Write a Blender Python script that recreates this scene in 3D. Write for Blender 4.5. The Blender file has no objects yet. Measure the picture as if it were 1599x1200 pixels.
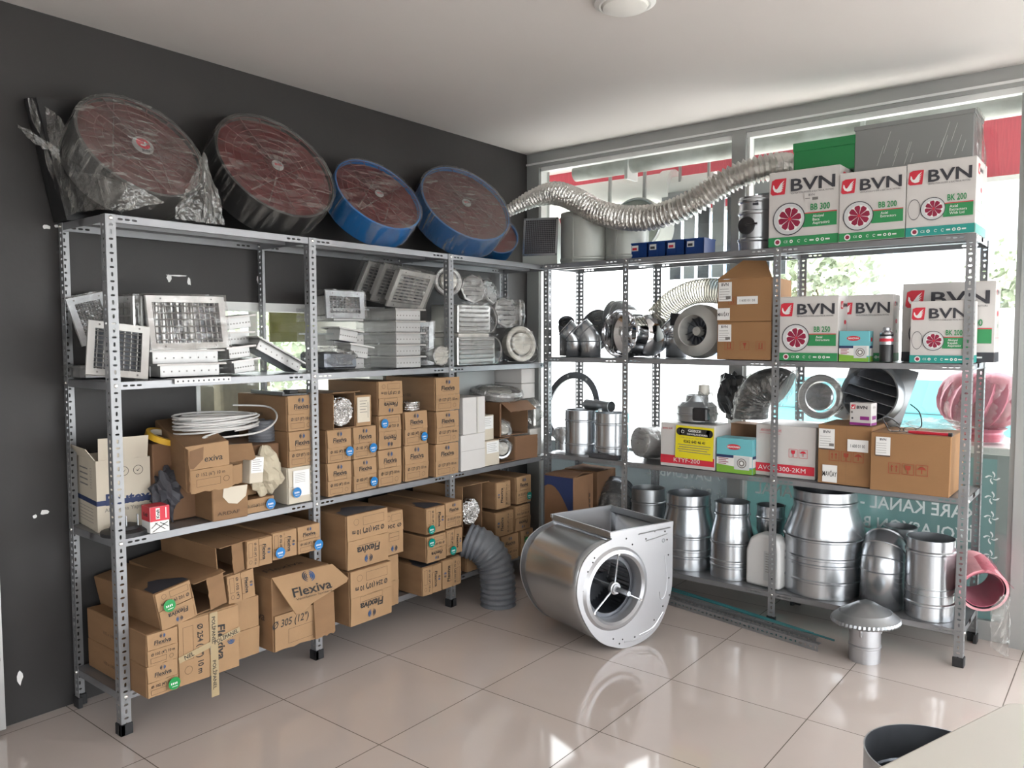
import bpy, bmesh, math, random
from mathutils import Matrix, Vector, noise
PI = math.pi
R = math.radians
S = bpy.context.scene
COL = S.collection
rnd = random.Random(7)

# ---------------------------------------------------------------- camera
cam_d = bpy.data.cameras.new('camera'); cam = bpy.data.objects.new('camera', cam_d); COL.objects.link(cam); S.camera = cam
YAW, PITCH, ROLL = 0.6735, 0.0591, -0.0023
fw = Vector((-math.sin(YAW)*math.cos(PITCH), math.cos(YAW)*math.cos(PITCH), -math.sin(PITCH)))
rt = Vector((math.cos(YAW), math.sin(YAW), 0)); up = rt.cross(fw)
r2 = math.cos(ROLL)*rt + math.sin(ROLL)*up; u2 = -math.sin(ROLL)*rt + math.cos(ROLL)*up
m = Matrix((r2, u2, -fw)).transposed().to_4x4(); m.translation = Vector((2.8015, -1.349, 1.5364))
cam.matrix_world = m
cam_d.sensor_fit = 'HORIZONTAL'; cam_d.sensor_width = 36; cam_d.lens = 1232.4/1599*36
cam_d.clip_start = .02; cam_d.clip_end = 200

# ---------------------------------------------------------------- daylight
w = bpy.data.worlds.new('overcast_sky'); S.world = w; w.use_nodes = True
nt = w.node_tree; bg = nt.nodes['Background']
bg.inputs['Color'].default_value = (0.97, 0.965, 1.0, 1); bg.inputs['Strength'].default_value = 3.0
sun_d = bpy.data.lights.new('sun', 'SUN'); sun_d.energy = 5.0; sun_d.angle = R(6); sun_d.color = (1, .95, .88)
sun = bpy.data.objects.new('sun', sun_d); COL.objects.link(sun); sun.location = (3, 8, 12)
sun.rotation_euler = (R(-19), R(6), R(0))
def portal(name, loc, rot, sx, sy):
    d = bpy.data.lights.new(name, 'AREA'); d.shape = 'RECTANGLE'; d.size = sx; d.size_y = sy
    o = bpy.data.objects.new(name, d); COL.objects.link(o); o.location = loc; o.rotation_euler = rot
    d.cycles.is_portal = True
    return o
portal('daylight_portal_street', (2.4, 3.3, 1.45), (R(-90), 0, 0), 5.9, 2.75)
portal('daylight_portal_side', (5.6, -.3, 1.25), (R(90), 0, R(90)), 7.0, 2.0)
portal('daylight_portal_rear', (3.75, -4.35, 1.3), (R(90), 0, 0), 2.3, 1.7)
S.view_settings.view_transform = 'Standard'; S.view_settings.look = 'None'
S.view_settings.exposure = 1.65; S.view_settings.gamma = 1; S.view_settings.use_curve_mapping = False
S.cycles.use_denoising = True
S.cycles.max_bounces = 10; S.cycles.transparent_max_bounces = 24; S.cycles.diffuse_bounces = 5
S.cycles.glossy_bounces = 5; S.cycles.caustics_reflective = False; S.cycles.caustics_refractive = False
S.cycles.sample_clamp_indirect = 8

# ---------------------------------------------------------------- materials
MATS = {}
def mat(name, col, rough=.5, metal=0., var=0., vscale=6., bump=0., bscale=40., detail=4., spec=None, coat=0., col2=None, stretch=None, rvar=0., trans=0.):
    m = bpy.data.materials.new(name); m.use_nodes = True; MATS[name] = m
    t = m.node_tree; b = t.nodes['Principled BSDF']
    b.inputs['Roughness'].default_value = rough; b.inputs['Metallic'].default_value = metal
    b.inputs['Base Color'].default_value = (*col, 1)
    if spec is not None: b.inputs['Specular IOR Level'].default_value = spec
    if coat: b.inputs['Coat Weight'].default_value = coat; b.inputs['Coat Roughness'].default_value = .08
    if trans: b.inputs['Transmission Weight'].default_value = trans
    tc = t.nodes.new('ShaderNodeTexCoord')
    src = tc.outputs['Object']
    if stretch:
        mp = t.nodes.new('ShaderNodeMapping'); mp.inputs['Scale'].default_value = stretch
        t.links.new(src, mp.inputs['Vector']); src = mp.outputs['Vector']
    if var or rvar:
        n = t.nodes.new('ShaderNodeTexNoise'); n.inputs['Scale'].default_value = vscale; n.inputs['Detail'].default_value = detail
        t.links.new(src, n.inputs['Vector'])
        if var:
            cr = t.nodes.new('ShaderNodeValToRGB'); c2 = col2 or tuple(max(0, c*(1-var)) for c in col)
            c1 = col if col2 else tuple(min(1, c*(1+var)) for c in col)
            cr.color_ramp.elements[0].position = .3; cr.color_ramp.elements[1].position = .7
            cr.color_ramp.elements[0].color = (*c2, 1); cr.color_ramp.elements[1].color = (*c1, 1)
            t.links.new(n.outputs['Fac'], cr.inputs['Fac']); t.links.new(cr.outputs['Color'], b.inputs['Base Color'])
        if rvar:
            mr = t.nodes.new('ShaderNodeMapRange'); mr.inputs['To Min'].default_value = max(.02, rough-rvar); mr.inputs['To Max'].default_value = rough+rvar
            t.links.new(n.outputs['Fac'], mr.inputs['Value']); t.links.new(mr.outputs['Result'], b.inputs['Roughness'])
    if bump:
        n2 = t.nodes.new('ShaderNodeTexNoise'); n2.inputs['Scale'].default_value = bscale; n2.inputs['Detail'].default_value = 3
        bp = t.nodes.new('ShaderNodeBump'); bp.inputs['Strength'].default_value = bump; bp.inputs['Distance'].default_value = .01
        t.links.new(src, n2.inputs['Vector']); t.links.new(n2.outputs['Fac'], bp.inputs['Height']); t.links.new(bp.outputs['Normal'], b.inputs['Normal'])
    return m
def glassy(name, tint=(1, 1, 1), refl=.06, haze=0., hazecol=(.8, .8, .8), rough=.02, streak=None, bump=0., bscale=30):
    """thin clear sheet: straight-through light, a weak reflection, and milky streaks"""
    m = bpy.data.materials.new(name); m.use_nodes = True; MATS[name] = m
    t = m.node_tree; t.nodes.clear(); out = t.nodes.new('ShaderNodeOutputMaterial')
    tr = t.nodes.new('ShaderNodeBsdfTransparent'); tr.inputs['Color'].default_value = (*tint, 1)
    gl = t.nodes.new('ShaderNodeBsdfGlossy'); gl.inputs['Roughness'].default_value = rough
    df = t.nodes.new('ShaderNodeBsdfDiffuse'); df.inputs['Color'].default_value = (*hazecol, 1)
    tl = t.nodes.new('ShaderNodeBsdfTranslucent'); tl.inputs['Color'].default_value = (*hazecol, 1)
    ad = t.nodes.new('ShaderNodeMixShader'); ad.inputs[0].default_value = .35
    t.links.new(df.outputs[0], ad.inputs[1]); t.links.new(tl.outputs[0], ad.inputs[2])
    m1 = t.nodes.new('ShaderNodeMixShader'); m2 = t.nodes.new('ShaderNodeMixShader')
    t.links.new(tr.outputs[0], m1.inputs[1]); t.links.new(ad.outputs[0], m1.inputs[2])
    t.links.new(m1.outputs[0], m2.inputs[1]); t.links.new(gl.outputs[0], m2.inputs[2])
    m1.inputs[0].default_value = haze; m2.inputs[0].default_value = refl
    tc = t.nodes.new('ShaderNodeTexCoord')
    if streak:
        mp = t.nodes.new('ShaderNodeMapping'); mp.inputs['Scale'].default_value = streak; mp.inputs['Rotation'].default_value = (.5, .4, .3)
        n = t.nodes.new('ShaderNodeTexNoise'); n.inputs['Scale'].default_value = 1; n.inputs['Detail'].default_value = 6; n.inputs['Distortion'].default_value = .6
        t.links.new(tc.outputs['Object'], mp.inputs['Vector']); t.links.new(mp.outputs['Vector'], n.inputs['Vector'])
        mr = t.nodes.new('ShaderNodeMapRange'); mr.inputs['From Min'].default_value = .48; mr.inputs['From Max'].default_value = .72
        mr.inputs['To Min'].default_value = haze; mr.inputs['To Max'].default_value = min(.85, haze+.4)
        t.links.new(n.outputs['Fac'], mr.inputs['Value']); t.links.new(mr.outputs['Result'], m1.inputs[0])
    if bump:
        n2 = t.nodes.new('ShaderNodeTexNoise'); n2.inputs['Scale'].default_value = bscale; n2.inputs['Detail'].default_value = 3
        bp = t.nodes.new('ShaderNodeBump'); bp.inputs['Strength'].default_value = bump; bp.inputs['Distance'].default_value = .02
        t.links.new(tc.outputs['Object'], n2.inputs['Vector']); t.links.new(n2.outputs['Fac'], bp.inputs['Height']); t.links.new(bp.outputs['Normal'], gl.inputs['Normal'])
    t.links.new(m2.outputs[0], out.inputs['Surface'])
    return m
mat('wall_dark', (.033, .031, .031), .5, spec=.35, var=.12, vscale=1.2, bump=.12, bscale=18)
mat('wall_light', (.55, .53, .50), .7, var=.05, vscale=2)
mat('ceiling_paint', (.63, .60, .585), .75, var=.03, vscale=.6, bump=.04, bscale=3)
mat('plaster', (.72, .72, .70), .8, bump=.3, bscale=20)
mat('old_plaster', (.50, .52, .48), .8, var=.35, vscale=7, bump=.4, bscale=14, col2=(.78, .80, .78))
mat('frame_alu', (.38, .39, .385), .4, .35, var=.05, vscale=2)
mat('frame_white', (.78, .79, .78), .4)
mat('post_steel', (.29, .295, .305), .42, .55, var=.12, vscale=5, rvar=.08)
mat('shelf_steel', (.30, .305, .32), .38, .6, var=.1, vscale=4, rvar=.08)
mat('bolt_zinc', (.85, .85, .82), .25, .9)
mat('rubber_black', (.018, .018, .020), .55)
mat('black_plastic', (.022, .022, .024), .35)
mat('kraft', (.25, .142, .070), .8, var=.10, vscale=5, bump=.06, bscale=90, stretch=(1, 1, 3))
mat('kraft_light', (.365, .225, .118), .8, var=.08, vscale=6, bump=.06, bscale=90)
mat('kraft_brown', (.19, .10, .052), .8, var=.12, vscale=4, bump=.08, bscale=60)
mat('kraft_tan', (.31, .165, .072), .8, var=.07, vscale=3, bump=.05, bscale=80)
mat('kraft_inside', (.21, .12, .065), .85, var=.08)
mat('carton_dark', (.02, .016, .014), .9)
mat('carton_white', (.62, .60, .585), .6, var=.04, vscale=4)
mat('carton_cream', (.62, .56, .46), .7, var=.05, vscale=5)
mat('carton_side', (.60, .58, .54), .7, var=.05)
mat('paper_crumpled', (.50, .44, .33), .8, var=.15, vscale=14, bump=.5, bscale=30)
mat('ink_black', (.025, .023, .022), .6)
mat('ink_brown', (.075, .045, .028), .7)
mat('ink_grey', (.20, .19, .18), .7)
mat('ink_navy', (.02, .035, .11), .6)
mat('ink_slate', (.045, .045, .055), .6)
mat('ink_blue', (.02, .085, .21), .55)
mat('ink_red', (.62, .03, .055), .5)
mat('ink_orange', (.33, .05, .025), .6)
mat('ink_green', (.03, .26, .09), .5)
mat('ink_teal', (.02, .30, .26), .5)
mat('ink_aqua', (.16, .50, .56), .5)
mat('ink_cyan', (.03, .33, .47), .5)
mat('ink_purple', (.27, .03, .23), .5)
mat('ink_magenta', (.28, .012, .05), .5)
mat('ink_yellow', (.80, .68, .02), .5)
mat('ink_lime', (.20, .42, .05), .5)
mat('ink_pale', (.60, .62, .63), .5)
mat('white_print', (.80, .80, .79), .5)
mat('sticker_blue', (.005, .17, .46), .35)
mat('sticker_green', (.01, .26, .06), .35)
mat('sticker_teal', (.0, .22, .18), .35)
mat('tape_clear', (.40, .31, .18), .35)
mat('galv', (.55, .575, .605), .27, .92, var=.03, vscale=4)
mat('galv_dull', (.40, .42, .44), .38, .85, var=.04, vscale=4)
mat('galv_bright', (.52, .525, .55), .36, .75, var=.02, vscale=4)
mat('galv_dark', (.16, .17, .19), .35, .85, var=.2, vscale=6)
mat('galv_green', (.46, .48, .45), .38, .25, var=.08, vscale=3, rvar=.06)
mat('chrome', (.72, .73, .75), .06, 1.)
mat('foil', (.74, .73, .72), .22, 1., bump=.9, bscale=70)
mat('foil_duct', (.66, .645, .62), .30, .95, bump=.8, bscale=55)
mat('alu_white', (.48, .475, .47), .35, .35, var=.05, vscale=8)
mat('fan_grey', (.46, .46, .44), .45, .1)
mat('alu_anodised', (.58, .575, .56), .33, .7, var=.06, vscale=9)
mat('white_enamel', (.66, .64, .58), .3)
mat('fan_blue', (.0, .12, .37), .4)
mat('fan_black', (.012, .012, .013), .35)
mat('fan_red', (.11, .014, .016), .45, var=.2, vscale=5)
mat('grey_pvc', (.15, .16, .18), .42, bump=.25, bscale=40)
mat('wire_white', (.62, .61, .60), .45)
mat('tape_yellow', (.72, .42, .03), .4)
mat('blue_plastic', (.01, .05, .22), .4)
mat('steel_grey_box', (.27, .28, .28), .45, .4, var=.06, vscale=2)
mat('green_box', (.02, .22, .07), .45)
mat('red_plastic', (.50, .02, .04), .3)
mat('pink_metal', (.40, .11, .16), .35, .1, var=.12, vscale=5)
mat('pink_pvc', (.78, .38, .42), .5, var=.15, vscale=12, bump=.4, bscale=30)
mat('jerrycan', (.72, .72, .72), .45)
mat('cable_teal', (.05, .20, .22), .3)
mat('desk_cream', (.60, .57, .51), .45, var=.04, vscale=2)
mat('fabric_cream', (.78, .73, .62), .85, var=.06, vscale=30, bump=.2, bscale=200)
mat('tree_leaf', (.30, .345, .24), .7, var=.35, vscale=3)
mat('tree_bark', (.12, .09, .06), .9, var=.2)
mat('road', (.36, .36, .36), .85, var=.06, vscale=3)
mat('pavement', (.55, .54, .52), .85, var=.06, vscale=4)
mat('car_paint', (.09, .10, .11), .3, .3)
mat('van_teal', (.12, .38, .42), .3, .1)
mat('van_white', (.75, .76, .76), .35)
mat('facade', (.60, .60, .60), .7, var=.05, vscale=.7)
mat('facade_glass', (.20, .28, .36), .15, .3)
mat('fascia_red', (.52, .07, .10), .55, var=.12, vscale=14, stretch=(14, 1, .6))
mat('poster_olive', (.17, .165, .04), .6, var=.15, vscale=3)
mat('sheet_metal', (.50, .50, .50), .35, .8, var=.12, vscale=2, rvar=.08, bump=.05, bscale=6)
mat('lamp_cover', (.78, .77, .74), .4)
mat('leaf_dust', (.3, .3, .3), .9)
glassy('window_glass', (.97, .99, .98), .05)
glassy('shrink_film', (.95, .95, .95), .07, .035, (.58, .56, .53), .16, streak=(7, 50, 3), bump=.8, bscale=14)
glassy('shrink_film_heavy', (.88, .88, .88), .11, .10, (.60, .59, .56), .18, streak=(12, 60, 8), bump=1., bscale=22)
glassy('pink_film', (.93, .66, .72), .07, .26, (.62, .30, .36), .25, streak=(5, 9, 4), bump=.6, bscale=14)
glassy('clear_duct', (.88, .86, .80), .12, .42, (.50, .48, .42), .2)
def film_mat(name, ca, cb):
    m = bpy.data.materials.new(name); m.use_nodes = True; MATS[name] = m
    t = m.node_tree; t.nodes.clear(); out = t.nodes.new('ShaderNodeOutputMaterial')
    df = t.nodes.new('ShaderNodeBsdfDiffuse'); tl = t.nodes.new('ShaderNodeBsdfTranslucent')
    for b in (df, tl): b.inputs['Color'].default_value = (*ca, 1)
    tr = t.nodes.new('ShaderNodeBsdfTransparent'); tr.inputs['Color'].default_value = (*cb, 1)
    gl = t.nodes.new('ShaderNodeBsdfGlossy'); gl.inputs['Roughness'].default_value = .08
    a = t.nodes.new('ShaderNodeMixShader'); a.inputs[0].default_value = .35
    b_ = t.nodes.new('ShaderNodeMixShader'); b_.inputs[0].default_value = .12
    c = t.nodes.new('ShaderNodeMixShader'); c.inputs[0].default_value = .05
    t.links.new(df.outputs[0], a.inputs[1]); t.links.new(tl.outputs[0], a.inputs[2])
    t.links.new(a.outputs[0], b_.inputs[1]); t.links.new(tr.outputs[0], b_.inputs[2])
    t.links.new(b_.outputs[0], c.inputs[1]); t.links.new(gl.outputs[0], c.inputs[2])
    t.links.new(c.outputs[0], out.inputs['Surface'])
film_mat('frost_grey', (.30, .33, .34), (.40, .43, .45))
film_mat('frost_teal', (.25, .39, .385), (.38, .55, .55))
mat('letter_white', (.78, .84, .84), .6)
# floor: 60 cm polished tiles, thin dark joints
def floor_mat():
    m = mat('floor_tile', (.5, .45, .4), .07); t = m.node_tree; b = t.nodes['Principled BSDF']; N = t.nodes.new; Lk = t.links.new
    tc = N('ShaderNodeTexCoord'); sp = N('ShaderNodeSeparateXYZ'); Lk(tc.outputs['Object'], sp.inputs[0])
    edges = []; cells = []
    for ax in (0, 1):
        d = N('ShaderNodeMath'); d.operation = 'DIVIDE'; d.inputs[1].default_value = .6; Lk(sp.outputs[ax], d.inputs[0])
        rd = N('ShaderNodeMath'); rd.operation = 'ROUND'; Lk(d.outputs[0], rd.inputs[0])
        sb = N('ShaderNodeMath'); sb.operation = 'SUBTRACT'; Lk(d.outputs[0], sb.inputs[0]); Lk(rd.outputs[0], sb.inputs[1])
        ab = N('ShaderNodeMath'); ab.operation = 'ABSOLUTE'; Lk(sb.outputs[0], ab.inputs[0]); edges.append(ab)
        fl = N('ShaderNodeMath'); fl.operation = 'FLOOR'; Lk(d.outputs[0], fl.inputs[0]); cells.append(fl)
    mn = N('ShaderNodeMath'); mn.operation = 'MINIMUM'; Lk(edges[0].outputs[0], mn.inputs[0]); Lk(edges[1].outputs[0], mn.inputs[1])
    lt = N('ShaderNodeMath'); lt.operation = 'LESS_THAN'; lt.inputs[1].default_value = .0032; Lk(mn.outputs[0], lt.inputs[0])
    cb = N('ShaderNodeCombineXYZ'); Lk(cells[0].outputs[0], cb.inputs[0]); Lk(cells[1].outputs[0], cb.inputs[1])
    wn = N('ShaderNodeTexWhiteNoise'); wn.noise_dimensions = '3D'; Lk(cb.outputs[0], wn.inputs['Vector'])
    ns = N('ShaderNodeTexNoise'); ns.inputs['Scale'].default_value = 2.2; ns.inputs['Detail'].default_value = 5; Lk(tc.outputs['Object'], ns.inputs['Vector'])
    add = N('ShaderNodeMath'); add.operation = 'ADD'; Lk(ns.outputs['Fac'], add.inputs[0])
    ml = N('ShaderNodeMath'); ml.operation = 'MULTIPLY'; ml.inputs[1].default_value = .35; Lk(wn.outputs['Value'], ml.inputs[0]); Lk(ml.outputs[0], add.inputs[1])
    cr = N('ShaderNodeValToRGB'); cr.color_ramp.elements[0].position = .35; cr.color_ramp.elements[1].position = .95
    cr.color_ramp.elements[0].color = (.58, .505, .465, 1); cr.color_ramp.elements[1].color = (.64, .565, .525, 1); Lk(add.outputs[0], cr.inputs['Fac'])
    mx = N('ShaderNodeMix'); mx.data_type = 'RGBA'; Lk(lt.outputs[0], mx.inputs[0]); Lk(cr.outputs['Color'], mx.inputs[6]); mx.inputs[7].default_value = (.11, .085, .065, 1)
    Lk(mx.outputs[2], b.inputs['Base Color'])
    mr = N('ShaderNodeMapRange'); mr.inputs['To Min'].default_value = .07; mr.inputs['To Max'].default_value = .6; Lk(lt.outputs[0], mr.inputs['Value']); Lk(mr.outputs['Result'], b.inputs['Roughness'])
floor_mat()

# ---------------------------------------------------------------- mesh builder
_txt = {}
def glyphs(s, bold=0., mono=False):
    key = (s, bold)
    if key not in _txt:
        c = bpy.data.curves.new('t', 'FONT'); c.body = s; c.size = 1; c.offset = bold; c.resolution_u = 2
        o = bpy.data.objects.new('t', c); COL.objects.link(o)
        dg = bpy.context.evaluated_depsgraph_get(); dg.update()
        me = bpy.data.meshes.new_from_object(o.evaluated_get(dg))
        vs = [(v.co.x, v.co.y) for v in me.vertices]; fs = [tuple(p.vertices) for p in me.polygons]
        bpy.data.objects.remove(o); bpy.data.curves.remove(c); bpy.data.meshes.remove(me)
        if not vs: vs = [(0, 0)]
        x0 = min(v[0] for v in vs); x1 = max(v[0] for v in vs)
        _txt[key] = (vs, fs, x0, x1)
    return _txt[key]
class MB:
    def __init__(self): self.v = []; self.f = []; self.m = []; self.M = Matrix.Identity(4); self.names = []
    def mi(self, m):
        if m not in self.names: self.names.append(m)
        return self.names.index(m)
    def add(self, vs, fs, m):
        n = len(self.v); k = self.mi(m); M = self.M
        self.v += [M @ Vector(p) for p in vs]
        for f in fs: self.f.append(tuple(n+i for i in f)); self.m.append(k)
        return self
    def box(self, x0, x1, y0, y1, z0, z1, m):
        vs = [(x, y, z) for x in (x0, x1) for y in (y0, y1) for z in (z0, z1)]
        return self.add(vs, [(0, 1, 3, 2), (4, 6, 7, 5), (0, 4, 5, 1), (2, 3, 7, 6), (0, 2, 6, 4), (1, 5, 7, 3)], m)
    def cbox(self, c, s, m): return self.box(c[0]-s[0]/2, c[0]+s[0]/2, c[1]-s[1]/2, c[1]+s[1]/2, c[2]-s[2]/2, c[2]+s[2]/2, m)
    def bbox(self, x0, x1, y0, y1, z0, z1, m, b=.004, jit=0.):
        """box with chamfered edges"""
        bm = bmesh.new(); bmesh.ops.create_cube(bm, size=1)
        for v in bm.verts: v.co = Vector(((x0+x1)/2+v.co.x*(x1-x0)+rnd.uniform(-jit, jit), (y0+y1)/2+v.co.y*(y1-y0), (z0+z1)/2+v.co.z*(z1-z0)+rnd.uniform(-jit, jit)))
        bmesh.ops.bevel(bm, geom=bm.edges[:], offset=min(b, abs(x1-x0)/3, abs(y1-y0)/3, abs(z1-z0)/3), segments=1 if b < .012 else 3, affect='EDGES', profile=.5)
        bm.verts.index_update(); self.add([v.co[:] for v in bm.verts], [tuple(v.index for v in f.verts) for f in bm.faces], m); bm.free(); return self
    def lathe(self, prof, m, n=40, a0=0., a1=2*PI, cap0=False, cap1=False):
        """profile [(r, z)] about local z; m may be a list per segment"""
        full = abs(a1-a0-2*PI) < 1e-6; k = n if full else n+1
        vs = [(r*math.cos(a0+(a1-a0)*i/n), r*math.sin(a0+(a1-a0)*i/n), z) for r, z in prof for i in range(k)]
        for j in range(len(prof)-1):
            fs = []
            for i in range(n):
                a = j*k+i; b = j*k+(i+1) % k; fs.append((a, b, b+k, a+k))
            mm = m[j] if isinstance(m, (list, tuple)) else m
            if j == 0: base = len(self.v); self.add(vs, fs, mm)
            else:
                kk = self.mi(mm)
                for f in fs: self.f.append(tuple(base+i for i in f)); self.m.append(kk)
        if cap0: self.f.append(tuple(base+i for i in range(k))[::-1]); self.m.append(self.mi(m[0] if isinstance(m, (list, tuple)) else m))
        if cap1: self.f.append(tuple(base+(len(prof)-1)*k+i for i in range(k))); self.m.append(self.mi(m[-1] if isinstance(m, (list, tuple)) else m))
        return self
    def tube(self, pts, rad, m, n=16, closed=False, caps=True, squash=None):
        pts = [Vector(p) for p in pts]; L = len(pts)
        T = [((pts[(i+1) % L] if closed else pts[min(i+1, L-1)])-(pts[(i-1) % L] if closed else pts[max(i-1, 0)])).normalized() for i in range(L)]
        u = T[0].orthogonal().normalized(); vs = []
        for i in range(L):
            u = (u-T[i]*u.dot(T[i])).normalized(); w_ = T[i].cross(u)
            r = rad(i) if callable(rad) else rad
            vs += [pts[i]+(u*math.cos(2*PI*k/n)+w_*math.sin(2*PI*k/n))*r for k in range(n)]
        fs = []
        for i in range(L if closed else L-1):
            for k in range(n):
                a = i*n+k; b = i*n+(k+1) % n; c = ((i+1) % L)*n
                fs.append((a, b, c+(k+1) % n, c+k))
        if caps and not closed: fs += [tuple(range(n))[::-1], tuple((L-1)*n+k for k in range(n))]
        return self.add(vs, fs, m)
    # ---- flat artwork on the canonical front plane (x right, z up, facing -y) ----
    off = .0008
    def poly(self, pts, m, lay=1): return self.add([(p[0], -self.off*lay, p[1]) for p in pts], [tuple(range(len(pts)))], m)
    def rect(self, x0, x1, z0, z1, m, lay=1): return self.poly([(x0, z0), (x1, z0), (x1, z1), (x0, z1)], m, lay)
    def ring(self, cx, cz, r0, r1, m, lay=1, n=28, sx=1., a0=0., a1=2*PI):
        vs = []; 
        for i in range(n+1):
            a = a0+(a1-a0)*i/n
            vs += [(cx+math.cos(a)*r0*sx, -self.off*lay, cz+math.sin(a)*r0), (cx+math.cos(a)*r1*sx, -self.off*lay, cz+math.sin(a)*r1)]
        return self.add(vs, [(2*i, 2*i+1, 2*i+3, 2*i+2) for i in range(n)], m)
    def disc(self, cx, cz, r, m, lay=1, n=28, sx=1.): return self.poly([(cx+math.cos(2*PI*i/n)*r*sx, cz+math.sin(2*PI*i/n)*r) for i in range(n)], m, lay)
    def frame(self, x0, x1, z0, z1, t, m, lay=1):
        self.rect(x0, x1, z0, z0+t, m, lay); self.rect(x0, x1, z1-t, z1, m, lay); self.rect(x0, x0+t, z0+t, z1-t, m, lay); return self.rect(x1-t, x1, z0+t, z1-t, m, lay)
    def text(self, s, cx, z, h, m, width=None, bold=0., lay=1, align='C', mirror=False, slant=0.):
        vs, fs, x0, x1 = glyphs(s, bold); k = h/.73; sx = k
        if width: sx = width/max(1e-6, x1-x0)
        W = (x1-x0)*sx; ox = cx-(W/2 if align == 'C' else 0 if align == 'L' else W); sg = -1 if mirror else 1
        P = [(((x-x0)*sx+ox+slant*y*k), y*k+z) for x, y in vs]
        if mirror: P = [(2*cx-p[0], p[1]) for p in P]
        return self.add([(p[0], -self.off*lay, p[1]) for p in P], fs if not mirror else [f[::-1] for f in fs], m)
    def build(self, name, parent=None, loc=None, rot=None, smooth=25, solid=0.):
        me = bpy.data.meshes.new(name); me.from_pydata([tuple(v) for v in self.v], [], self.f)
        for n in self.names: me.materials.append(MATS[n])
        me.polygons.foreach_set('material_index', self.m)
        if smooth:
            me.polygons.foreach_set('use_smooth', [True]*len(me.polygons)); me.set_sharp_from_angle(angle=R(smooth))
        me.update()
        o = bpy.data.objects.new(name, me); COL.objects.link(o)
        if parent: o.parent = parent
        if loc is not None: o.location = loc
        if rot is not None: o.rotation_euler = rot
        if solid: md = o.modifiers.new('thickness', 'SOLIDIFY'); md.thickness = solid; md.offset = 0
        return o
def tag(o, label=None, cat=None, group=None, kind=None):
    if label: o['label'] = label
    if cat: o['category'] = cat
    if group: o['group'] = group
    if kind: o['kind'] = kind
    return o
def thing(name, label, cat, loc=(0, 0, 0), rotz=0., group=None, tilt=0., pitch=0., M=None):
    o = bpy.data.objects.new(name, None); COL.objects.link(o); o.empty_display_size = .05
    if M is not None: o.matrix_world = M
    else: o.matrix_world = Matrix.Translation(loc) @ Matrix.Rotation(rotz, 4, 'Z') @ Matrix.Rotation(tilt, 4, 'Y') @ Matrix.Rotation(pitch, 4, 'X')
    return tag(o, label, cat, group)
def struct(name, mb, parent=None, **k): 
    o = mb.build(name, parent, **k)
    if parent is None: o['kind'] = 'structure'
    return o
def spline(P, n=12, closed=False):
    P = [Vector(p) for p in P]; out = []; L = len(P)
    for i in range(L if closed else L-1):
        g = lambda j: P[j % L] if closed else P[max(0, min(L-1, j))]
        a, b, c, d = g(i-1), g(i), g(i+1), g(i+2)
        for k in range(n):
            t = k/n; out.append(.5*((2*b)+(c-a)*t+(2*a-5*b+4*c-d)*t*t+(3*b-a-3*c+d)*t**3))
    if not closed: out.append(P[-1])
    return out
def frameM(loc, n, upv=(0, 0, 1)):
    """matrix whose local z points along n"""
    n = Vector(n).normalized(); x = Vector(upv).cross(n)
    x = x.normalized() if x.length > 1e-4 else Vector((1, 0, 0)); y = n.cross(x)
    M = Matrix((x, y, n)).transposed().to_4x4(); M.translation = Vector(loc); return M
def copy_tree(o, parent=None):
    c = o.copy(); COL.objects.link(c)
    if parent: c.parent = parent
    for ch in list(o.children): copy_tree(ch, c)
    return c
LZ, RZ = R(90), 0.     # facing of the left rack and of the window rack

# ---------------------------------------------------------------- room shell
XW, YW, ZC = -.665, 3.2, 2.83
b = MB(); b.box(XW-.2, 5.7, -4.3, YW+.15, -.12, 0, 'floor_tile'); struct('floor', b)
b = MB(); b.box(XW-.2, 5.7, -4.3, YW+.16, ZC, ZC+.15, 'ceiling_paint'); struct('ceiling', b)
# left wall with an opening into the next room
oy0, oy1, oz0, oz1 = .615, 1.80, 1.13, 1.70
b = MB(); b.box(XW-.1, XW, -4.3, oy0, 0, ZC, 'wall_dark'); b.box(XW-.1, XW, oy1, YW+.1, 0, ZC, 'wall_dark')
b.box(XW-.1, XW, oy0, oy1, 0, oz0, 'wall_dark'); b.box(XW-.1, XW, oy0, oy1, oz1, ZC, 'wall_dark'); struct('wall_left', b)
b = MB(); b.box(XW-.1, 5.7, -4.3, -4.2, 0, .45, 'wall_light'); b.box(XW-.1, 2.6, -4.3, -4.2, .45, ZC, 'wall_light'); b.box(4.9, 5.7, -4.3, -4.2, .45, ZC, 'wall_light'); b.box(2.6, 4.9, -4.3, -4.2, 2.15, ZC, 'wall_light'); struct('wall_rear', b)
b = MB(); b.box(5.5, 5.6, -4.2, YW+.1, 0, .25, 'wall_light'); b.box(5.5, 5.6, -4.2, YW+.1, 2.25, ZC, 'wall_light'); b.box(5.5, 5.6, -4.2, -3.8, .25, 2.25, 'wall_light'); struct('wall_right', b)
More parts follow.
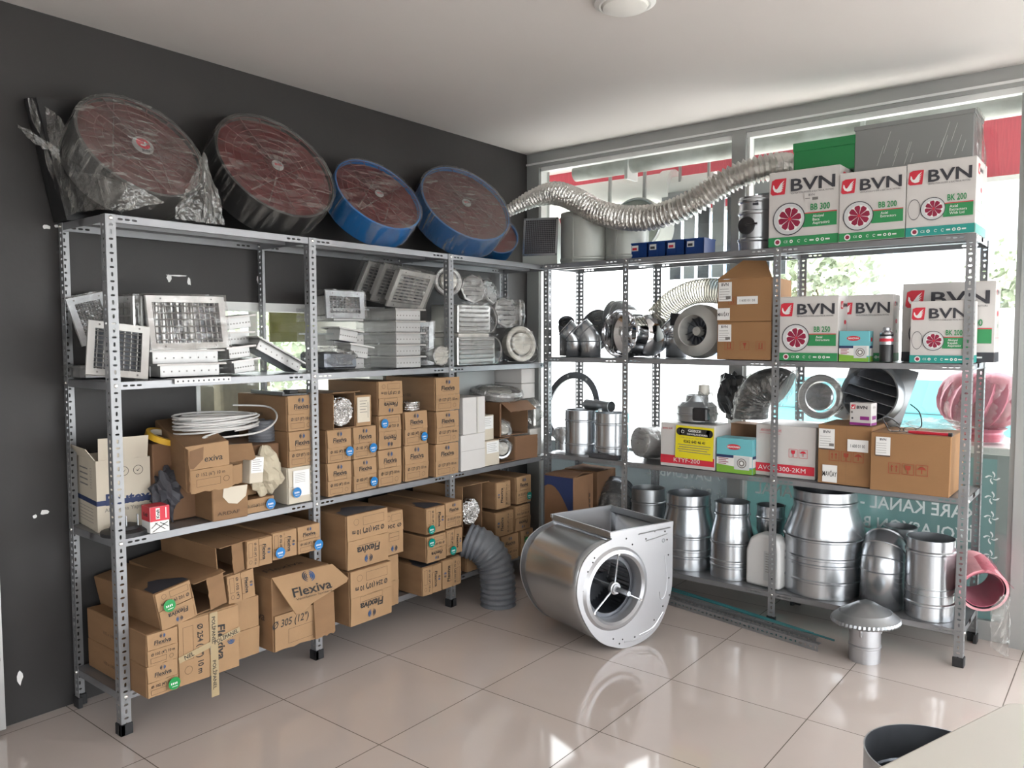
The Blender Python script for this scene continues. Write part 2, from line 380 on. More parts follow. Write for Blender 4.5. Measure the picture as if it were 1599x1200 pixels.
# window wall: low sill course, frame members, glass
b = MB(); b.box(XW, 5.5, YW, YW+.12, 0, .10, 'frame_alu'); struct('wall_window_sill', b)
b = MB(); b.box(XW, 5.5, YW-.03, YW+.10, 2.73, ZC, 'frame_alu'); b.box(XW, 5.5, YW-.04, YW-.03, 2.75, 2.762, 'frame_white'); b.box(XW, 5.5, YW-.02, YW+.03, 2.70, 2.73, 'frame_white'); struct('trim_1', b)
b = MB(); b.box(XW, -.56, YW-.03, YW+.1, 0, 2.73, 'frame_alu'); b.box(-.56, -.545, YW-.02, YW+.05, .1, 2.72, 'frame_white')
b.box(.865, .95, YW-.035, YW+.10, .1, 2.73, 'frame_alu'); b.box(.95, .965, YW-.01, YW+.05, .1, 2.72, 'frame_white')
b.box(2.31, 2.335, YW-.01, YW+.05, .1, 2.72, 'frame_alu'); b.box(2.335, 2.62, YW-.04, YW+.12, 0, 2.73, 'frame_alu')
b.box(3.8, 3.9, YW-.03, YW+.1, .1, 2.73, 'frame_alu'); b.box(5.4, 5.5, YW-.03, YW+.1, .1, 2.73, 'frame_alu'); struct('window_1_frame', b)
for i, (x0, x1) in enumerate(((-.545, .865), (.965, 2.31), (2.62, 3.8), (3.9, 5.4))):
    b = MB(); b.box(x0, x1, YW+.03, YW+.036, .1, 2.70, 'window_glass'); struct('window_%d' % (i+1), b)
# side and rear shop windows (behind and right of the camera)
b = MB()
for y in (-3.8, -2.2, -.6, 1.0, 2.6): b.box(5.5, 5.58, y-.04, y+.04, .25, 2.25, 'frame_alu')
b.box(5.5, 5.58, -3.8, 3.2, 1.7, 1.76, 'frame_alu'); b.box(5.53, 5.536, -3.8, 3.2, .25, 2.25, 'window_glass'); struct('window_5', b)
b = MB()
for x in (2.635, 3.75, 4.865): b.box(x-.035, x+.035, -4.3, -4.22, .45, 2.15, 'frame_alu')
b.box(2.6, 4.9, -4.3, -4.22, 1.3, 1.35, 'frame_alu'); b.box(2.6, 4.9, -4.265, -4.26, .45, 2.15, 'window_glass'); struct('window_6', b)
# opening in left wall: white frame
b = MB()
for y0, y1, z0, z1 in ((oy0, oy0+.02, oz0, oz1), (oy1-.02, oy1, oz0, oz1), (oy0, oy1, oz1-.03, oz1+.012), (oy0, oy1, oz0, oz0+.02)): b.box(XW-.11, XW+.006, y0, y1, z0, z1, 'frame_white')
b.box(XW-.06, XW-.055, oy0+.02, oy1-.02, oz0+.02, oz1-.03, 'window_glass'); struct('window_7', b)
b = MB(); b.box(-.615, -.60, -.62, -.245, .02, 2.35, 'sheet_metal')
for z in (.3, .6, .9, 1.2, 1.5, 1.8, 2.1): b.cbox((-.598, -.262, z), (.004, .012, .012), 'ink_grey')
b.box(XW, -.60, -.62, -.60, .02, 2.35, 'sheet_metal'); struct('trim_2', b)
# next room seen through the opening
b = MB(); b.box(-3.4, XW-.1, .2, 3.4, -.12, 0, 'wall_light'); struct('floor_next_room', b)
b = MB(); b.box(-3.4, XW-.1, .2, 3.4, 2.83, 2.95, 'ceiling_paint'); struct('ceiling_next_room', b)
b = MB(); b.box(-3.4, -3.3, .2, 3.4, 0, .75, 'wall_light'); b.box(-3.4, -3.3, .2, 3.4, 2.5, 2.83, 'wall_light')
for y in (.2, 2.60, 3.3): b.box(-3.4, -3.28, y, y+.09, .75, 2.5, 'frame_white')
b.box(-3.35, -3.345, .3, 3.3, .75, 2.5, 'window_glass'); struct('window_8', b)
b = MB(); b.box(-3.3, XW-.1, .1, .2, 0, 2.83, 'wall_light'); b.box(-3.3, XW-.1, 3.3, 3.4, 0, 2.83, 'wall_light'); struct('wall_next_room', b)
portal('daylight_portal_next_room', (-3.45, 1.8, 1.6), (R(90), 0, R(-90)), 3.1, 1.8)
# chipped paint marks on the dark wall
for i, (y, z, dy, dz) in enumerate(((-.01, 1.985, .02, .01), (.03, 1.992, .012, .008), (-.055, .83, .018, .012), (-.09, .82, .01, .008), (-.17, .18, .014, .03), (.50, 1.806, .012, .02), (.54, 1.822, .05, .004), (.595, 1.80, .01, .024), (.96, 1.83, .008, .02))):
    b = MB(); b.M = Matrix.Translation((XW, y, z)) @ Matrix.Rotation(R(90), 4, 'Z')
    b.poly([(math.cos(a)*dy*rnd.uniform(.6, 1.2), math.sin(a)*dz*rnd.uniform(.6, 1.2)) for a in [k*2*PI/9 for k in range(9)]], 'white_print'); o = b.build('trim_%d' % (i+10)); o['kind'] = 'structure'

# ---------------------------------------------------------------- slotted angle shelving
def slot_cells(b, x0, z0, cw, ch, kind, m, plane):
    """one cell with a slotted hole; plane 'A': (x,0,z), 'B': (0,x,z)"""
    hw, hh = {'h': (.0085, .0042), 'v': (.0042, .0085), 's': (.010, .0042)}[kind]
    cx, cz = x0+cw/2, z0+ch/2
    outer = [(x0, z0), (cx, z0), (x0+cw, z0), (x0+cw, cz), (x0+cw, z0+ch), (cx, z0+ch), (x0, z0+ch), (x0, cz)]
    k = .55
    inner = [(cx-hw*.8, cz-hh*.8), (cx, cz-hh), (cx+hw*.8, cz-hh*.8), (cx+hw, cz), (cx+hw*.8, cz+hh*.8), (cx, cz+hh), (cx-hw*.8, cz+hh*.8), (cx-hw, cz)]
    P = outer+inner
    vs = [(p[0], 0, p[1]) if plane == 'A' else (0, p[0], p[1]) for p in P]
    b.add(vs, [(i, (i+1) % 8, 8+(i+1) % 8, 8+i) for i in range(8)], m)
PW = .038
def post_mesh(H=2.0):
    b = MB(); n = int(round(H/.0263)); ch = H/n
    for pl in 'AB':
        for i in range(n): slot_cells(b, 0, i*ch, PW, ch, 'hv'[i % 2], 'post_steel', pl)
    return b
bolt_b = MB(); bolt_b.M = Matrix.Rotation(R(90), 4, 'X'); bolt_b.lathe([(.0001, .006), (.005, .0055), (.0075, .003), (.008, 0)], 'bolt_zinc', 12)
def rack(name, label, group, loc, rotz, xs, D, levels, H=2.0, skip_front=()):
    root = thing(name, label, 'shelving rack', loc, rotz)
    proto = None; capp = None; boltp = None
    def add_post(x, y, rot, front):
        nonlocal proto, capp, boltp
        if proto is None:
            proto = post_mesh(H).build('post', root, smooth=0, solid=.0018); p = proto
            c = MB(); c.bbox(-.006, PW+.004, -.006, .012, 0, .045, 'rubber_black', .002); c.bbox(-.006, .012, -.006, PW+.004, 0, .045, 'rubber_black', .002); capp = c.build('foot_cap', p)
            boltp = bolt_b.build('bolt', p); boltp.location = (PW*.5, -.001, levels[0]-.014)
            c = None
        else:
            p = proto.copy(); COL.objects.link(p); p.parent = root
            q = capp.copy(); COL.objects.link(q); q.parent = p
            q = boltp.copy(); COL.objects.link(q); q.parent = p
        p.location = (x, y, 0); p.rotation_euler = (0, 0, rot)
        for z in levels[1:]:
            q = boltp.copy(); COL.objects.link(q); q.parent = p; q.location = (PW*.5, -.001, z-.014)
        return p
    for i, x in enumerate(xs):
        last = i == len(xs)-1
        if i not in skip_front: add_post(x+(PW if last else 0), 0, R(90) if last else 0, True)
        add_post(x+(PW if last else 0), D, R(180) if last else R(-90), False)
    for i in range(len(xs)-1):
        x0, x1 = xs[i]+.003, xs[i+1]+(PW-.003 if i == len(xs)-2 else -.001)
        for z in levels:
            b = MB(); rz0 = z-.03
            for yy, s in ((.003, 1), (D-.003, -1)):
                b.M = Matrix.Translation((0, yy, 0))
                xa = x0+.040; 
                for k in range(3): slot_cells(b, xa+k*.027, rz0, .027, .03, 's', 'shelf_steel', 'A')
                xb = x1-.040-.081
                for k in range(3): slot_cells(b, xb+k*.027, rz0, .027, .03, 's', 'shelf_steel', 'A')
                b.M = Matrix.Identity(4)
                for a, c in ((x0, xa), (xa+.081, xb), (xb+.081, x1)): b.add([(a, yy, rz0), (c, yy, rz0), (c, yy, z), (a, yy, z)], [(0, 1, 2, 3)], 'shelf_steel')
                b.box(x0, x1, yy, yy+s*.012, rz0, rz0+.0015, 'shelf_steel')
            b.box(x0, x1, .003, D-.003, z-.0015, z, 'shelf_steel')
            for xx, s in ((x0, 1), (x1, -1)):
                b.box(xx, xx+s*.0015, .003, D-.003, rz0, z, 'shelf_steel')
            # stiffening rib along the underside
            b.box(x0, x1, D/2-.025, D/2+.025, z-.022, z-.002, 'shelf_steel')
            b.build('shelf', root, smooth=0)
    return root
DL = .408
rack('shelving_rack', 'long grey slotted steel shelving rack of three bays along the dark left wall', None, (-.226, .025, 0), LZ, [0, .918, 1.858, 2.80], DL, [.165, .765, 1.37, 2.0])
rack('shelving_rack', 'grey slotted steel shelving rack standing in front of the shop window', None, (-.205, 2.745, 0), RZ, [0, .583, 1.488, 2.368], .405, [.175, .79, 1.41, 2.0])
# ---------------------------------------------------------------- street outside the shop window
b = MB(); b.box(-40, 40, YW+.15, 7.0, -.22, -.10, 'pavement'); struct('ground_pavement', b)
b = MB(); b.box(-40, 40, 7.0, 80, -.35, -.22, 'road'); b.box(5.6, 40, -40, 3.35, -.35, -.15, 'road'); b.box(-40, 5.6, -40, -4.3, -.35, -.15, 'road'); b.box(-40, -3.4, -4.3, 3.35, -.35, -.15, 'road'); struct('ground_street', b)
b = MB(); b.box(-3.4, 6.5, YW+.16, 4.25, 2.93, 3.0, 'plaster'); struct('trim_soffit', b)
# rendered pipe casing along the head of the window, outside
b = MB()
def cyl_x(b, x0, x1, y, z, r, m, n=20): b.tube([(x0, y, z), (x1, y, z)], r, m, n)
cyl_x(b, -.40, 6.2, 3.40, 2.70, .055, 'old_plaster'); t = tag(b.build('plastered_pipe'), 'grey plastered pipe running along the top outside the window', 'pipe')
for x in (.05, 1.55): 
    c = MB(); c.box(x-.012, x+.012, 3.33, 3.47, 2.60, 2.93, 'frame_white'); c.build('pipe_bracket', t)
b = MB(); cyl_x(b, -1.4, .05, 3.95, 2.62, .12, 'frame_white', 28); cyl_x(b, .02, .10, 3.95, 2.62, .135, 'frame_white', 28); cyl_x(b, .10, .42, 3.95, 2.60, .10, 'frame_white', 28)
tag(b.build('white_duct'), 'thick white round duct under the canopy outside the left pane', 'duct')
# red shop fascia beyond the canopy
b = MB(); b.box(-3.2, 9, 4.26, 4.34, 2.50, 3.05, 'fascia_red'); b.box(-3.2, 9, 4.25, 4.35, 3.05, 3.08, 'frame_white'); b.box(-3.2, 9, 4.25, 4.35, 2.47, 2.50, 'frame_white')
tag(b.build('red_fascia'), 'red sign fascia hanging along the canopy edge outside', 'sign board')
# grey slatted shutter panel standing outside behind the flexible duct
t = thing('slatted_shutter', 'grey panel of upright slats hanging outside behind the foil duct', 'shutter', (.47, 3.86, 2.05))
b = MB(); b.box(-.42, .46, -.02, .03, .44, .52, 'galv_dull'); b.build('top_rail', t)
for k in range(8):
    b = MB(); x = -.36+k*.108; b.box(x, x+.085, -.005, .015, -.10, .44, 'galv_dull' if k % 2 else 'galv_dark'); b.build('slat', t)
for k in range(4):
    b = MB(); b.box(-.30+k*.22, -.285+k*.22, .0, .02, .44, .85, 'frame_alu'); b.build('hanger', t)
for k, (x, y, z, r) in enumerate(((-.30, 3.62, 2.30, .17), (.07, 3.47, 2.28, .185))):
    b = MB(); b.lathe([(.001, .0), (r*.9, .01), (r, .03), (r, .26), (r*.93, .275), (r*.9, .262), (.001, .268)], 'galv_green', 40)
    t2 = thing('round_duct_end', ['pale round duct end outside, left of its pair behind the foil duct', 'pale round duct end outside, right of its pair beside the slats'][k], 'duct', M=frameM((x, y+.17, z), (.12, -1, .05)))
    b.build('drum', t2); h_ = MB(); h_.box(-.01, .01, r-.004, r+.30, .12, .14, 'frame_alu'); h_.build('hanger', t2); c = MB(); c.tube([(math.cos(a)*r*.93, math.sin(a)*r*.93, .275) for a in [i*2*PI/40 for i in range(40)]], .008, 'galv_dull', 8, closed=True); c.build('rim', t2)
# parked turquoise van
t = thing('parked_van', 'turquoise van with white upper body parked beyond the window', 'van', (1.9, 8.2, -.22))
b = MB(); prof = [(-2.3, .35), (2.3, .35), (2.35, .9), (2.2, 1.32), (-2.3, 1.32)]
def extr(b, prof, y0, y1, m, inv=False):
    n = len(prof); b.add([(p[0], y0, p[1]) for p in prof]+[(p[0], y1, p[1]) for p in prof], [tuple(range(n)), tuple(range(2*n-1, n-1, -1))]+[(i, n+i, n+(i+1) % n, (i+1) % n) for i in range(n)], m)
extr(b, prof, -.85, .85, 'van_teal'); b.box(-2.3, 2.3, -.87, -.85, .78, .80, 'van_white'); b.box(-2.3, 2.3, -.87, -.85, .98, .985, 'black_plastic'); b.build('lower_body', t)
b = MB(); extr(b, [(-2.3, 1.32), (2.2, 1.32), (1.6, 2.0), (-2.25, 2.05)], -.82, .82, 'van_white'); b.build('upper_body', t)
b = MB(); b.box(.2, 1.3, -.83, -.82, 1.4, 1.85, 'facade_glass'); b.build('side_window', t)
for x in (-1.5, 1.5):
    b = MB(); b.M = Matrix.Translation((x, -.86, .33)) @ Matrix.Rotation(R(90), 4, 'X'); b.lathe([(.001, .06), (.18, .06), (.2, .05), (.33, .05), (.33, -.12)], 'rubber_black', 28); b.build('wheel', t)
def car(x, y, label, m):
    t = thing('parked_car', label, 'car', (x, y, -.22), R(90))
    b = MB(); extr(b, [(-2, .3), (2, .3), (2.1, .6), (1.9, .85), (-1.95, .95), (-2.05, .6)], -.85, .85, m); b.build('car_body', t)
    b = MB(); extr(b, [(-1.5, .93), (1.1, .85), (.5, 1.42), (-1.1, 1.45)], -.72, .72, 'facade_glass'); b.build('cabin', t)
    for sx in (-1.25, 1.3):
        for sy in (-.86, .86):
            b = MB(); b.M = Matrix.Translation((sx, sy, .32)) @ Matrix.Rotation(R(90), 4, 'X'); b.lathe([(.001, .06), (.3, .05), (.32, 0), (.3, -.05), (.001, -.06)], 'rubber_black', 20); b.build('wheel', t)
car(.1, 15.5, 'dark parked car in the street beyond the right post', 'car_paint')
car(-1.9, 17.5, 'pale parked car farther up the street', 'van_white')
def building(x0, x1, y, h, label, cols, rows, m='facade'):
    t = thing('building', label, 'building', ((x0+x1)/2, y, -.3)); W = x1-x0
    b = MB(); b.box(-W/2, W/2, 0, 8, 0, h, m); b.build('facade', t)
    for i in range(cols):
        for j in range(rows):
            cx = -W/2+W*(i+.5)/cols; z = 1.2+(h-1.2)*j/rows
            b = MB(); b.box(cx-W/cols*.36, cx+W/cols*.36, -.05, .02, z, z+(h-1.2)/rows*.68, 'facade_glass'); b.build('window', t)
building(-9, -2.5, 24, 8, 'pale office building with blue windows behind the tree', 4, 3)
building(-1.3, 3.5, 26, 7, 'low white building with dark windows at right of the street', 4, 2)
def tree(x, y, h, r, label, seed):
    q = random.Random(seed); t = thing('street_tree', label, 'tree', (x, y, -.3))
    b = MB(); b.tube([(0, 0, 0), (.05, .02, h*.35), (-.05, .05, h*.7)], lambda i: .12-.03*i, 'tree_bark', 8); b.build('trunk', t)
    b = MB()
    for k in range(1500):
        d = Vector((q.gauss(0, 1), q.gauss(0, 1), q.gauss(0, .8))).normalized()*r*q.uniform(.35, 1)*(1+.25*math.sin(7*q.random()))
        c = Vector((0, 0, h*.75))+Vector((d.x, d.y, d.z*.8)); s = q.uniform(.06, .14)
        u = Vector((q.gauss(0, 1), q.gauss(0, 1), q.gauss(0, 1))).normalized(); v = u.orthogonal().normalized()
        b.add([c-u*s, c+v*s*.6, c+u*s, c-v*s*.6], [(0, 1, 2, 3)], 'tree_leaf')
    b.build('crown', t, smooth=0)
tree(-2.7, 16, 4.4, 1.3, 'green street tree left of the office building', 1)
tree(1.35, 15, 3.6, 1.2, 'yellow-green street tree beyond the right end of the rack', 2)
tree(-8.2, 4.2, 2.0, 1.6, 'leafy bush seen through the left wall opening', 3)
tree(-10.5, 7.6, 2.2, 1.7, 'leafy bush seen at right through the left wall opening', 4)
tree(-12.5, 12.2, 3.6, 2.0, 'leafy tree seen far through the left wall opening', 5)
# frosted film with mirrored lettering on the lower panes
FY = YW+.028
b = MB(); b.box(-.545, .865, FY-.0006, FY, .1, .80, 'frost_grey'); b.build('window_film_1')['kind'] = 'structure'
b = MB(); b.box(.965, 2.255, FY-.0006, FY, .1, .92, 'frost_teal'); b.build('window_film_2')['kind'] = 'structure'
def letters(txt, xr, z, h, width, y=FY-.0012):
    b = MB(); b.M = Matrix.Translation((0, y, 0)); b.off = 0
    b.text(txt, xr-width/2, z, h, 'letter_white', width=width, mirror=True, bold=.012)
    o = b.build('window_lettering', smooth=0); return o
def swirl(x, z, r, y=FY-.0012):
    b = MB(); b.M = Matrix.Translation((x, y, z)); b.off = 0
    for k in range(4):
        a = k*PI/2+.3
        pts = [(math.cos(a+t)*r*(.15+.85*t/1.3), math.sin(a+t)*r*(.15+.85*t/1.3)) for t in [i*1.3/7 for i in range(8)]]
        pts2 = [(math.cos(a+.28*(1-t/1.3)+t+.08)*r*(.12+.62*t/1.3), math.sin(a+.28*(1-t/1.3)+t+.08)*r*(.12+.62*t/1.3)) for t in [i*1.3/7 for i in range(8)]]
        for i in range(7): b.add([(p[0], 0, p[1]) for p in (pts[i], pts[i+1], pts2[i+1], pts2[i])], [(0, 1, 2, 3)], 'letter_white')
    return b.build('window_lettering', smooth=0)
for a in (letters('DAVLUNBAZ', .735, .638, .068, .46), letters('BACA', .735, .528, .068, .20), letters('FLEXİBLE', .735, .40, .068, .40), letters('KARE KANAL - SPİRAL KANAL', 2.165, .600, .070, 1.15),
          letters('İZOLASYON BORULAMA', 2.165, .485, .068, .93), letters('PASLANMAZ', 2.165, .385, .068, .5), swirl(.79, .675, .032), swirl(.79, .56, .032), *[swirl(2.237, z, .034) for z in (.826, .724, .624, .52, .426)]):
    a['kind'] = 'structure'
# pink turbine vents on a display stand outside
def turbine(x, y, z, r, label, film):
    t = thing('turbine_vent', label, 'roof vent', (x, y, z))
    t.scale = (1.1, 1.1, 1)
    b = MB(); b.lathe([(r*.62, 0), (r*.6, .05), (r*.72, .07)], 'pink_metal', 40); b.build('neck', t)
    for k in range(16):
        a = 2*PI*k/16; b = MB(); vs = []
        for i in range(9):
            ph = -1.25+2.55*i/8; rr = r*math.cos(ph)**.75 if math.cos(ph) > 0 else 0; zz = .07+r*.92*(1+math.sin(ph))*.98
            for s, da in ((0, 0), (1, .30), (2, .46)): vs.append((math.cos(a+da+ph*.25)*(rr+(.012, .028, .006)[s]), math.sin(a+da+ph*.25)*(rr+(.012, .028, .006)[s]), zz))
        b.add(vs, [(i*3+s, i*3+s+1, i*3+s+4, i*3+s+3) for i in range(8) for s in (0, 1)], 'pink_metal'); b.build('blade', t, solid=.0015)
    b = MB(); b.lathe([(.001, .07+r*1.86), (r*.35, .06+r*1.84), (r*.4, .05+r*1.78)], 'pink_metal', 30); b.build('cap', t)
    b = MB(); n = 26; prof = [(r*1.02*math.cos(p)**.5+.012, .07+r*.93*(1+math.sin(p))) for p in [-1.45+2.9*i/14 for i in range(15)]]; prof = [(r*.8, .004), (r*.72, .02)]+prof
    b.lathe([(p[0]*(1+rnd.uniform(-.02, .03)), p[1]) for p in prof], 'pink_film' if film else 'shrink_film', n); b.build('plastic_cover', t)
turbine(2.105, 3.72, .957, .172, 'pink turbine roof vent in clear film outside the right end of the rack', True)
t = thing('display_stand', 'pale box stand outside the window under the pink turbine vent', 'stand', (2.02, 3.76, -.1))
b = MB(); b.bbox(-.34, .36, -.17, .2, 0, 1.0, 'steel_grey_box', .004); b.build('stand_body', t)
b = MB(); b.bbox(-.38, .42, -.22, .24, 1.0, 1.04, 'carton_white', .004); b.build('stand_top', t)
# things of the next room
t = thing('office_chair', 'cream fabric office chair seen through the opening in the left wall', 'chair', (-1.65, 1.44, 0), R(-62))
b = MB(); b.bbox(-.23, .23, -.04, .05, .62, 1.28, 'fabric_cream', .03, .01); b.build('backrest', t)
b = MB(); b.bbox(-.24, .24, -.48, 0, .42, .52, 'fabric_cream', .03); b.build('seat', t)
b = MB(); b.tube([(0, -.22, .08), (0, -.22, .42)], .03, 'black_plastic', 12); b.build('gas_column', t)
b = MB()
for k in range(5): b.tube([(0, -.22, .12), (.28*math.cos(k*1.257), -.22+.28*math.sin(k*1.257), .05)], .02, 'black_plastic', 8)
b.build('star_base', t)
t2 = thing('office_chair', 'second cream chair partly cut by the left frame of the wall opening', 'chair', (-1.28, .86, 0), R(-75))
for ch in list(t.children): copy_tree(ch, t2)
t = thing('desk', 'white office desk behind the chairs in the next room', 'desk', (-2.75, 2.3, 0))
b = MB(); b.bbox(-.4, .4, -.9, .9, .72, .76, 'white_enamel', .004); b.build('desk_top', t)
for sx in (-.37, .37):
    for sy in (-.86, .86): b = MB(); b.box(sx-.02, sx+.02, sy-.02, sy+.02, 0, .72, 'frame_alu'); b.build('leg', t)
b = MB(); b.box(-3.275, -3.26, 2.80, 3.28, 1.50, 1.95, 'poster_olive'); tag(b.build('poster'), 'olive green poster on the window of the next room', 'poster')
# round ceiling lamp
t = thing('ceiling_lamp', 'round white flush lamp on the ceiling at the top edge', 'lamp', (1.20, 1.36, ZC))
b = MB(); b.lathe([(.115, 0), (.118, -.012), (.10, -.022), (.092, -.022)], 'frame_white', 48); b.build('lamp_ring', t)
b = MB(); b.lathe([(.094, -.016), (.085, -.030), (.05, -.040), (.001, -.043)], 'lamp_cover', 48); b.build('lamp_shade', t)
# ---------------------------------------------------------------- cartons
def art(b, W, H, ang):
    """matrix putting artwork (origin at its centre) on the front face, turned by ang degrees seen from the front"""
    return Matrix.Translation((0, 0, H/2)) @ Matrix.Rotation(-R(ang), 4, 'Y')
def swoosh(b, x, z, s, dark='ink_slate', blue='ink_blue', lay=3):
    for sg, m in ((-1, dark), (1, blue)):
        for k in range(3):
            r0 = s*(.30+.24*k); c = x+sg*s*.04
            a0, a1 = (R(100), R(250)) if sg < 0 else (R(-80), R(70))
            vs = []
            for i in range(9):
                a = a0+(a1-a0)*i/8; w = s*.085*math.sin(PI*(i+.4)/8.8)+s*.01
                vs += [(c+math.cos(a)*(r0-w), -b.off*lay, z+math.sin(a)*(r0-w)*.9), (c+math.cos(a)*(r0+w), -b.off*lay, z+math.sin(a)*(r0+w)*.9)]
            b.add(vs, [(2*i, 2*i+1, 2*i+3, 2*i+2) for i in range(8)], m)
def flap_panel(b, w, h, m, t=.003, jag=0., q=rnd):
    """panel hanging from z=0 down to z=-h, front at y=0, with slightly worn free edge"""
    n = 9; top = [(-w/2+w*i/n, 0) for i in range(n+1)]; bot = [(-w/2+w*i/n+(.002 if i == 0 else -.002 if i == n else 0), -h+q.uniform(-jag, jag)) for i in range(n+1)]
    F = [(p[0], 0, p[1]) for p in top]+[(p[0], 0, p[1]) for p in bot]; B = [(p[0], t, p[2]) for p in F]; N = n+1
    fs = [(i, N+i, N+i+1, i+1) for i in range(n)]+[(2*N+i, 2*N+i+1, 3*N+i+1, 3*N+i) for i in range(n)]
    fs += [(i, i+1, 2*N+i+1, 2*N+i) for i in range(n)]+[(N+i, 3*N+i, 3*N+i+1, N+i+1) for i in range(n)]+[(0, 2*N, 3*N, N), (n, N+n, 3*N+n, 2*N+n)]
    b.add(F+B, fs, m)
def duct_carton(label, face, W, H, D, z, y, ang=0, size='102 (4") 10 m', sticker=None, xf=None, tilt=0., yaw=0., lean=0., kraft='kraft', open_=2.5, logo='Flexiva', group='brown flexible duct cartons', top_print=False, side_print=True, cat='carton', Zr=LZ, printed=True, flapk=None, bodyw=None):
    """long carton seen on its end: two flaps meeting across the middle"""
    loc = (face, y, z) if Zr == LZ else (y, face, z)
    q = random.Random(label)
    t = thing('duct_carton', label, cat, loc, Zr+R(yaw), group, tilt=R(tilt), pitch=R(lean))
    b = MB(); j = .0015
    b.bbox(-W/2, (W/2 if bodyw is None else -W/2+bodyw), .006, D, 0, H, kraft, .003, j)
    if top_print:
        b.M = Matrix.Translation((0, .008, H+.0016)) @ Matrix.Rotation(R(-90), 4, 'X'); b.off = .0006
        b.poly([(-W*.48, 0), (W*.48, 0), (W*.48, .05), (W*.1, .14), (-W*.1, .16), (-W*.3, .10), (-W*.44, .09)], 'ink_slate')
        b.M = Matrix.Identity(4)
    if side_print:
        b.M = Matrix.Translation((-W/2-.0022, min(.30, D*.6), H*.40)) @ Matrix.Rotation(R(-90), 4, 'Z'); b.off = .0005
        b.text(size.split(' ')[0]+' x 1000', 0, 0, H*.10, 'ink_brown', width=.10)
        b.M = Matrix.Identity(4)
    b.build('carton_body', t)
    w, h = (W, H) if ang % 180 == 0 else (H, W)
    A = art(None, W, H, ang); ff = flapk or ('kraft_light' if kraft == 'kraft' else kraft)
    o = open_*q.uniform(.4, 1.6); hh = h*q.uniform(.49, .53); w -= .004
    b = MB(); b.M = A @ Matrix.Translation((0, 0, h/2-.001)) @ Matrix.Rotation(-R(o), 4, 'X'); flap_panel(b, w, hh, ff, jag=.0015, q=q)
    if printed:
        s = hh
        swoosh(b, 0, -s*.26, s*.20); b.text(logo, 0, -s*.73, s*.27, 'ink_black', width=w*.56, bold=.02 if W < .2 else .028, lay=2, slant=.12)
        b.rect(-w*.24, w*.25, -s*.79, -s*.775, 'ink_brown', 2)
        if q.random() < .5: b.frame(-w*.26, w*.28, -s*.98, -s*.6, .0012, 'ink_brown', 1)
    b.build('upper_flap', t)
    o2 = open_*q.uniform(.2, 1.2)
    b = MB(); hl = h-hh-.003; b.M = A @ Matrix.Translation((0, 0, -h/2+.001)) @ Matrix.Rotation(R(o2), 4, 'X') @ Matrix.Translation((0, 0, hl)); flap_panel(b, w, hl, ff, jag=.0015, q=q)
    if printed:
        b.text('Ø '+size, 0, -hl*.38, hl*.19, 'ink_black', width=w*.78, lay=2, bold=.014 if W < .2 else .024)
        b.frame(-w*.40, w*.12, -hl*.86, -hl*.52, .0012, 'ink_brown', 1); b.ring(w*.28, -hl*.70, hl*.12, hl*.12+.0012, 'ink_brown', 1, 18)
    b.build('lower_flap', t)
    if sticker:
        col, sx, sz = sticker; b = MB(); rr = .024; b.off = .012+.0008
        b.M = Matrix.Translation((0, -.004, 0)); b.disc(sx*W, sz*H, rr, 'sticker_'+col); b.off = .0128+.0006
        for k in range(4): b.rect(sx*W-.014+.007*k, sx*W-.010+.007*k, sz*H-.004, sz*H+.004, 'white_print')
        b.rect(sx*W-.010, sx*W+.012, sz*H-.013, sz*H-.011, 'white_print')
        b.build('round_sticker', t)
    return t
def open_carton(name, label, loc, W, H, D, rotz=LZ, mats=('kraft', 'kraft_inside'), flaps=None, group=None, th=.004, yaw=0., tilt=0., lean=0., open_side='front'):
    """carton open towards the front; flaps = {side: (angle, length)}; 0 = closed, 90 = straight out, 180 = folded back"""
    t = thing(name, label, 'carton', loc, rotz+R(yaw), group, tilt=R(tilt), pitch=R(lean)); m, mi_ = mats
    b = MB()
    def wall(x0, x1, y0, y1, z0, z1): b.box(x0, x1, y0, y1, z0, z1, m)
    wall(-W/2, -W/2+th, 0, D, 0, H); wall(W/2-th, W/2, 0, D, 0, H); wall(-W/2+th, W/2-th, 0, D, 0, th); wall(-W/2+th, W/2-th, 0, D, H-th, H); wall(-W/2+th, W/2-th, D-th, D, th, H-th)
    e = .0004
    b.box(-W/2+th, -W/2+th+e, .001, D-th, th, H-th, mi_); b.box(W/2-th-e, W/2-th, .001, D-th, th, H-th, mi_); b.box(-W/2+th, W/2-th, D-th-e, D-th, th, H-th, mi_); b.box(-W/2+th, W/2-th, .001, D-th, th, th+e, mi_)
    b.build('carton_body', t)
    for side, (a, L) in (flaps or {}).items():
        b = MB()
        if side == 'top': b.M = Matrix.Translation((0, 0, H)) @ Matrix.Rotation(-R(a), 4, 'X'); flap_panel(b, W-.004, L, m, jag=.003)
        if side == 'bottom': b.M = Matrix.Rotation(R(a), 4, 'X') @ Matrix.Rotation(PI, 4, 'Y') @ Matrix.Translation((0, 0, 0)); flap_panel(b, W-.004, L, m, jag=.003)
        if side == 'left': b.M = Matrix.Translation((-W/2, 0, H/2)) @ Matrix.Rotation(-R(a), 4, 'Z') @ Matrix.Rotation(-R(90), 4, 'Y'); flap_panel(b, H-.004, L, m, jag=.003)
        if side == 'right': b.M = Matrix.Translation((W/2, 0, H/2)) @ Matrix.Rotation(R(a), 4, 'Z') @ Matrix.Rotation(R(90), 4, 'Y'); flap_panel(b, H-.004, L, m, jag=.003)
        b.build('flap', t)
    return t
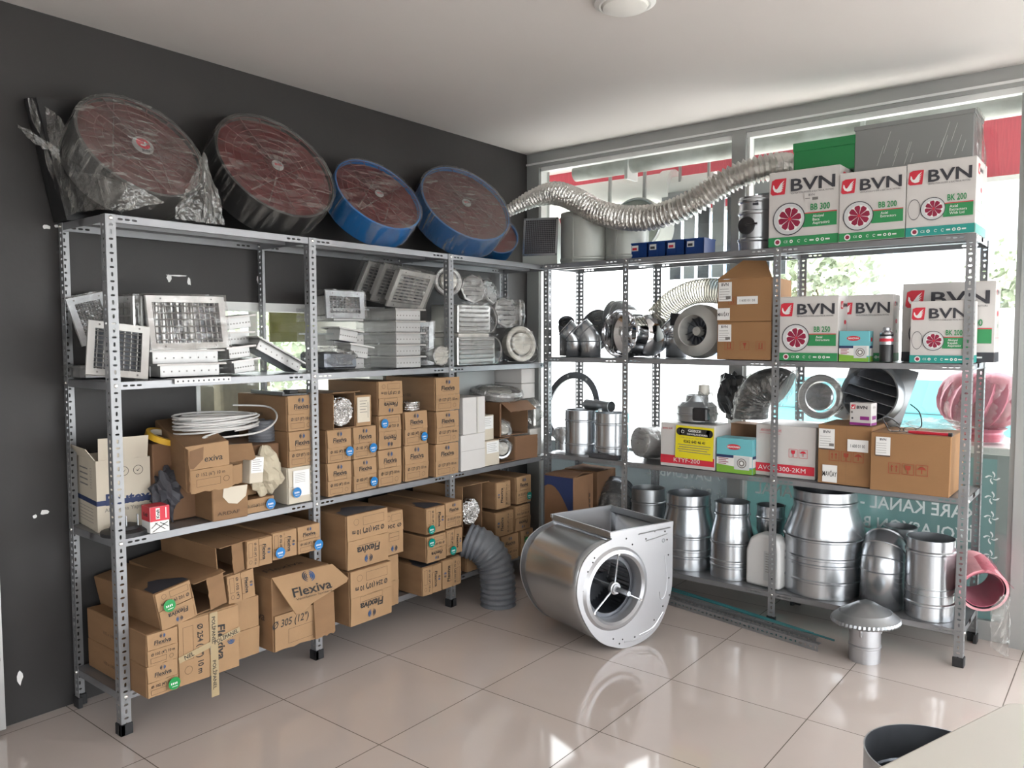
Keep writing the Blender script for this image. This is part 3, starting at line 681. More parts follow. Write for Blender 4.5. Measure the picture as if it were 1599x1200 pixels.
# ---- bottom shelf of the left rack (top of shelf z = .167), first bay
Z1 = .1665; g1 = 'brown flexible duct cartons on the bottom shelf'
DC = duct_carton
DC('bottom-left corner carton with green sticker, lowest of its stack', -.10, .124, .123, .50, Z1, .129, sticker=('green', .30, .27), group=g1)
DC('duct carton right on top of the bottom-left one with the green sticker', -.095, .124, .125, .50, Z1+.125, .129, group=g1)
DC('tilted duct carton with green sticker and upside-down print, topmost at left', -.10, .150, .150, .52, Z1+.257, .205, 180, sticker=('green', -.22, .60), tilt=-9, lean=-3, top_print=True, group=g1, kraft='kraft')
t = DC('big duct carton printed sideways and crossed with clear packing tape', -.10, .262, .262, .50, Z1, .326, -90, size='254 (10") 10 m', group=g1, open_=.5, kraft='kraft_light')
b = MB(); b.off = .006
b.rect(.0, .034, -.085, .262, 'tape_clear', 1); b.M = Matrix.Translation((0, 0, .12)) @ Matrix.Rotation(-R(10), 4, 'Y'); b.rect(-.133, .138, .002, .026, 'tape_clear', 1.02)
b.off = .0066; b.text('NEL', -.09, .006, .017, 'ink_black', lay=1, bold=.02); b.text('POLİPANEL', .075, .006, .017, 'ink_black', lay=1, width=.11, bold=.02)
b.M = Matrix.Translation((.012, 0, .12)) @ Matrix.Rotation(R(90), 4, 'Y'); b.text('POLİPANEL', -.07, -.004, .015, 'ink_black', width=.11, bold=.02); b.text('POLİPANEL', .115, -.004, .015, 'ink_black', width=.12, bold=.02)
b.text('Bu bant ile', .01, -.015, .006, 'ink_grey'); b.build('packing_tape', t)
t = open_carton('duct_carton', 'opened duct carton with dark hollow and loose flap above the taped one', (-.12, .345, Z1+.269), .15, .145, .49, flaps={'right': (12, .085), 'top': (85, .03), 'left': (100, .02)}, group=g1, tilt=-7)
DC('duct carton printed sideways behind the opened one, below the torn pair', -.13, .125, .125, .47, Z1+.262, .498, -90, group=g1, tilt=-4, size='102 (4")')
DC('brown carton lying under the sideways-printed one beside the big flapped box', -.16, .12, .255, .42, Z1, .535, 0, group=g1, printed=False)
open_carton('duct_carton', 'torn open duct carton with black gap, top row left of sideways labels', (-.14, .455, Z1+.385), .125, .13, .45, flaps={'right': (20, .07), 'top': (95, .03)}, group=g1, tilt=-4)
DC('top row duct carton printed sideways without sticker, left of the blue-stickered one', -.13, .124, .124, .47, Z1+.388, .585, -90, group=g1)
DC('top row duct carton printed sideways with blue sticker at its lower left', -.13, .126, .124, .47, Z1+.396, .712, -90, sticker=('blue', -.27, .28), group=g1)
DC('top row duct carton printed upright with blue sticker beside the post', -.13, .126, .124, .47, Z1+.396, .842, 0, sticker=('blue', .33, .22), group=g1)
# the big box with its top flap hanging forward
t = thing('large_duct_carton', 'large carton with wide printed flap folded down over its front', 'carton', (-.10, .778, Z1), LZ, g1)
W, H, D = .31, .325, .47
b = MB(); b.bbox(-W/2, W/2, .004, D, 0, H, 'kraft', .004, .003)
b.M = Matrix.Translation((0, .12, H+.002)) @ Matrix.Rotation(-R(90), 4, 'X'); b.off = .0006; b.text('Flexiva', -.02, -.03, .05, 'ink_brown', width=.20, slant=.1)
b.M = Matrix.Translation((-W/2-.0035, .14, 0)) @ Matrix.Rotation(-R(90), 4, 'Z'); b.text('Flexiva', 0, .13, .04, 'ink_brown', width=.17, bold=.01, slant=.12); swoosh(b, .0, .215, .045, 'ink_brown', 'ink_brown'); b.text('SEMAFLEX', 0, .09, .014, 'ink_brown')
b.build('carton_body', t)
b = MB(); b.M = Matrix.Translation((0, 0, 0)) @ Matrix.Rotation(R(2), 4, 'X') @ Matrix.Translation((0, -.003, .16)); flap_panel(b, W-.01, .16, 'kraft_light', jag=.004)
b.text('Ø 305 (12")', -.07, -.055, .034, 'ink_black', width=.19, bold=.012, slant=.15); b.frame(-.08, .05, -.14, -.075, .0012, 'ink_brown'); b.build('lower_flap', t)
b = MB(); b.M = Matrix.Translation((.02, -.002, H)) @ Matrix.Rotation(-R(36), 4, 'X') @ Matrix.Rotation(R(2), 4, 'Y')
q = [(-W/2-.02, 0), (W/2-.01, 0), (W/2+.045, -.085), (W/2+.03, -.10), (-.02, -.150), (-W/2+.05, -.185), (-W/2+.03, -.18)]
n = len(q); b.add([(p[0], 0, p[1]) for p in q]+[(p[0], .004, p[1]) for p in q], [tuple(range(n))[::-1], tuple(range(n, 2*n))]+[(i, (i+1) % n, n+(i+1) % n, n+i) for i in range(n)], 'kraft_light')
swoosh(b, .0, -.030, .036, 'ink_slate', 'ink_blue'); b.text('Flexiva', -.005, -.108, .042, 'ink_black', width=.205, bold=.018, slant=.12, lay=2); b.text('Ventilation Systems', -.005, -.124, .010, 'ink_black', width=.19, lay=2); b.build('top_flap', t)
b = MB(); b.M = Matrix.Translation((.105, -.016, .195)) @ Matrix.Rotation(-R(3), 4, 'X'); flap_panel(b, .115, .19, 'kraft', jag=.004); b.build('side_flap', t)
# ---- bottom shelf, second bay
DC('large upside-down carton with dark printed top, upper of the pair right of the post', -.10, .262, .262, .47, Z1+.266, 1.165, 180, size='254 (10") 10 m', top_print=True, group=g1, open_=3)
DC('large upside-down carton with dented left side, lower of the pair right of the post', -.08, .264, .262, .49, Z1, 1.165, 180, size='254 (10") 10 m', group=g1, open_=2)
DC('grey-printed upside-down carton squeezed behind the upper large one', -.13, .13, .22, .44, Z1+.272, 1.362, 180, size='206', logo=' ', group=g1)
t = DC('plain carton strip with pale label behind the lower large one', -.15, .10, .26, .42, Z1, 1.36, 0, printed=False, group=g1)
DC('sideways-printed duct carton with teal sticker, top left of the six by the corrugated duct', -.12, .142, .142, .46, Z1+.325, 1.655, -90, sticker=('teal', -.32, .2), top_print=True, group=g1)
DC('upright-printed duct carton, top right of the six by the corrugated duct', -.12, .134, .142, .46, Z1+.330, 1.796, 0, group=g1)
DC('upside-down duct carton with teal sticker, middle left of the six', -.12, .150, .142, .46, Z1+.172, 1.660, 180, sticker=('teal', -.34, .78), group=g1)
DC('sideways-printed duct carton with teal sticker, middle right of the six', -.12, .126, .142, .46, Z1+.178, 1.801, -90, sticker=('teal', -.2, .2), group=g1)
t = DC('sideways-printed duct carton with dark corner, bottom left of the six', -.12, .142, .155, .46, Z1, 1.625, -90, top_print=True, group=g1)
DC('duct carton printed sideways the other way, bottom right of the six', -.12, .150, .160, .46, Z1, 1.778, 90, group=g1)
# ---- bottom shelf, third bay
def foil_disc(name, label, loc, r, depth, rotz, sub=None, cat='duct'):
    t = thing(name, label, cat, loc, rotz); q = random.Random(label); b = MB(); N = 44; rings = []
    K = 16; vs = [(0, -.012, 0)]; 
    for k in range(1, K+1):
        rr = r*k/K
        for i in range(N):
            a = 2*PI*i/N; jr = rr*(1+q.uniform(-.012, .012)) if k < K else rr*(1+q.uniform(-.035, .035))
            vs.append((math.cos(a)*jr, q.uniform(-.011, .009)-(.006 if k < K-1 else -.004), math.sin(a)*jr))
    fs = [(0, 1+(i+1) % N, 1+i) for i in range(N)]
    for k in range(K-1):
        for i in range(N): a = 1+k*N+i; c = 1+k*N+(i+1) % N; fs.append((a, c, c+N, a+N))
    b.add(vs, fs, 'foil'); b.build('crumpled_end', t, smooth=0)
    b = MB(); b.M = Matrix.Rotation(-R(90), 4, 'X'); P = []
    for i in range(int(depth/.006)): P.append((r*(1.0 if i % 2 else .965), .004+i*.006))
    b.lathe(P, 'foil', 40); b.build('foil_wall', t)
    return t
open_carton('duct_carton', 'open carton holding a foil duct beside the post of the bottom shelf', (-.19, 2.03, .40), .17, .29, .40, flaps={'top': (105, .06), 'bottom': (95, .04)}, group=g1)
DC('plain carton under the open one with the foil duct', -.23, .11, .235, .38, Z1, 2.075, 0, printed=False, group=g1)
foil_disc('foil_duct', 'silver foil duct end inside the open carton on the bottom shelf', (-.205, 2.030, .53), .075, .30, LZ)
DC('sideways-printed carton with torn lifted flap, top left in the corner bay', -.19, .135, .165, .40, Z1+.335, 2.315, 90, group=g1, open_=6)
DC('upright-printed carton with teal sticker, top right in the corner bay', -.19, .150, .170, .40, Z1+.335, 2.515, 0, sticker=('teal', .25, .25), group=g1)
DC('sideways-printed carton, middle left in the corner bay', -.19, .17, .150, .40, Z1+.166, 2.325, 90, group=g1, open_=3)
DC('upside-down carton with teal speck, middle right in the corner bay', -.19, .155, .158, .40, Z1+.166, 2.505, 180, group=g1, open_=4)
DC('upright-printed carton, bottom left in the corner bay', -.19, .170, .160, .40, Z1, 2.375, 0, group=g1)
DC('slim upright carton with green sticker, bottom right in the corner bay', -.19, .13, .160, .40, Z1, 2.545, 0, sticker=('green', -.15, .60), group=g1)
# ---- third shelf (z = .767)
Z2 = .7665; g2 = 'brown flexible duct cartons on the waist-high shelf'; F2 = -.245
sz5 = '127 (5") 10 m'
DC('small duct carton beside the middle post, lower left of the four', F2, .150, .162, .40, Z2, 1.115, 0, group=g2)
DC('small blue-stickered duct carton directly on the lower left one of the four', F2, .150, .160, .40, Z2+.164, 1.117, 0, sticker=('blue', .34, .30), group=g2)
DC('small blue-stickered duct carton, lower right of the four', F2, .152, .162, .40, Z2, 1.277, 0, sticker=('blue', .30, .24), group=g2)
DC('small blue-stickered duct carton under the one with a white label', F2, .152, .160, .40, Z2+.164, 1.278, 0, sticker=('blue', .28, .30), group=g2)
open_carton('duct_carton', 'carton with missing end showing crumpled silver foil duct', (F2+.01, 1.125, Z2+.327), .172, .175, .41, flaps={'top': (100, .04), 'left': (95, .05)}, group=g2)
foil_disc('foil_duct', 'crumpled silver foil duct end filling the open carton on the waist-high shelf', (F2+.004, 1.127, Z2+.327+.084), .072, .34, LZ)
t = DC('narrow carton with large cream address label beside the foil duct', F2, .104, .155, .40, Z2+.327, 1.272, 0, printed=False, group=g2, kraft='kraft')
b = MB(); b.off = .007; b.rect(-.045, .036, .02, .146, 'carton_cream'); b.off = .0076
for k in range(5): b.rect(-.030, .018-.01*(k % 2), .125-k*.014, .128-k*.014, 'ink_grey')
b.rect(.022, .025, .04, .12, 'ink_grey'); b.build('address_label', t)
DC('upright duct carton at the bottom of the upside-down column', F2, .165, .190, .40, Z2, 1.446, 0, size=sz5, group=g2)
DC('upside-down duct carton with blue sticker, middle of its column', F2, .160, .175, .40, Z2+.192, 1.448, 180, sticker=('blue', -.30, .78), group=g2)
DC('upside-down duct carton without sticker at the top of its column', F2, .172, .175, .40, Z2+.369, 1.456, 180, size=sz5, group=g2)
DC('duct carton under the blue-stickered one, second column from the right', F2, .182, .192, .40, Z2, 1.640, 0, size=sz5, group=g2)
DC('duct carton with blue sticker under a silver foil ring', F2, .172, .180, .40, Z2+.194, 1.638, 0, sticker=('blue', .28, .22), group=g2)
DC('lowest of three duct cartons beside the third post', -.214, .190, .180, .40, Z2, 1.862-.015, 0, size=sz5, bodyw=.124, group=g2)
DC('middle one of three duct cartons beside the third post', -.214, .186, .180, .40, Z2+.182, 1.868-.015, 0, size=sz5, bodyw=.118, group=g2)
DC('topmost of three duct cartons beside the third post', -.214, .196, .185, .40, Z2+.364, 1.868-.012, 0, size=sz5, bodyw=.118, group=g2)
b_ = thing('foil_duct_ring', 'short ring of silver foil duct lying on top of the blue-stickered carton', 'duct', (F2-.055, 1.64, Z2+.376))
b = MB(); b.lathe([(.058+.003*(k % 2), k*.006) for k in range(9)], 'foil', 40, cap0=True); b.build('duct_wall', b_)
b = MB(); b.lathe([(.057, .048), (.045, .050), (.02, .046), (.001, .047)], 'foil', 30); b.build('duct_top', b_)
foil_disc('foil_duct', 'upright silver foil duct standing behind the foil ring', (F2-.16, 1.60, Z2+.376+.075), .072, .20, LZ)
DC('upper duct carton of the pair left of the middle post', F2, .148, .165, .40, Z2+.339, .895, 0, size=sz5, group=g2)
DC('lower duct carton of the pair left of the middle post', F2, .148, .165, .40, Z2+.172, .897, 0, size=sz5, group=g2)
t = DC('pale carton with a large white label and small blue sticker beside the middle post', F2, .138, .170, .40, Z2, .885, 0, printed=False, kraft='carton_cream', group=g2, sticker=('blue', -.22, .32))
b = MB(); b.off = .0095; b.rect(-.045, .045, .035, .155, 'white_print'); b.off = .010
for k in range(6): b.rect(-.036, .02, .140-k*.008, .1415-k*.008, 'ink_grey')
b.build('address_label', t)
t = thing('torn_duct_carton', 'torn large duct carton with drooping front at the left of the cable coil', 'carton', (-.14, .365, Z2+.155), LZ-R(14), g2, tilt=R(-4), pitch=R(9))
b = MB(); b.bbox(-.085, .085, .004, .46, -.0, .195, 'kraft', .004, .003); b.build('carton_body', t)
b = MB(); b.M = Matrix.Translation((0, -.002, .195)) @ Matrix.Rotation(-R(4), 4, 'X'); flap_panel(b, .168, .10, 'kraft_light', jag=.004); b.text('exiva', .02, -.072, .026, 'ink_black', bold=.012, slant=.12); b.poly([(-.07, -.02), (-.015, -.01), (-.02, -.06), (-.06, -.095), (-.078, -.09)], 'kraft_inside', 1.5); b.build('upper_flap', t)
b = MB(); b.M = Matrix.Rotation(R(5), 4, 'X') @ Matrix.Translation((.01, -.004, .096)); flap_panel(b, .168, .10, 'kraft_light', jag=.004); b.text('Ø 152 (6") 10 m', -.005, -.03, .015, 'ink_black', width=.115); b.frame(-.06, .035, -.075, -.042, .0012, 'ink_brown'); b.ring(.058, -.056, .011, .0125, 'ink_brown'); b.build('lower_flap', t)
b = MB(); b.M = Matrix.Translation((-.086, -.004, .10)) @ Matrix.Rotation(-R(82), 4, 'Z') @ Matrix.Rotation(-R(90), 4, 'Y'); flap_panel(b, .18, .028, 'kraft', jag=.006); b.build('torn_edge', t)
t = thing('duct_carton', 'low carton with torn cream paper patch under the crushed cartons', 'carton', (-.20, .495, Z2), LZ-R(4), g2)
b = MB(); b.bbox(-.082, .082, .0, .42, 0, .14, 'kraft', .004, .003); b.build('carton_body', t)
b = MB(); b.off = .003; b.poly([(-.03, .138), (.078, .138), (.07, .09), (.03, .062), (-.01, .07), (-.035, .10)], 'carton_cream'); b.build('torn_paper', t)
b = MB(); b.off = .003; b.text('ARDAF', -.01, .022, .016, 'ink_brown', width=.10); b.build('printed_lettering', t)
t = DC('small low carton with blue sticker between the crushed cartons and the pale one', F2+.02, .148, .062, .40, Z2, .655, 0, printed=False, sticker=('blue', .30, .50), group=g2)
b = MB(); b.off = .008; b.text('Ø 102 (4") 10 m', -.02, .028, .013, 'ink_black', width=.10); b.build('printed_lettering', t)
t = thing('crushed_duct_carton', 'crushed carton with wide open kraft flaps beside the drooping one', 'carton', (-.20, .545, Z2+.142), LZ+R(3), g2)
b = MB(); b.bbox(-.10, .06, .03, .42, 0, .16, 'kraft', .004, .004); b.build('carton_body', t)
b = MB(); b.M = Matrix.Translation((-.02, .01, .175)) @ Matrix.Rotation(-R(28), 4, 'X') @ Matrix.Rotation(R(3), 4, 'Y'); flap_panel(b, .175, .075, 'kraft', jag=.006); b.build('upper_flap', t)
b = MB(); b.M = Matrix.Translation((-.045, .0, .085)) @ Matrix.Rotation(R(6), 4, 'X') @ Matrix.Rotation(-R(5), 4, 'Y'); flap_panel(b, .11, .085, 'kraft_light', jag=.004); b.build('lower_flap', t)
t = thing('label_carton', 'small cream carton with a printed label leaning out of the crushed ones', 'carton', (-.215, .610, Z2+.140), LZ+R(6), None, tilt=R(4))
b = MB(); b.bbox(-.036, .036, -.03, .05, .0, .115, 'carton_cream', .003); b.build('carton_body', t)
b = MB(); b.M = Matrix.Translation((0, -.031, 0)); b.rect(-.033, .033, .045, .112, 'white_print'); b.off = .0014
for k in range(6): b.rect(-.026, .012+.01*(k % 2), .10-k*.009, .102-k*.009, 'ink_grey')
b.build('address_label', t)
def crumple(name, label, loc, sx, sy, sz, m, seed, cat, amp=.25, n=20, parent=None):
    q = random.Random(seed); b = MB(); vs = []; K = 12
    for j in range(K+1):
        ph = PI*j/K
        for i in range(n):
            a = 2*PI*i/n; d = Vector((math.cos(a)*math.sin(ph), math.sin(a)*math.sin(ph), math.cos(ph)))
            f = 1+amp*noise.noise(d*2.2+Vector((seed, 0, 0)))*1.6+q.uniform(-.05, .05)*amp*3
            vs.append((d.x*sx*f, d.y*sy*f, d.z*sz*f+sz))
    b.add(vs, [(j*n+i, j*n+(i+1) % n, (j+1)*n+(i+1) % n, (j+1)*n+i) for j in range(K) for i in range(n)][::1], m)
    o = b.build(name, parent, loc, smooth=0)
    if cat: tag(o, label, cat)
    return o
crumple('crumpled_paper', 'crumpled kraft paper bag stuffed beside the stacked pair of cartons', (-.27, .715, Z2+.062), .06, .075, .105, 'paper_crumpled', 5, 'paper')
DC('carton with blue dot lying behind the crumpled kraft paper', F2-.06, .11, .10, .34, Z2+.066, .64, 0, printed=False, sticker=('blue', .1, .8), group=g2)
# ---- white glue carton, tape, coil, small boxes at the left end
t = thing('white_carton', 'white printed carton with upright open flaps at the left end of the waist-high shelf', 'carton', (-.39, .140, Z2), LZ-R(8))
b = MB(); b.box(-.1025, .1025, 0, .004, 0, .285, 'carton_cream'); b.box(-.1025, .1025, .256, .26, 0, .285, 'carton_cream'); b.box(-.1025, -.0985, .004, .256, 0, .285, 'carton_cream'); b.box(.0985, .1025, .004, .256, 0, .285, 'carton_cream'); b.box(-.0985, .0985, .004, .256, 0, .004, 'carton_cream'); b.build('carton_body', t)
b = MB(); b.rect(-.103, .103, .105, .125, 'ink_navy'); b.off = .0014; b.text('Bautex', .015, .105, .046, 'ink_navy', width=.17, bold=.03, lay=1); b.text('Alçı Levha Yapış.', .0, .078, .016, 'ink_grey', width=.15)
for x in (.0, .055): b.ring(x, .235, .017, .019, 'ink_black'); b.poly([(x-.009, .236), (x-.002, .229), (x+.009, .243), (x-.001, .234)], 'ink_black')
b.build('printed_lettering', t)
b = MB(); b.M = Matrix.Translation((-.1025, .13, 0)) @ Matrix.Rotation(-R(90), 4, 'Z'); b.rect(-.13, .13, .105, .125, 'ink_navy')
for k in range(4): b.rect(-.09, .02, .24-k*.022, .246-k*.022, 'ink_grey'); b.frame(.05, .07, .235-k*.022, .25-k*.022, .0015, 'ink_grey')
for k in range(5): b.rect(-.10, .08, .085-k*.014, .087-k*.014, 'ink_grey')
b.build('side_print', t)
b = MB(); b.M = Matrix.Translation((0, .0, .285)) @ Matrix.Rotation(R(8), 4, 'X'); b.M = b.M @ Matrix.Translation((0, 0, .09)); flap_panel(b, .19, .09, 'carton_cream', jag=.001); b.build('flap', t)
b = MB(); b.M = Matrix.Translation((-.1025, .13, .285)) @ Matrix.Rotation(-R(90), 4, 'Z') @ Matrix.Rotation(R(35), 4, 'X') @ Matrix.Translation((0, 0, .06)); flap_panel(b, .24, .06, 'carton_cream', jag=.001); b.build('flap', t)
t = thing('tape_roll', 'roll of yellow adhesive tape on top of the long brown carton', 'tape', M=frameM((-.42, .33, Z2+.352), (.30, .22, 1)))
b = MB(); b.lathe([(.062, -.012), (.062, .012), (.078, .012), (.078, -.012), (.062, -.012)], ['kraft_light', 'tape_yellow', 'tape_yellow', 'tape_yellow'], 48); b.build('tape_winding', t)
b = MB(); b.lathe([(.058, -.012), (.058, .012), (.0625, .012)], 'carton_cream', 48); b.build('core', t)
t = thing('long_brown_carton', 'plain brown carton lying deep behind the white printed carton', 'carton', (-.36, .365, Z2), LZ)
b = MB(); b.bbox(-.12, .12, 0, .25, 0, .335, 'kraft_brown', .004, .003); b.build('carton_body', t)
q = random.Random(3); P = []
for k in range(17*22):
    a = 2*PI*k/22; l = k/22; r = .165+.018*math.sin(l*2.7)+q.uniform(-.002, .002)
    P.append((math.cos(a)*r*.72, math.sin(a)*r*1.08, .012+.0038*l+.006*math.sin(a+l)))
t = thing('cable_coil', 'loose coil of white cable lying on the torn cartons', 'cable', (-.33, .52, Z2+.362), R(6))
b = MB(); b.tube(P, .0042, 'wire_white', 6); b.build('coiled_cable', t)
b = MB(); b.tube(spline([(.10, -.02, .02), (.125, -.16, -.002), (.14, .10, -.004), (.10, .24, .04), (-.02, .30, .085), (-.11, .17, .10)], 10), .0042, 'wire_white', 6); b.build('loose_end', t)
t = thing('pipe_hose_roll', 'small roll of grey hose standing right of the white cable coil', 'hose', (-.40, .79, Z2+.29))
b = MB(); b.lathe([(.062-.003*(k % 2), k*.007) for k in range(15)]+[(.04, .10), (.03, .09)], 'grey_pvc', 36, cap0=True); b.build('hose_winding', t)
b = thing('plain_carton', 'brown carton under the grey hose roll and the cable coil', 'carton', (-.30, .72, Z2+.168), LZ, g2)
c = MB(); c.bbox(-.10, .09, 0, .30, 0, .12, 'kraft_brown', .004, .002); c.build('carton_body', b)
t = thing('dark_bracket', 'flat black steel bracket lying on the pair of cartons left of the post', 'bracket', (-.40, .88, Z2+.506), R(84))
b = MB(); b.box(-.06, .06, -.16, .14, 0, .006, 'black_plastic'); b.box(-.065, -.055, -.16, .14, 0, .016, 'black_plastic'); b.build('plate', t)
b = MB(); b.cbox((.01, -.10, .014), (.04, .06, .016), 'rubber_black'); b.build('clamp_block', t)
t = thing('screw_box', 'small red and white box of screws at the shelf edge', 'box', (-.222, .198, Z2), LZ-R(4))
b = MB(); b.bbox(-.038, .038, .002, .08, 0, .104, 'white_print', .001); b.build('box_body', t)
b = MB(); b.rect(-.038, .038, .046, .104, 'ink_red'); b.off = .0014; b.M = Matrix.Translation((-.008, 0, .076)) @ Matrix.Rotation(-R(90), 4, 'Y'); b.rect(-.022, .022, -.008, .008, 'white_print', .8); b.text('Kraft', 0, -.006, .013, 'ink_black', bold=.03, width=.036)
b.M = Matrix.Identity(4); 
for x0, z0, x1, z1 in ((-.03, .005, .03, .038), (-.02, .04, .02, .01), (.0, .04, .032, .02), (-.034, .02, -.01, .04)):
    dx, dz = x1-x0, z1-z0; l = math.hypot(dx, dz); nx, nz = -dz/l*.0012, dx/l*.0012; b.poly([(x0-nx, z0-nz), (x1-nx, z1-nz), (x1+nx, z1+nz), (x0+nx, z0+nz)][::1], 'ink_black')
b.rect(.022, .026, .055, .098, 'white_print'); b.build('printed_front', t)
b = MB(); b.M = Matrix.Translation((-.038, .04, 0)) @ Matrix.Rotation(-R(90), 4, 'Z'); b.rect(-.038, .038, .046, .104, 'ink_red'); b.off = .0014; b.text('Kraft', .0, .065, .016, 'ink_black', bold=.03, width=.04); b.build('printed_side', t)
b = MB(); b.M = Matrix.Translation((0, .002, .104)) @ Matrix.Rotation(-R(90), 4, 'X'); b.rect(-.038, .038, 0, .078, 'ink_red', .5); b.build('printed_top', t)
b = crumple('dark_cloth', 'dark grey cloth draped behind the red screw box', (-.33, .285, Z2+.02), .04, .06, .085, 'ink_slate', 9, 'cloth', .5)
t = thing('caster_plate', 'black round machine foot with two steel studs on the shelf end', 'machine foot', (-.315, .10, Z2))
b = MB(); b.lathe([(.001, .0), (.085, 0), (.085, .014), (.055, .022), (.05, .034), (.001, .036)], 'rubber_black', 40); b.build('rubber_disc', t)
for x in (-.005, .04): b = MB(); b.tube([(.03, x, .03), (.03, x, .075)], .0035, 'galv', 10); b.build('stud', t)
# ---------------------------------------------------------------- wrapped axial fans on top of the left rack
def axial_fan(label, c, n, r, depth, body, facem, seed, badge='ring', heavy=False, inset=.02):
    """drum with a red guard disc, axis along n; c = centre of the front disc"""
    q = random.Random(seed); n = Vector(n).normalized(); M = frameM(c, n)
    t = thing('axial_fan', label, 'fan', M=M, group=None)
    b = MB(); b.lathe([(r*.90, -depth), (r, -depth), (r, 0), (r*.975, .004), (r*.965, 0), (r*.965, -inset*1.2)], body, 64); b.build('drum', t)
    b = MB(); b.lathe([(.001, -inset-.002), (r*.96, -inset-.002)], facem, 64, ); 
    b.build('impeller_disc', t)
    b = MB()
    for k in range(7):
        a = 2*PI*k/7; vs = []
        for i in range(6):
            rr = r*(.2+.72*i/5); vs += [(math.cos(a-.20)*rr, math.sin(a-.20)*rr, -inset+.001), (math.cos(a+.18)*rr, math.sin(a+.18)*rr, -inset+.012)]
        b.add(vs, [(2*i, 2*i+2, 2*i+3, 2*i+1) for i in range(5)], facem)
    b.build('blades', t)
    b = MB()
    for k in range(1, 9): 
        rr = r*.96*k/8.; b.tube([(math.cos(a)*rr, math.sin(a)*rr, -.002) for a in [i*2*PI/48 for i in range(48)]], .0016, 'fan_red', 5, closed=True)
    for k in range(8): a = PI*k/8; b.tube([(-math.cos(a)*r*.96, -math.sin(a)*r*.96, -.004), (math.cos(a)*r*.96, math.sin(a)*r*.96, -.004)], .002, 'fan_red', 5)
    b.build('wire_guard', t)
    br = .17 if badge == 'ring' else .10
    b = MB(); b.lathe([(.001, .006), (r*br*.97, .006), (r*br, 0)], 'alu_white', 32); g = b.build('badge', t)
    b = MB(); b.M = Matrix.Rotation(-R(90), 4, 'X'); b.off = .0075
    if badge == 'ring': b.disc(0, r*.02, r*.11, 'ink_red'); b.off = .008; b.text('BVN', 0, -r*.145, r*.05, 'ink_slate', bold=.02); b.ring(-r*.01, r*.03, r*.03, r*.065, 'white_print', 1, 14, 1, -2.4, .6)
    else: b.text('BVN', 0, -r*.02, r*.045, 'ink_red', bold=.03)
    b.build('printed_logo', g)
    # stretch film: a tight crinkled skin
    b = MB(); N = 56
    prof = [(r*.55, -depth-.012), (r*1.015, -depth*.96), (r*1.03, -depth*.5), (r*1.022, .004), (r*.90, .014), (r*.6, .018), (r*.25, .018), (.002, .018)]
    vs = []
    for j, (rr, z) in enumerate(prof):
        for i in range(N):
            a = 2*PI*i/N; f = 1+.018*noise.noise(Vector((math.cos(a)*3, math.sin(a)*3, j*.7+seed)))+q.uniform(0, .007)
            vs.append((math.cos(a)*rr*f, math.sin(a)*rr*f, z+q.uniform(-.002, .003)))
    b.add(vs, [(j*N+i, j*N+(i+1) % N, (j+1)*N+(i+1) % N, (j+1)*N+i) for j in range(len(prof)-1) for i in range(N)], 'shrink_film_heavy' if heavy else 'shrink_film'); b.build('stretch_film', t, smooth=30)
    b = MB()   # tight film strands across the face
    for k in range(7):
        a = q.uniform(0, PI); off = q.uniform(-.55, .55)*r; d = Vector((math.cos(a), math.sin(a))); p = Vector((-d.y, d.x))*off; hl = math.sqrt(max(.01, r*r-off*off))*.97
        w_ = q.uniform(.0015, .004); A, B = p-d*hl, p+d*hl; nn = Vector((-d.y, d.x))*w_
        b.add([(A.x-nn.x, A.y-nn.y, .021), (B.x-nn.x*.3, B.y-nn.y*.3, .021), (B.x+nn.x*.3, B.y+nn.y*.3, .0215), (A.x+nn.x, A.y+nn.y, .0215)], [(0, 1, 2, 3)], 'shrink_film_heavy')
    b.build('film_strand', t)
    return t
NF = (.74, .06, .60)
FAN = [((-.349, .237, 2.304), (.839, .038, .543), .253, .165), ((-.369, .881, 2.336), (.854, -.04, .519), .294, .158), ((-.356, 1.494, 2.289), (.794, -.11, .597), .248, .142), ((-.364, 2.188, 2.333), (.787, -.227, .573), .289, .159)]
axial_fan('leftmost black axial fan on the top shelf, red disc with round bird badge, wrapped', *FAN[0], 'fan_black', 'fan_red', 1, 'ring', True)
axial_fan('large black axial fan with red disc and small oval badge, second from left on top', *FAN[1], 'fan_black', 'fan_red', 2, 'oval')
axial_fan('smaller blue axial fan in film, left of the two blue ones', *FAN[2], 'fan_blue', 'fan_red', 3, 'oval')
axial_fan('larger blue axial fan in film beside the room corner', *FAN[3], 'fan_blue', 'fan_red', 4, 'oval', True)
# folds of film hanging off the left fan
t = thing('plastic_film', 'loose crumpled clear film bunched behind and under the leftmost fan', 'plastic film', (0, 0, 2.003))
b = MB(); q = random.Random(11)
def sheet(b, P, Q, m, n=14, k=10, amp=.02, seed=0):
    P = [Vector(p) for p in P]; Q = [Vector(p) for p in Q]; A = spline(P, max(2, n//(len(P)-1))); B = spline(Q, max(2, n//(len(Q)-1))); L = min(len(A), len(B)); vs = []
    for i in range(L):
        for j in range(k+1):
            u = j/k; p = A[i].lerp(B[i], u); f = noise.noise(p*9+Vector((seed, 0, 0)))*amp+q.uniform(-.3, .3)*amp; vs.append(p+Vector((f, f*.6, abs(f*.5))))
    b.add(vs, [(i*(k+1)+j, (i+1)*(k+1)+j, (i+1)*(k+1)+j+1, i*(k+1)+j+1) for i in range(L-1) for j in range(k)], m)
sheet(b, [(-.56, -.10, .45), (-.50, -.02, .40), (-.44, .0, .33), (-.33, .03, .22)], [(-.56, .02, .01), (-.46, -.0, .01), (-.33, .0, .01), (-.24, .04, .01)], 'shrink_film_heavy', 24, 16, .025, 1)
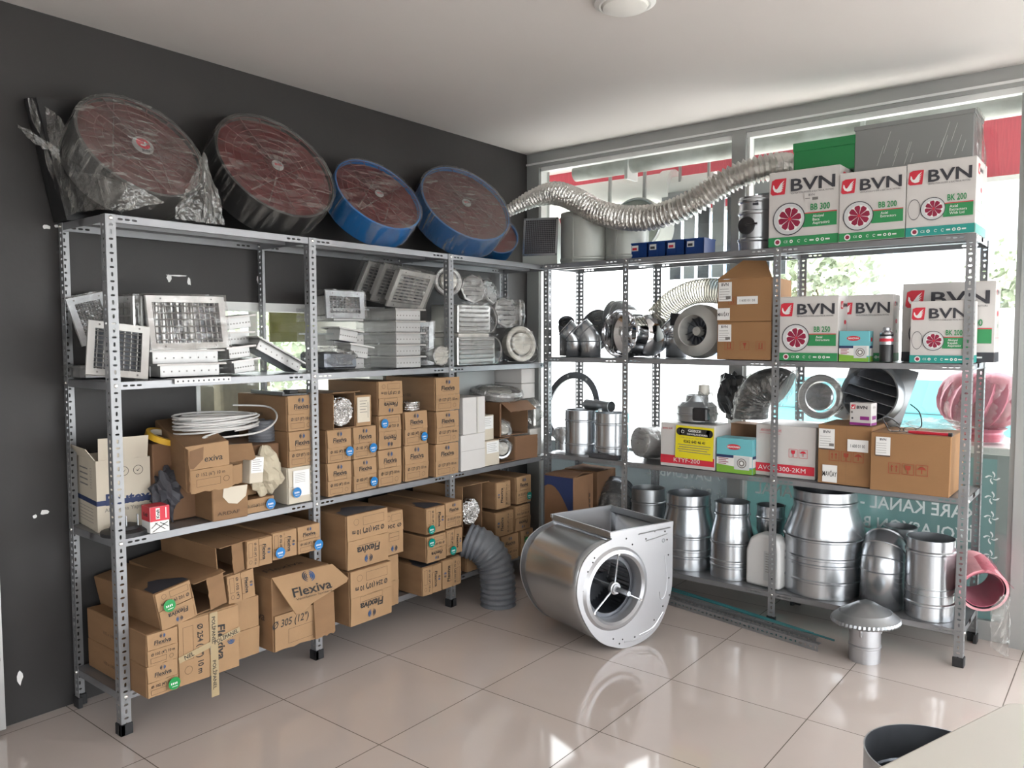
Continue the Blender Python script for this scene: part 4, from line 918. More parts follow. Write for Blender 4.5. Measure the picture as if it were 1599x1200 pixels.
sheet(b, [(-.50, -.165, .325), (-.50, -.11, .31), (-.49, -.04, .26)], [(-.50, -.12, .27), (-.50, -.06, .24), (-.49, -.02, .20)], 'shrink_film_heavy', 12, 8, .02, 4)
sheet(b, [(-.33, .03, .22), (-.22, .12, .12), (-.19, .24, .06)], [(-.235, .03, .01), (-.235, .05, .01), (-.23, .09, .01)], 'shrink_film_heavy', 18, 10, .012, 7)
b.build('film_folds', t, smooth=0)
b = MB(); sheet(b, [(-.22, .36, .17), (-.26, .45, .30), (-.30, .50, .26)], [(-.235, .30, .008), (-.25, .42, .008), (-.25, .53, .008)], 'shrink_film_heavy', 16, 12, .016, 9); b.build('front_folds', t, smooth=0)
t = thing('fan_housing', 'dark square sheet housing in film behind the leftmost fan', 'fan housing', (-.60, .02, 2.003), 0)
b = MB(); P = [(-.10, .47), (.07, .50), (.06, .0), (-.005, 0)]
b.add([(-.05, p[0], p[1]) for p in P]+[(.07, p[0], p[1]*.96) for p in P], [(3, 2, 1, 0), (4, 5, 6, 7)]+[(i, (i+1) % 4, 4+(i+1) % 4, 4+i) for i in range(4)], 'fan_black'); b.build('housing_body', t)

# ---------------------------------------------------------------- air grilles and diffusers (z = 1.3715)
Z3 = 1.3715
def grille(label, W, H, M=None, loc=None, rotz=LZ, tilt=0., pitch=0., depth=.05, film=True, m='alu_anodised', nx=9, nz=12, fr=.028, group='aluminium air grilles', collar=True):
    t = thing('air_grille', label, 'air grille', loc or (0, 0, 0), rotz, group, tilt=R(tilt), pitch=R(pitch), M=M)
    b = MB()   # bevelled frame with mitred corners
    o = [(-W/2, 0), (W/2, 0), (W/2, H), (-W/2, H)]; i_ = [(-W/2+fr, fr), (W/2-fr, fr), (W/2-fr, H-fr), (-W/2+fr, H-fr)]
    vs = [(p[0], .004, p[1]) for p in o]+[(p[0]*.985, -.004, p[1]*.985+H*.0075) for p in o]+[(p[0], 0, p[1]) for p in i_]+[(p[0], .014, p[1]) for p in i_]
    b.add(vs, [(i, (i+1) % 4, 4+(i+1) % 4, 4+i) for i in range(4)]+[(4+i, 4+(i+1) % 4, 8+(i+1) % 4, 8+i) for i in range(4)]+[(8+i, 8+(i+1) % 4, 12+(i+1) % 4, 12+i) for i in range(4)], m); fo = b.build('frame', t)
    s = MB(); s.off = .0045
    for x in (-W*.32, W*.32):
        for z in (fr*.5, H-fr*.5): s.disc(x, z, .004, 'ink_grey', 1, 8)
    s.build('screw_hole', fo)
    b = MB()
    for k in range(nz): z = fr+(H-2*fr)*(k+.5)/nz; b.add([(-W/2+fr, .003, z-.004), (W/2-fr, .003, z-.004), (W/2-fr, .012, z+.003), (-W/2+fr, .012, z+.003)], [(0, 1, 2, 3)], m)
    b.build('horizontal_blades', t, smooth=0)
    b = MB()
    for k in range(nx): x = -W/2+fr+(W-2*fr)*(k+.5)/nx; b.box(x-.0015, x+.0015, .014, .026, fr, H-fr, m)
    b.build('vertical_blades', t, smooth=0)
    if collar:
        b = MB(); a = fr*.8
        b.box(-W/2+a, W/2-a, .004, depth, a, a+.0015, 'alu_white'); b.box(-W/2+a, W/2-a, .004, depth, H-a-.0015, H-a, 'alu_white'); b.box(-W/2+a, -W/2+a+.0015, .004, depth, a, H-a, 'alu_white'); b.box(W/2-a-.0015, W/2-a, .004, depth, a, H-a, 'alu_white')
        b.box(-W/2+a, W/2-a, depth-.002, depth, a, H-a, 'galv_dark')
        for k in range(8): b.cbox((-W/2+a+(W-2*a)*(k+.5)/8, depth*.55, H-a+.0003), (.006, .006, .0008), 'ink_grey'); b.cbox((-W/2+a+(W-2*a)*(k+.5)/8, depth*.55, a-.0003), (.006, .006, .0008), 'ink_grey')
        b.build('collar', t, smooth=0)
    if film:
        b = MB(); q_ = random.Random(label); N = 10; e = .006
        def pl(fn): 
            vs = [fn(i/N, j/N) for i in range(N+1) for j in range(N+1)]; vs = [Vector(v)+Vector((q_.uniform(-.002, .002), q_.uniform(-.003, .001), q_.uniform(-.002, .002))) for v in vs]
            b.add(vs, [(i*(N+1)+j, (i+1)*(N+1)+j, (i+1)*(N+1)+j+1, i*(N+1)+j+1) for i in range(N) for j in range(N)], 'shrink_film')
        pl(lambda u, v: (-W/2-e+(W+2*e)*u, -.009, -e*0+(H+e)*v)); pl(lambda u, v: (-W/2-e+(W+2*e)*u, -.007+(depth+.01)*v, H+e)); pl(lambda u, v: (-W/2-e, -.007+(depth+.01)*u, (H+e)*v)); pl(lambda u, v: (W/2+e, -.007+(depth+.01)*u, (H+e)*v))
        b.build('shrink_wrap', t)
    return t
def flatM(x, y, z, yaw=0., roll=0., pitch=0.):
    """grille lying down with its collar side towards the room: local -y (face) points up"""
    return Matrix.Translation((x, y, z)) @ Matrix.Rotation(LZ+R(yaw), 4, 'Z') @ Matrix.Rotation(R(pitch), 4, 'X') @ Matrix.Rotation(R(roll), 4, 'Y') @ Matrix.Rotation(-R(90), 4, 'X')
grille('large wrapped white grille standing face-on in the middle of the first bay', .355, .228, loc=(-.345, .420, Z3+.118), tilt=-1, pitch=-8, depth=.06, nx=12, nz=6)
grille('wrapped grille lying flat under the large standing one', .34, .20, M=flatM(-.35, .41, Z3+.112), depth=.055)
grille('white grille lying flat at the bottom of the pile, resting on the shelf', .31, .22, M=flatM(-.30, .40, Z3+.056), depth=.052, film=False)
t = thing('perforated_strip', 'short white perforated metal strip hanging at the front edge of the shelf', 'strip', (-.228, .397, Z3-.018), LZ)
b = MB(); b.box(-.125, .125, -.012, -.0098, 0, .018, 'alu_white')
b.off = .0125
for k in range(11): b.disc(-.112+k*.0225, .009, .004, 'ink_slate')
b.box(-.125, .125, -.012, .05, .018, .0195, 'alu_white'); b.build('strip_plate', t)
for k in range(9):
    grille('aluminium grille standing on edge in the row behind the large standing one', .20, .335, loc=(-.50+.004*(k % 2), .200+.031*k, Z3+.003), rotz=R(4), depth=.022, film=(k in (0, 8)), nx=5, nz=8, collar=(k == 8), group='grilles standing on edge at the back')
grille('grille leaning back at the far left end of the shelf, near the wall', .16, .20, loc=(-.57, .150, Z3+.15), rotz=LZ, tilt=-14, pitch=-8, depth=.03, m='galv_dull', collar=False)
grille('grille standing tilted behind the left front post', .225, .215, loc=(-.29, .080, Z3+.003), rotz=LZ-R(12), tilt=7, pitch=-12, depth=.045, nx=7, nz=9, film=False)
grille('flat wrapped grille at the back under the leaning left one', .2, .16, M=flatM(-.48, .13, Z3+.05), depth=.045)
grille('small white-collared grille, upper of the two right of the large one', .17, .16, M=flatM(-.40, .690, Z3+.262, roll=-7), depth=.055, film=False)
grille('small white-collared grille, second down right of the large one', .17, .16, M=flatM(-.40, .680, Z3+.190, roll=-2), depth=.055, film=False)
grille('small grille in torn film, third down right of the large one', .15, .16, M=flatM(-.34, .655, Z3+.125, roll=-5), depth=.05)
grille('small grille resting on the shelf, lowest right of the large one', .15, .17, M=flatM(-.32, .665, Z3+.062, roll=-6), depth=.055)
grille('grille leaning like a ramp against the small pile, face to the upper right', .30, .15, M=flatM(-.32, .865, Z3+.095, roll=27), depth=.05, film=False)
grille('top grille of the pile at the right with torn film', .16, .15, M=flatM(-.43, .66, Z3+.03), depth=.02)
# second bay
grille('wrapped grille tilted on top of the pile, foremost of the three', .27, .215, loc=(-.32, 1.63, Z3+.322), rotz=LZ, tilt=4, pitch=27, depth=.05, nx=6, nz=9)
grille('wrapped grille tilted on top of the pile, middle of the three', .27, .215, loc=(-.405, 1.60, Z3+.35), rotz=LZ, tilt=6, pitch=26, depth=.05, nx=6, nz=9)
grille('wrapped grille tilted on top of the pile, rearmost of the three', .27, .215, loc=(-.49, 1.56, Z3+.36), rotz=LZ, tilt=8, pitch=25, depth=.05, nx=6, nz=9)
for k in range(5):
    grille('wrapped grille lying in the central stack, %s from the bottom' % ['lowest', 'second', 'third', 'fourth', 'fifth'][k], .225, .30, M=flatM(-.245-.005*(k % 2), 1.610+.004*(k % 2), Z3+.062+.063*k), depth=.058, nx=5, nz=8, group='grilles stacked in the middle bay')
for k in range(3):
    grille('dark wrapped grille in the left rear stack, %s one' % ['lowest', 'middle', 'upper'][k], .24, .28, M=flatM(-.36, 1.30, Z3+.13+.125*k-.07), depth=.06, m='galv_dull', group='grilles stacked at the rear of the middle bay')
grille('wrapped box-like grille at upper left of the middle bay', .25, .14, loc=(-.36, 1.265, Z3+.262), rotz=LZ, pitch=-4, depth=.12, nx=9, nz=6, m='galv_dull')
grille('small white-collared grille tipped over, upper of the two by the post', .16, .15, M=flatM(-.29, 1.245, Z3+.205, roll=8), depth=.06, film=False)
grille('small white-collared grille tipped over, lower of the two by the post', .16, .15, M=flatM(-.265, 1.290, Z3+.125, roll=8), depth=.06, film=False)
t = thing('wrapped_bundle', 'dark bundle of grilles in crinkled clear film on the shelf behind the post', 'bundle', (-.30, 1.15, Z3))
b = MB(); b.bbox(-.16, .04, -.10, .10, .002, .085, 'galv_dark', .01, .006); b.build('bundle_core', t)
crumple('crinkled_film', '', (-.05, 0, .002), .13, .13, .055, 'shrink_film_heavy', 21, None, .25, 24, t)
def wrapped_round(name, label, c, n, r, depth, m, facem='white_enamel', style='disc', film='shrink_film', group=None):
    t = thing(name, label, 'air diffuser', M=frameM(c, n), group=group)
    if style == 'disc':
        b = MB(); b.lathe([(r*.72, -depth), (r*.74, -.02), (r, -.012), (r, 0), (r*.93, .008), (r*.78, .006), (r*.70, -.006)], m, 48); b.build('outer_ring', t)
        b = MB(); b.lathe([(r*.60, -.012), (r*.62, .006), (r*.55, .014), (r*.2, .018), (.001, .018)], facem, 48); b.build('centre_disc', t)
    else:
        b = MB(); b.lathe([(r*.7, -depth), (r*.7, -.02), (r, -.01), (r*.97, 0), (r*.85, .003)], m, 8); b.build('outer_ring', t, smooth=0)
        b = MB()
        for k in range(5): z = -r*.62+k*r*.31; w_ = math.sqrt(max(0, .72*r*r-z*z)); b.add([(-w_, z-.012, -.004), (w_, z-.012, -.004), (w_, z+.010, .012), (-w_, z+.010, .012)], [(0, 1, 2, 3)], facem)
        b.build('slats', t, smooth=0)
    b = MB(); q_ = random.Random(label); N = 26; prof = [(r*.8, -depth-.006), (r*1.03, -depth*.6), (r*1.06, -.01), (r*1.0, .016), (r*.6, .026), (.002, .026)]; vs = []
    for j, (rr, z) in enumerate(prof):
        for i in range(N): a = 2*PI*i/N; f = 1+q_.uniform(-.035, .035); vs.append((math.cos(a)*rr*f, math.sin(a)*rr*f, z+q_.uniform(-.005, .005)))
    b.add(vs, [(j*N+i, j*N+(i+1) % N, (j+1)*N+(i+1) % N, (j+1)*N+i) for j in range(len(prof)-1) for i in range(N)], film); b.build('plastic_bag', t, smooth=0)
    return t
wrapped_round('small_diffuser', 'small clear-wrapped diffuser standing at the foot of the third post', (-.25, 1.845, Z3+.064), (1, -.25, 0), .058, .08, 'alu_white', style='oct')
wrapped_round('round_diffuser', 'wrapped round diffuser standing behind the third post under the top shelf', (-.36, 2.02, Z3+.490), (1, -.5, .1), .085, .05, 'alu_white', style='disc')
grille('dark wrapped grille standing upright behind the third post', .14, .25, loc=(-.42, 1.87, Z3+.005), rotz=LZ-R(15), depth=.05, nx=5, nz=9, m='galv_dull')
grille('wrapped grille filling the gap behind the small diffuser', .14, .22, loc=(-.46, 1.77, Z3+.255), rotz=LZ-R(10), depth=.05, nx=5, nz=9, m='galv_dull')
# third bay
def slot_stack(label, W, H, loc, seed):
    t = thing('slot_diffuser', label, 'air diffuser', loc, LZ, 'linear slot diffusers'); b = MB()
    b.bbox(-W/2, W/2, 0, .22, 0, H, 'alu_anodised', .006, .002); b.build('diffuser_body', t)
    for k in range(6):
        z = H*(.10+.8*k/5); b = MB(); b.add([(-W/2+.01, -.002, z-.008), (W/2-.03, -.002, z-.008), (W/2-.03, -.014, z+.004), (-W/2+.01, -.014, z+.004)], [(0, 1, 2, 3)], 'alu_white'); b.build('slat', t, solid=.0015)
    b = MB(); b.lathe([(H*.50, -.008), (H*.52, 0), (H*.50, .008)], 'alu_white', 30, -PI/2, PI/2); o = b.build('end_ring', t); o.location = (W/2-.03, -.005, H/2); o.rotation_euler = (R(90), 0, 0)
    b = MB(); q_ = random.Random(seed); N = 14; vs = [((-W/2-.006+(W+.012)*i/N)+q_.uniform(-.003, .003), -.020+q_.uniform(-.004, .004), -.0*H+(H+.012)*j/8+.002) for i in range(N+1) for j in range(9)]
    b.add(vs, [(i*9+j, (i+1)*9+j, (i+1)*9+j+1, i*9+j+1) for i in range(N) for j in range(8)], 'shrink_film'); b.build('shrink_wrap', t)
slot_stack('wrapped shiny slot diffuser on the shelf, lower of two by the third post', .335, .165, (-.265, 2.165, Z3), 1)
slot_stack('wrapped shiny slot diffuser stacked above its twin by the third post', .29, .165, (-.265, 2.145, Z3+.19), 2)
b = MB(); b.bbox(-.47, -.27, 2.01, 2.28, Z3+.168, Z3+.188, 'carton_side', .002); tag(b.build('board'), 'thin pale board lying between the two slot diffusers', 'board')
wrapped_round('round_diffuser', 'wrapped octagonal diffuser on top of the slot diffusers, left one', (-.34, 2.22, Z3+.455), (1, -.35, .1), .088, .10, 'alu_white', 'alu_white', 'oct')
wrapped_round('round_diffuser', 'wrapped octagonal diffuser at the top right of the slot diffusers', (-.35, 2.385, Z3+.445), (.8, .2, .3), .082, .09, 'alu_white', 'alu_white', 'oct')
wrapped_round('round_diffuser', 'wrapped tilted diffuser with diagonal slats above the cream valve', (-.30, 2.475, Z3+.318), (1, -.15, .15), .098, .07, 'alu_white', 'alu_white', 'oct')
wrapped_round('round_diffuser', 'wrapped diffuser edge-on right of the diagonal-slatted one', (-.31, 2.640, Z3+.318), (.75, .65, .0), .088, .07, 'alu_white', 'alu_white', 'oct')
wrapped_round('disc_valve', 'large cream round disc valve in plastic at the right of the slot diffusers', (-.255, 2.575, Z3+.118), (1, -.3, .12), .112, .10, 'white_enamel')
t = thing('white_duct_piece', 'white round duct lying behind the cream disc valve', 'duct', M=frameM((-.36, 2.745, Z3+.15), (.9, .1, .0)))
b = MB(); b.lathe([(.078, -.22), (.078, -.02), (.080, -.02), (.080, -.01), (.078, -.01), (.078, .0), (.074, 0), (.074, -.2)], 'alu_white', 36); b.build('duct_wall', t)
t = thing('white_duct_piece', 'narrow white duct in film under the other one near the corner post', 'duct', M=frameM((-.31, 2.755, Z3+.058), (.9, -.2, .0)))
b = MB(); b.lathe([(.056, -.22), (.056, 0), (.052, 0), (.052, -.2)], 'alu_white', 36); b.build('duct_wall', t)
b = MB(); b.lathe([(.060, -.2), (.062, .005), (.03, .012), (.001, .012)], 'shrink_film', 18); b.build('plastic_bag', t, smooth=0)

# ---------------------------------------------------------------- white cartons and valves, third bay of the waist-high shelf
def plain_box(name, label, loc, W, H, D, m, rotz=LZ, yaw=0., group=None, seam=None, lab=None, cat='carton', edge='carton_side', tilt=0.):
    t = thing(name, label, cat, loc, rotz+R(yaw), group, tilt=R(tilt)); b = MB(); b.bbox(-W/2, W/2, 0, D, 0, H, m, .003, .0012); b.build('carton_body', t)
    if seam:
        b = MB(); b.off = .003
        for s_ in seam:
            if s_[0] == 'v': b.rect(s_[1]*W-.0012, s_[1]*W+.0012, .002, H-.002, 'ink_grey'); b.rect(s_[1]*W+.002, s_[1]*W+.018, .002, H-.002, edge)
            else: b.rect(-W/2+.002, W/2-.002, s_[1]*H, s_[1]*H+.0015, 'ink_grey')
        b.build('closing_seam', t)
    if lab:
        b = MB(); b.off = .0035; x0, x1, z0, z1 = lab; b.rect(x0*W, x1*W, z0*H, z1*H, 'white_print'); b.off = .004
        for k in range(5): zz = z1*H-.012-k*.011; b.rect(x0*W+.008, x1*W-.02-.012*(k % 2), zz-.002, zz, 'ink_grey')
        b.build('address_label', t)
    return t
gw = 'white cartons in the corner bay'
plain_box('white_carton', 'tall white carton with a taped seam on the lowest white one', (-.225, 2.092, Z2+.210), .195, .215, .34, 'carton_white', seam=[('v', .10)], group=gw)
plain_box('white_carton', 'wide white carton at the bottom left of the white stack', (-.225, 2.082, Z2), .215, .208, .34, 'carton_white', seam=[('h', .55)], group=gw)
plain_box('white_carton', 'small white carton with label, behind the lower labelled one', (-.262, 2.262, Z2+.152), .10, .15, .30, 'carton_cream', lab=(-.45, .4, .45, .96), group=gw)
plain_box('white_carton', 'small white carton with label at the front right of the white stack', (-.235, 2.262, Z2), .140, .150, .30, 'carton_cream', lab=(-.38, .42, .50, .96), group=gw)
t = open_carton('open_carton', 'opened brown carton with folded-down flap showing round metal valves', (-.25, 2.50, Z2+.160), .27, .21, .30, flaps={'top': (55, .09), 'left': (150, .05)}, mats=('kraft_brown', 'kraft_inside'))
t = open_carton('open_carton', 'lower opened brown carton with a wide flap swung to the right', (-.24, 2.41, Z2), .16, .155, .30, flaps={'right': (170, .19)}, mats=('kraft_brown', 'kraft_inside'))
wrapped_round('metal_valve', 'round shiny metal valve inside the upper opened carton', (-.31, 2.45, Z2+.20), (1, -.2, .9), .07, .05, 'alu_anodised')
wrapped_round('metal_valve', 'shiny metal bowl valve inside the lower opened carton', (-.28, 2.41, Z2+.082), (1, -.5, -.1), .066, .06, 'galv')
wrapped_round('metal_valve', 'large wrapped round valve lying on top of the opened carton', (-.38, 2.47, Z2+.435), (.15, 0, 1), .17, .05, 'alu_white', film='shrink_film_heavy')
plain_box('grey_carton', 'dark grey carton at the back above the white stack', (-.46, 2.38, Z2+.36), .36, .20, .16, 'steel_grey_box')
plain_box('white_carton', 'white carton near the corner, lower of two stacked on the opened one', (-.31, 2.72, Z2+.375), .14, .095, .26, 'carton_white', group=gw)
plain_box('white_carton', 'white carton near the corner, upper of two under the shelf', (-.31, 2.72, Z2+.472), .14, .095, .26, 'carton_white', group=gw)
t = thing('foil_bag', 'transparent bag of fittings hanging over the right end near the corner post', 'bag', (-.30, 2.77, Z2+.18))
b = MB(); b.bbox(-.14, .03, -.03, .04, 0, .15, 'alu_anodised', .01, .005); b.build('fitting_pack', t)
crumple('plastic_bag', '', (-.05, 0, 0), .11, .05, .10, 'shrink_film_heavy', 31, None, .2, 20, t)
plain_box('white_carton', 'torn white carton with open top at the lower right end near the corner post', (-.27, 2.745, Z2), .12, .175, .28, 'carton_side', group=gw)
# ================================================================ window rack
YF = 2.745
def bird(b, x, z, s, lay=1):
    """red badge with a white wing"""
    b.poly([(x-s/2, z-s*.38), (x-s*.38, z-s/2), (x+s*.38, z-s/2), (x+s*.42, z-s*.46), (x+s/2, z+s/2), (x-s*.2, z+s/2), (x-s*.42, z+s*.4)], 'ink_red', lay)
    P = [(-.34, .16), (-.36, -.06), (-.26, -.26), (-.06, -.36), (.14, -.34), (.28, -.24), (.18, -.22), (.32, -.10), (.20, -.10), (.35, .04), (.20, .0), (.38, .20), (.20, .10), (.38, .38), (.14, .20), (.02, .02), (-.08, -.12), (-.16, -.14), (-.24, -.04), (-.26, .08)]
    b.add([(x+p[0]*s, -b.off*(lay+.5), z+p[1]*s) for p in P], [tuple(range(len(P)))], 'white_print')
def fan_art(b, x, z, r, lay=1, lid=False):
    b.disc(x, z, r, 'ink_slate', lay); b.disc(x, z, r*.94, 'ink_pale', lay+.3); b.disc(x+r*.06, z, r*.74, 'white_print', lay+.6)
    for k in range(8):
        a = 2*PI*k/8+.2; vs = [(x+r*.06, z)]
        for i in range(6): t_ = a+(-.34+.70*i/5); rr = r*.70*(1 if 0 < i < 5 else .82); vs.append((x+r*.06+math.cos(t_)*rr, z+math.sin(t_)*rr))
        b.poly(vs, 'ink_magenta', lay+.9)
    b.disc(x+r*.06, z, r*.1, 'ink_red', lay+1.2)
    if lid: b.ring(x-r*1.5, z+r*.05, r*.86, r*.92, 'ink_slate', lay, 28, .55)
def bvn_box(label, x, z, W, H, D, code=None, lines=(), band='ink_green', lid=False, y=YF+.004, yaw=0., sticker=False, side=True):
    t = thing('fan_carton', label, 'carton', (x, y, z), R(yaw), 'white fan cartons')
    b = MB(); b.bbox(-W/2, W/2, .002, D, 0, H, 'carton_white', .002, .001); b.off = .0012
    b.rect(-W/2+.001, W/2-.001, .001, H*.125, band)
    if code == 'BK' and False: pass
    b.ring(-W*.36, H*.062, 0.001, H*.045, 'white_print', 1.5, 16); b.ring(-W*.36, H*.062, 0.001, H*.028, 'ink_magenta', 2, 16)
    xs = [-.24, -.16, -.05, .05, .13, .21, .28, .35]
    for k, xx in enumerate(xs):
        if k == 0: b.text('CE', xx*W, H*.045, H*.035, 'white_print', lay=1.5)
        elif k in (1, 5, 6): b.ring(xx*W, H*.062, H*.010, H*.022, 'white_print', 1.5, 14)
        else: b.rect(xx*W-W*.03, xx*W+W*.03, H*.052, H*.072, 'white_print', 1.5) if k in (4, 7) else b.ring(xx*W, H*.062, H*.014, H*.02, 'white_print', 1.5, 12, 1, .5, 5.5)
    s = min(W*.23, H*.22)
    bird(b, -W*.36, H*.80, s); b.text('BVN', W*.13, H*.725, H*.165, 'ink_slate', width=W*.62, bold=.02, lay=1.5)
    b.text('VENTILATION SYSTEMS & ELECTRICAL MOTORS', W*.12, H*.685, H*.022, 'ink_slate', width=W*.60, lay=1.5)
    if code:
        fx = -W*.20 if not lid else -W*.10; r = min(W*.235, H*.23)
        if lid: r *= .78
        b.rect(.0 if not lid else W*.05, W*.47, H*.235, H*.41, 'ink_green' if band != 'ink_cyan' else 'ink_cyan', 1); b.rect(W*.02, W*.47, H*.41, H*.422, 'ink_red', 1)
        fan_art(b, fx, H*.36, r, 1.5, lid)
        b.text(code, W*.24, H*.45, H*.085, 'ink_green', lay=1.5, bold=.02, width=W*.27)
        for k, l in enumerate(lines): b.text(l, W*.14, H*(.355-.045*k), H*.036, 'white_print', align='L', lay=2, bold=.01)
    if sticker:
        b.rect(W*.02, W*.22, H*.56, H*.68, 'carton_white', 2.2); b.text('BVN', W*.12, H*.635, H*.03, 'ink_slate', lay=2.8); b.rect(W*.03, W*.10, H*.60, H*.61, 'ink_grey', 2.8); b.rect(W*.13, W*.21, H*.58, H*.615, 'ink_grey', 2.8)
    if side:
        b.M = Matrix.Translation((W/2, D/2, 0)) @ Matrix.Rotation(R(90), 4, 'Z'); b.off = .0012
        b.rect(-D/2+.001, D/2-.001, .001, H*.125, band); b.rect(-D/2+.002, D/2-.002, H*.30, H*.304, 'ink_red')
        bird(b, -D*.28, H*.86, D*.16); b.text('BVN', -D*.05, H*.835, H*.055, 'ink_slate', bold=.03, width=D*.25); b.text('BB', D*.0, H*.43, H*.04, 'ink_green', bold=.02)
        b.disc(-D*.05, H*.60, H*.035, 'ink_red', 1, 24, 1.6)
    b.build('carton_body', t); return t
T4, T3, T2, T1 = 2.002, 1.412, .792, .177
# ---- top shelf
bvn_box('leftmost white fan carton on the top shelf, code ending 300, small shipping sticker', 1.428, T4, .355, .385, .33, 'BB 300', ('Aksiyel', 'Baca', 'Aspiratörü'), sticker=True)
bvn_box('lower white fan carton between two others on the top shelf, code ending 200', 1.758, T4, .300, .335, .30, 'BB 200', ('Axial', 'Extractors'), y=YF-.006)
bvn_box('white fan carton with lid drawing at the right end of the top shelf', 2.053, T4, .286, .340, .30, 'BK 200', ('Axial', 'Extractors', 'With Lid'), band='ink_teal', lid=True, y=YF-.006)
t = thing('green_box', 'plain green box on top of the leftmost white fan carton', 'box', (1.478, 2.90, T4+.387))
b = MB(); b.bbox(-.155, .155, 0, .17, 0, .163, 'green_box', .003); b.build('box_body', t)
b = MB(); b.bbox(-.159, .159, -.004, .174, .12, .167, 'green_box', .003); b.build('lid', t)
t = thing('steel_box', 'large grey steel box in scratched film, highest object at the right end', 'box', (1.912, 2.895, T4+.342))
b = MB(); b.bbox(-.28, .245, 0, .24, 0, .245, 'steel_grey_box', .003); b.bbox(-.285, .25, -.004, .244, .225, .247, 'steel_grey_box', .002); b.build('box_body', t)
b = MB()
for k in range(14):
    x = rnd.uniform(-.26, .20); z0 = rnd.uniform(.02, .12); z1 = z0+rnd.uniform(.04, .12); b.add([(x, -.0055, z0), (x+.0014, -.0055, z0), (x+(z1-z0)*.3+.001, -.0055, z1), (x+(z1-z0)*.3, -.0055, z1)], [(0, 1, 2, 3)], 'white_print')
b.build('scratches', t)
b = MB(); sheet(b, [(.247, .0, .25), (.262, .12, .25), (.25, .245, .25)], [(.258, .0, .0), (.285, .12, -.03), (.26, .25, -.02)], 'shrink_film_heavy', 14, 10, .01, 3); b.build('shrink_wrap', t, smooth=0)
plain_box('grey_carton', 'grey carton under the large steel box behind the front row', (1.93, 3.06, T4), .46, .34, .075, 'steel_grey_box', rotz=0)
def lat(b, prof, m, n=48, **k): return b.lathe(prof, m, n, **k)
def rib(r, z, h=.006, w=.012): return [(r, z-w), (r+h, z-w*.4), (r+h, z+w*.4), (r, z+w)]
t = thing('damper_duct', 'short upright galvanised duct with a black damper handle beside the white cartons', 'duct', (1.140, 2.865, T4))
b = MB(); r = .092; lat(b, [(r, 0)]+rib(r, .055)+rib(r, .200)+rib(r, .262)+[(r, .285), (r-.003, .285), (r-.003, .01)], 'galv', 48); b.build('duct_wall', t)
b = MB(); b.M = Matrix.Translation((-.02, -r-.001, .13)) @ Matrix.Rotation(R(90), 4, 'X'); b.lathe([(.045, -.005), (.048, 0), (.044, .006), (.018, .010), (.001, .012)], 'black_plastic', 32); b.build('damper_plate', t)
b = MB(); b.tube([(-.02, -r-.016, .13), (.045, -r-.016, .135)], .005, 'black_plastic', 8); b.build('handle', t)
b = MB(); b.cbox((.03, -r+.001, .24), (.03, .006, .012), 'ink_slate'); b.build('stamp', t)
# blue organiser bins
for k in range(4):
    t = thing('blue_bin', ['blue plastic bin, leftmost of the row behind the foil duct', 'blue plastic bin, second from left in the row', 'blue plastic bin, third from left in the row', 'blue plastic bin, rightmost of the row beside the slats'][k], 'storage bin', (.395+.122*k, 2.90, T4), 0, 'blue bins on the top shelf')
    b = MB(); b.box(-.058, .058, 0, .003, 0, .10, 'blue_plastic'); b.box(-.058, .058, .15, .153, 0, .10, 'blue_plastic'); b.box(-.058, -.055, 0, .153, 0, .10, 'blue_plastic'); b.box(.055, .058, 0, .153, 0, .10, 'blue_plastic'); b.box(-.058, .058, 0, .153, 0, .003, 'blue_plastic'); b.box(-.004, .004, -.003, 0, 0, .10, 'blue_plastic'); b.box(-.06, .06, -.003, .156, .097, .104, 'blue_plastic'); b.build('bin_body', t)
    b = MB(); b.off = .0045; b.rect(-.045, .0, .055, .088, 'white_print'); b.off = .005; b.rect(-.04, -.01, .06, .075, 'ink_red' if k in (2, 0) else 'ink_slate'); b.build('paper_label', t)
# large grey-green round ducts
for k, (x, r, h, y) in enumerate(((-.02, .175, .325, 2.975), (.255, .135, .315, 3.0))):
    t = thing('large_round_duct', ['wide pale galvanised duct standing behind the mesh-fronted hood', 'wide pale galvanised duct standing left of the blue bins'][k], 'duct', (x, y, T4))
    b = MB(); lat(b, [(r, 0)]+rib(r, .03, .004)+rib(r, h-.03, .004)+[(r, h), (r-.003, h), (r-.003, .01)], 'galv_green', 56); b.build('duct_wall', t)
    b = MB(); b.box(-.006, .006, -r-.004, -r+.004, .01, h-.01, 'galv_green'); b.build('seam', t)
t = thing('mesh_hood', 'square galvanised air hood with black wire mesh front in the corner', 'air hood', (-.350, 2.90, T4), R(24), tilt=0)
b = MB(); W, H = .235, .255
P = [(-W/2, .0, .075), (W/2, .0, .075), (W/2, .05, .075+H), (-W/2, .05, .075+H)]
Q = [(-W/2, .20, 0.0), (W/2, .20, 0.0), (W/2, .20, .26), (-W/2, .20, .26)]
b.add(P+Q+[(-W/2, .0, 0), (W/2, .0, 0)], [(3, 2, 6, 7), (0, 3, 7, 4), (1, 5, 6, 2), (4, 7, 6, 5), (8, 9, 1, 0), (8, 0, 4), (9, 5, 1), (8, 4, 5, 9)], 'galv_green'); b.build('hood_body', t, smooth=0)
b = MB(); b.M = Matrix.Translation((0, -.004, .075)) @ Matrix.Rotation(-math.atan2(.05, H), 4, 'X'); h2 = math.hypot(.05, H)
b.rect(-W/2+.01, W/2-.01, .01, h2-.01, 'ink_slate', 1)
for x0, x1, z0, z1 in ((-W/2, W/2, 0, .014), (-W/2, W/2, h2-.014, h2), (-W/2, -W/2+.014, 0, h2), (W/2-.014, W/2, 0, h2)): b.box(x0, x1, -.006, .002, z0, z1, 'galv')
b.build('mesh_frame', t)
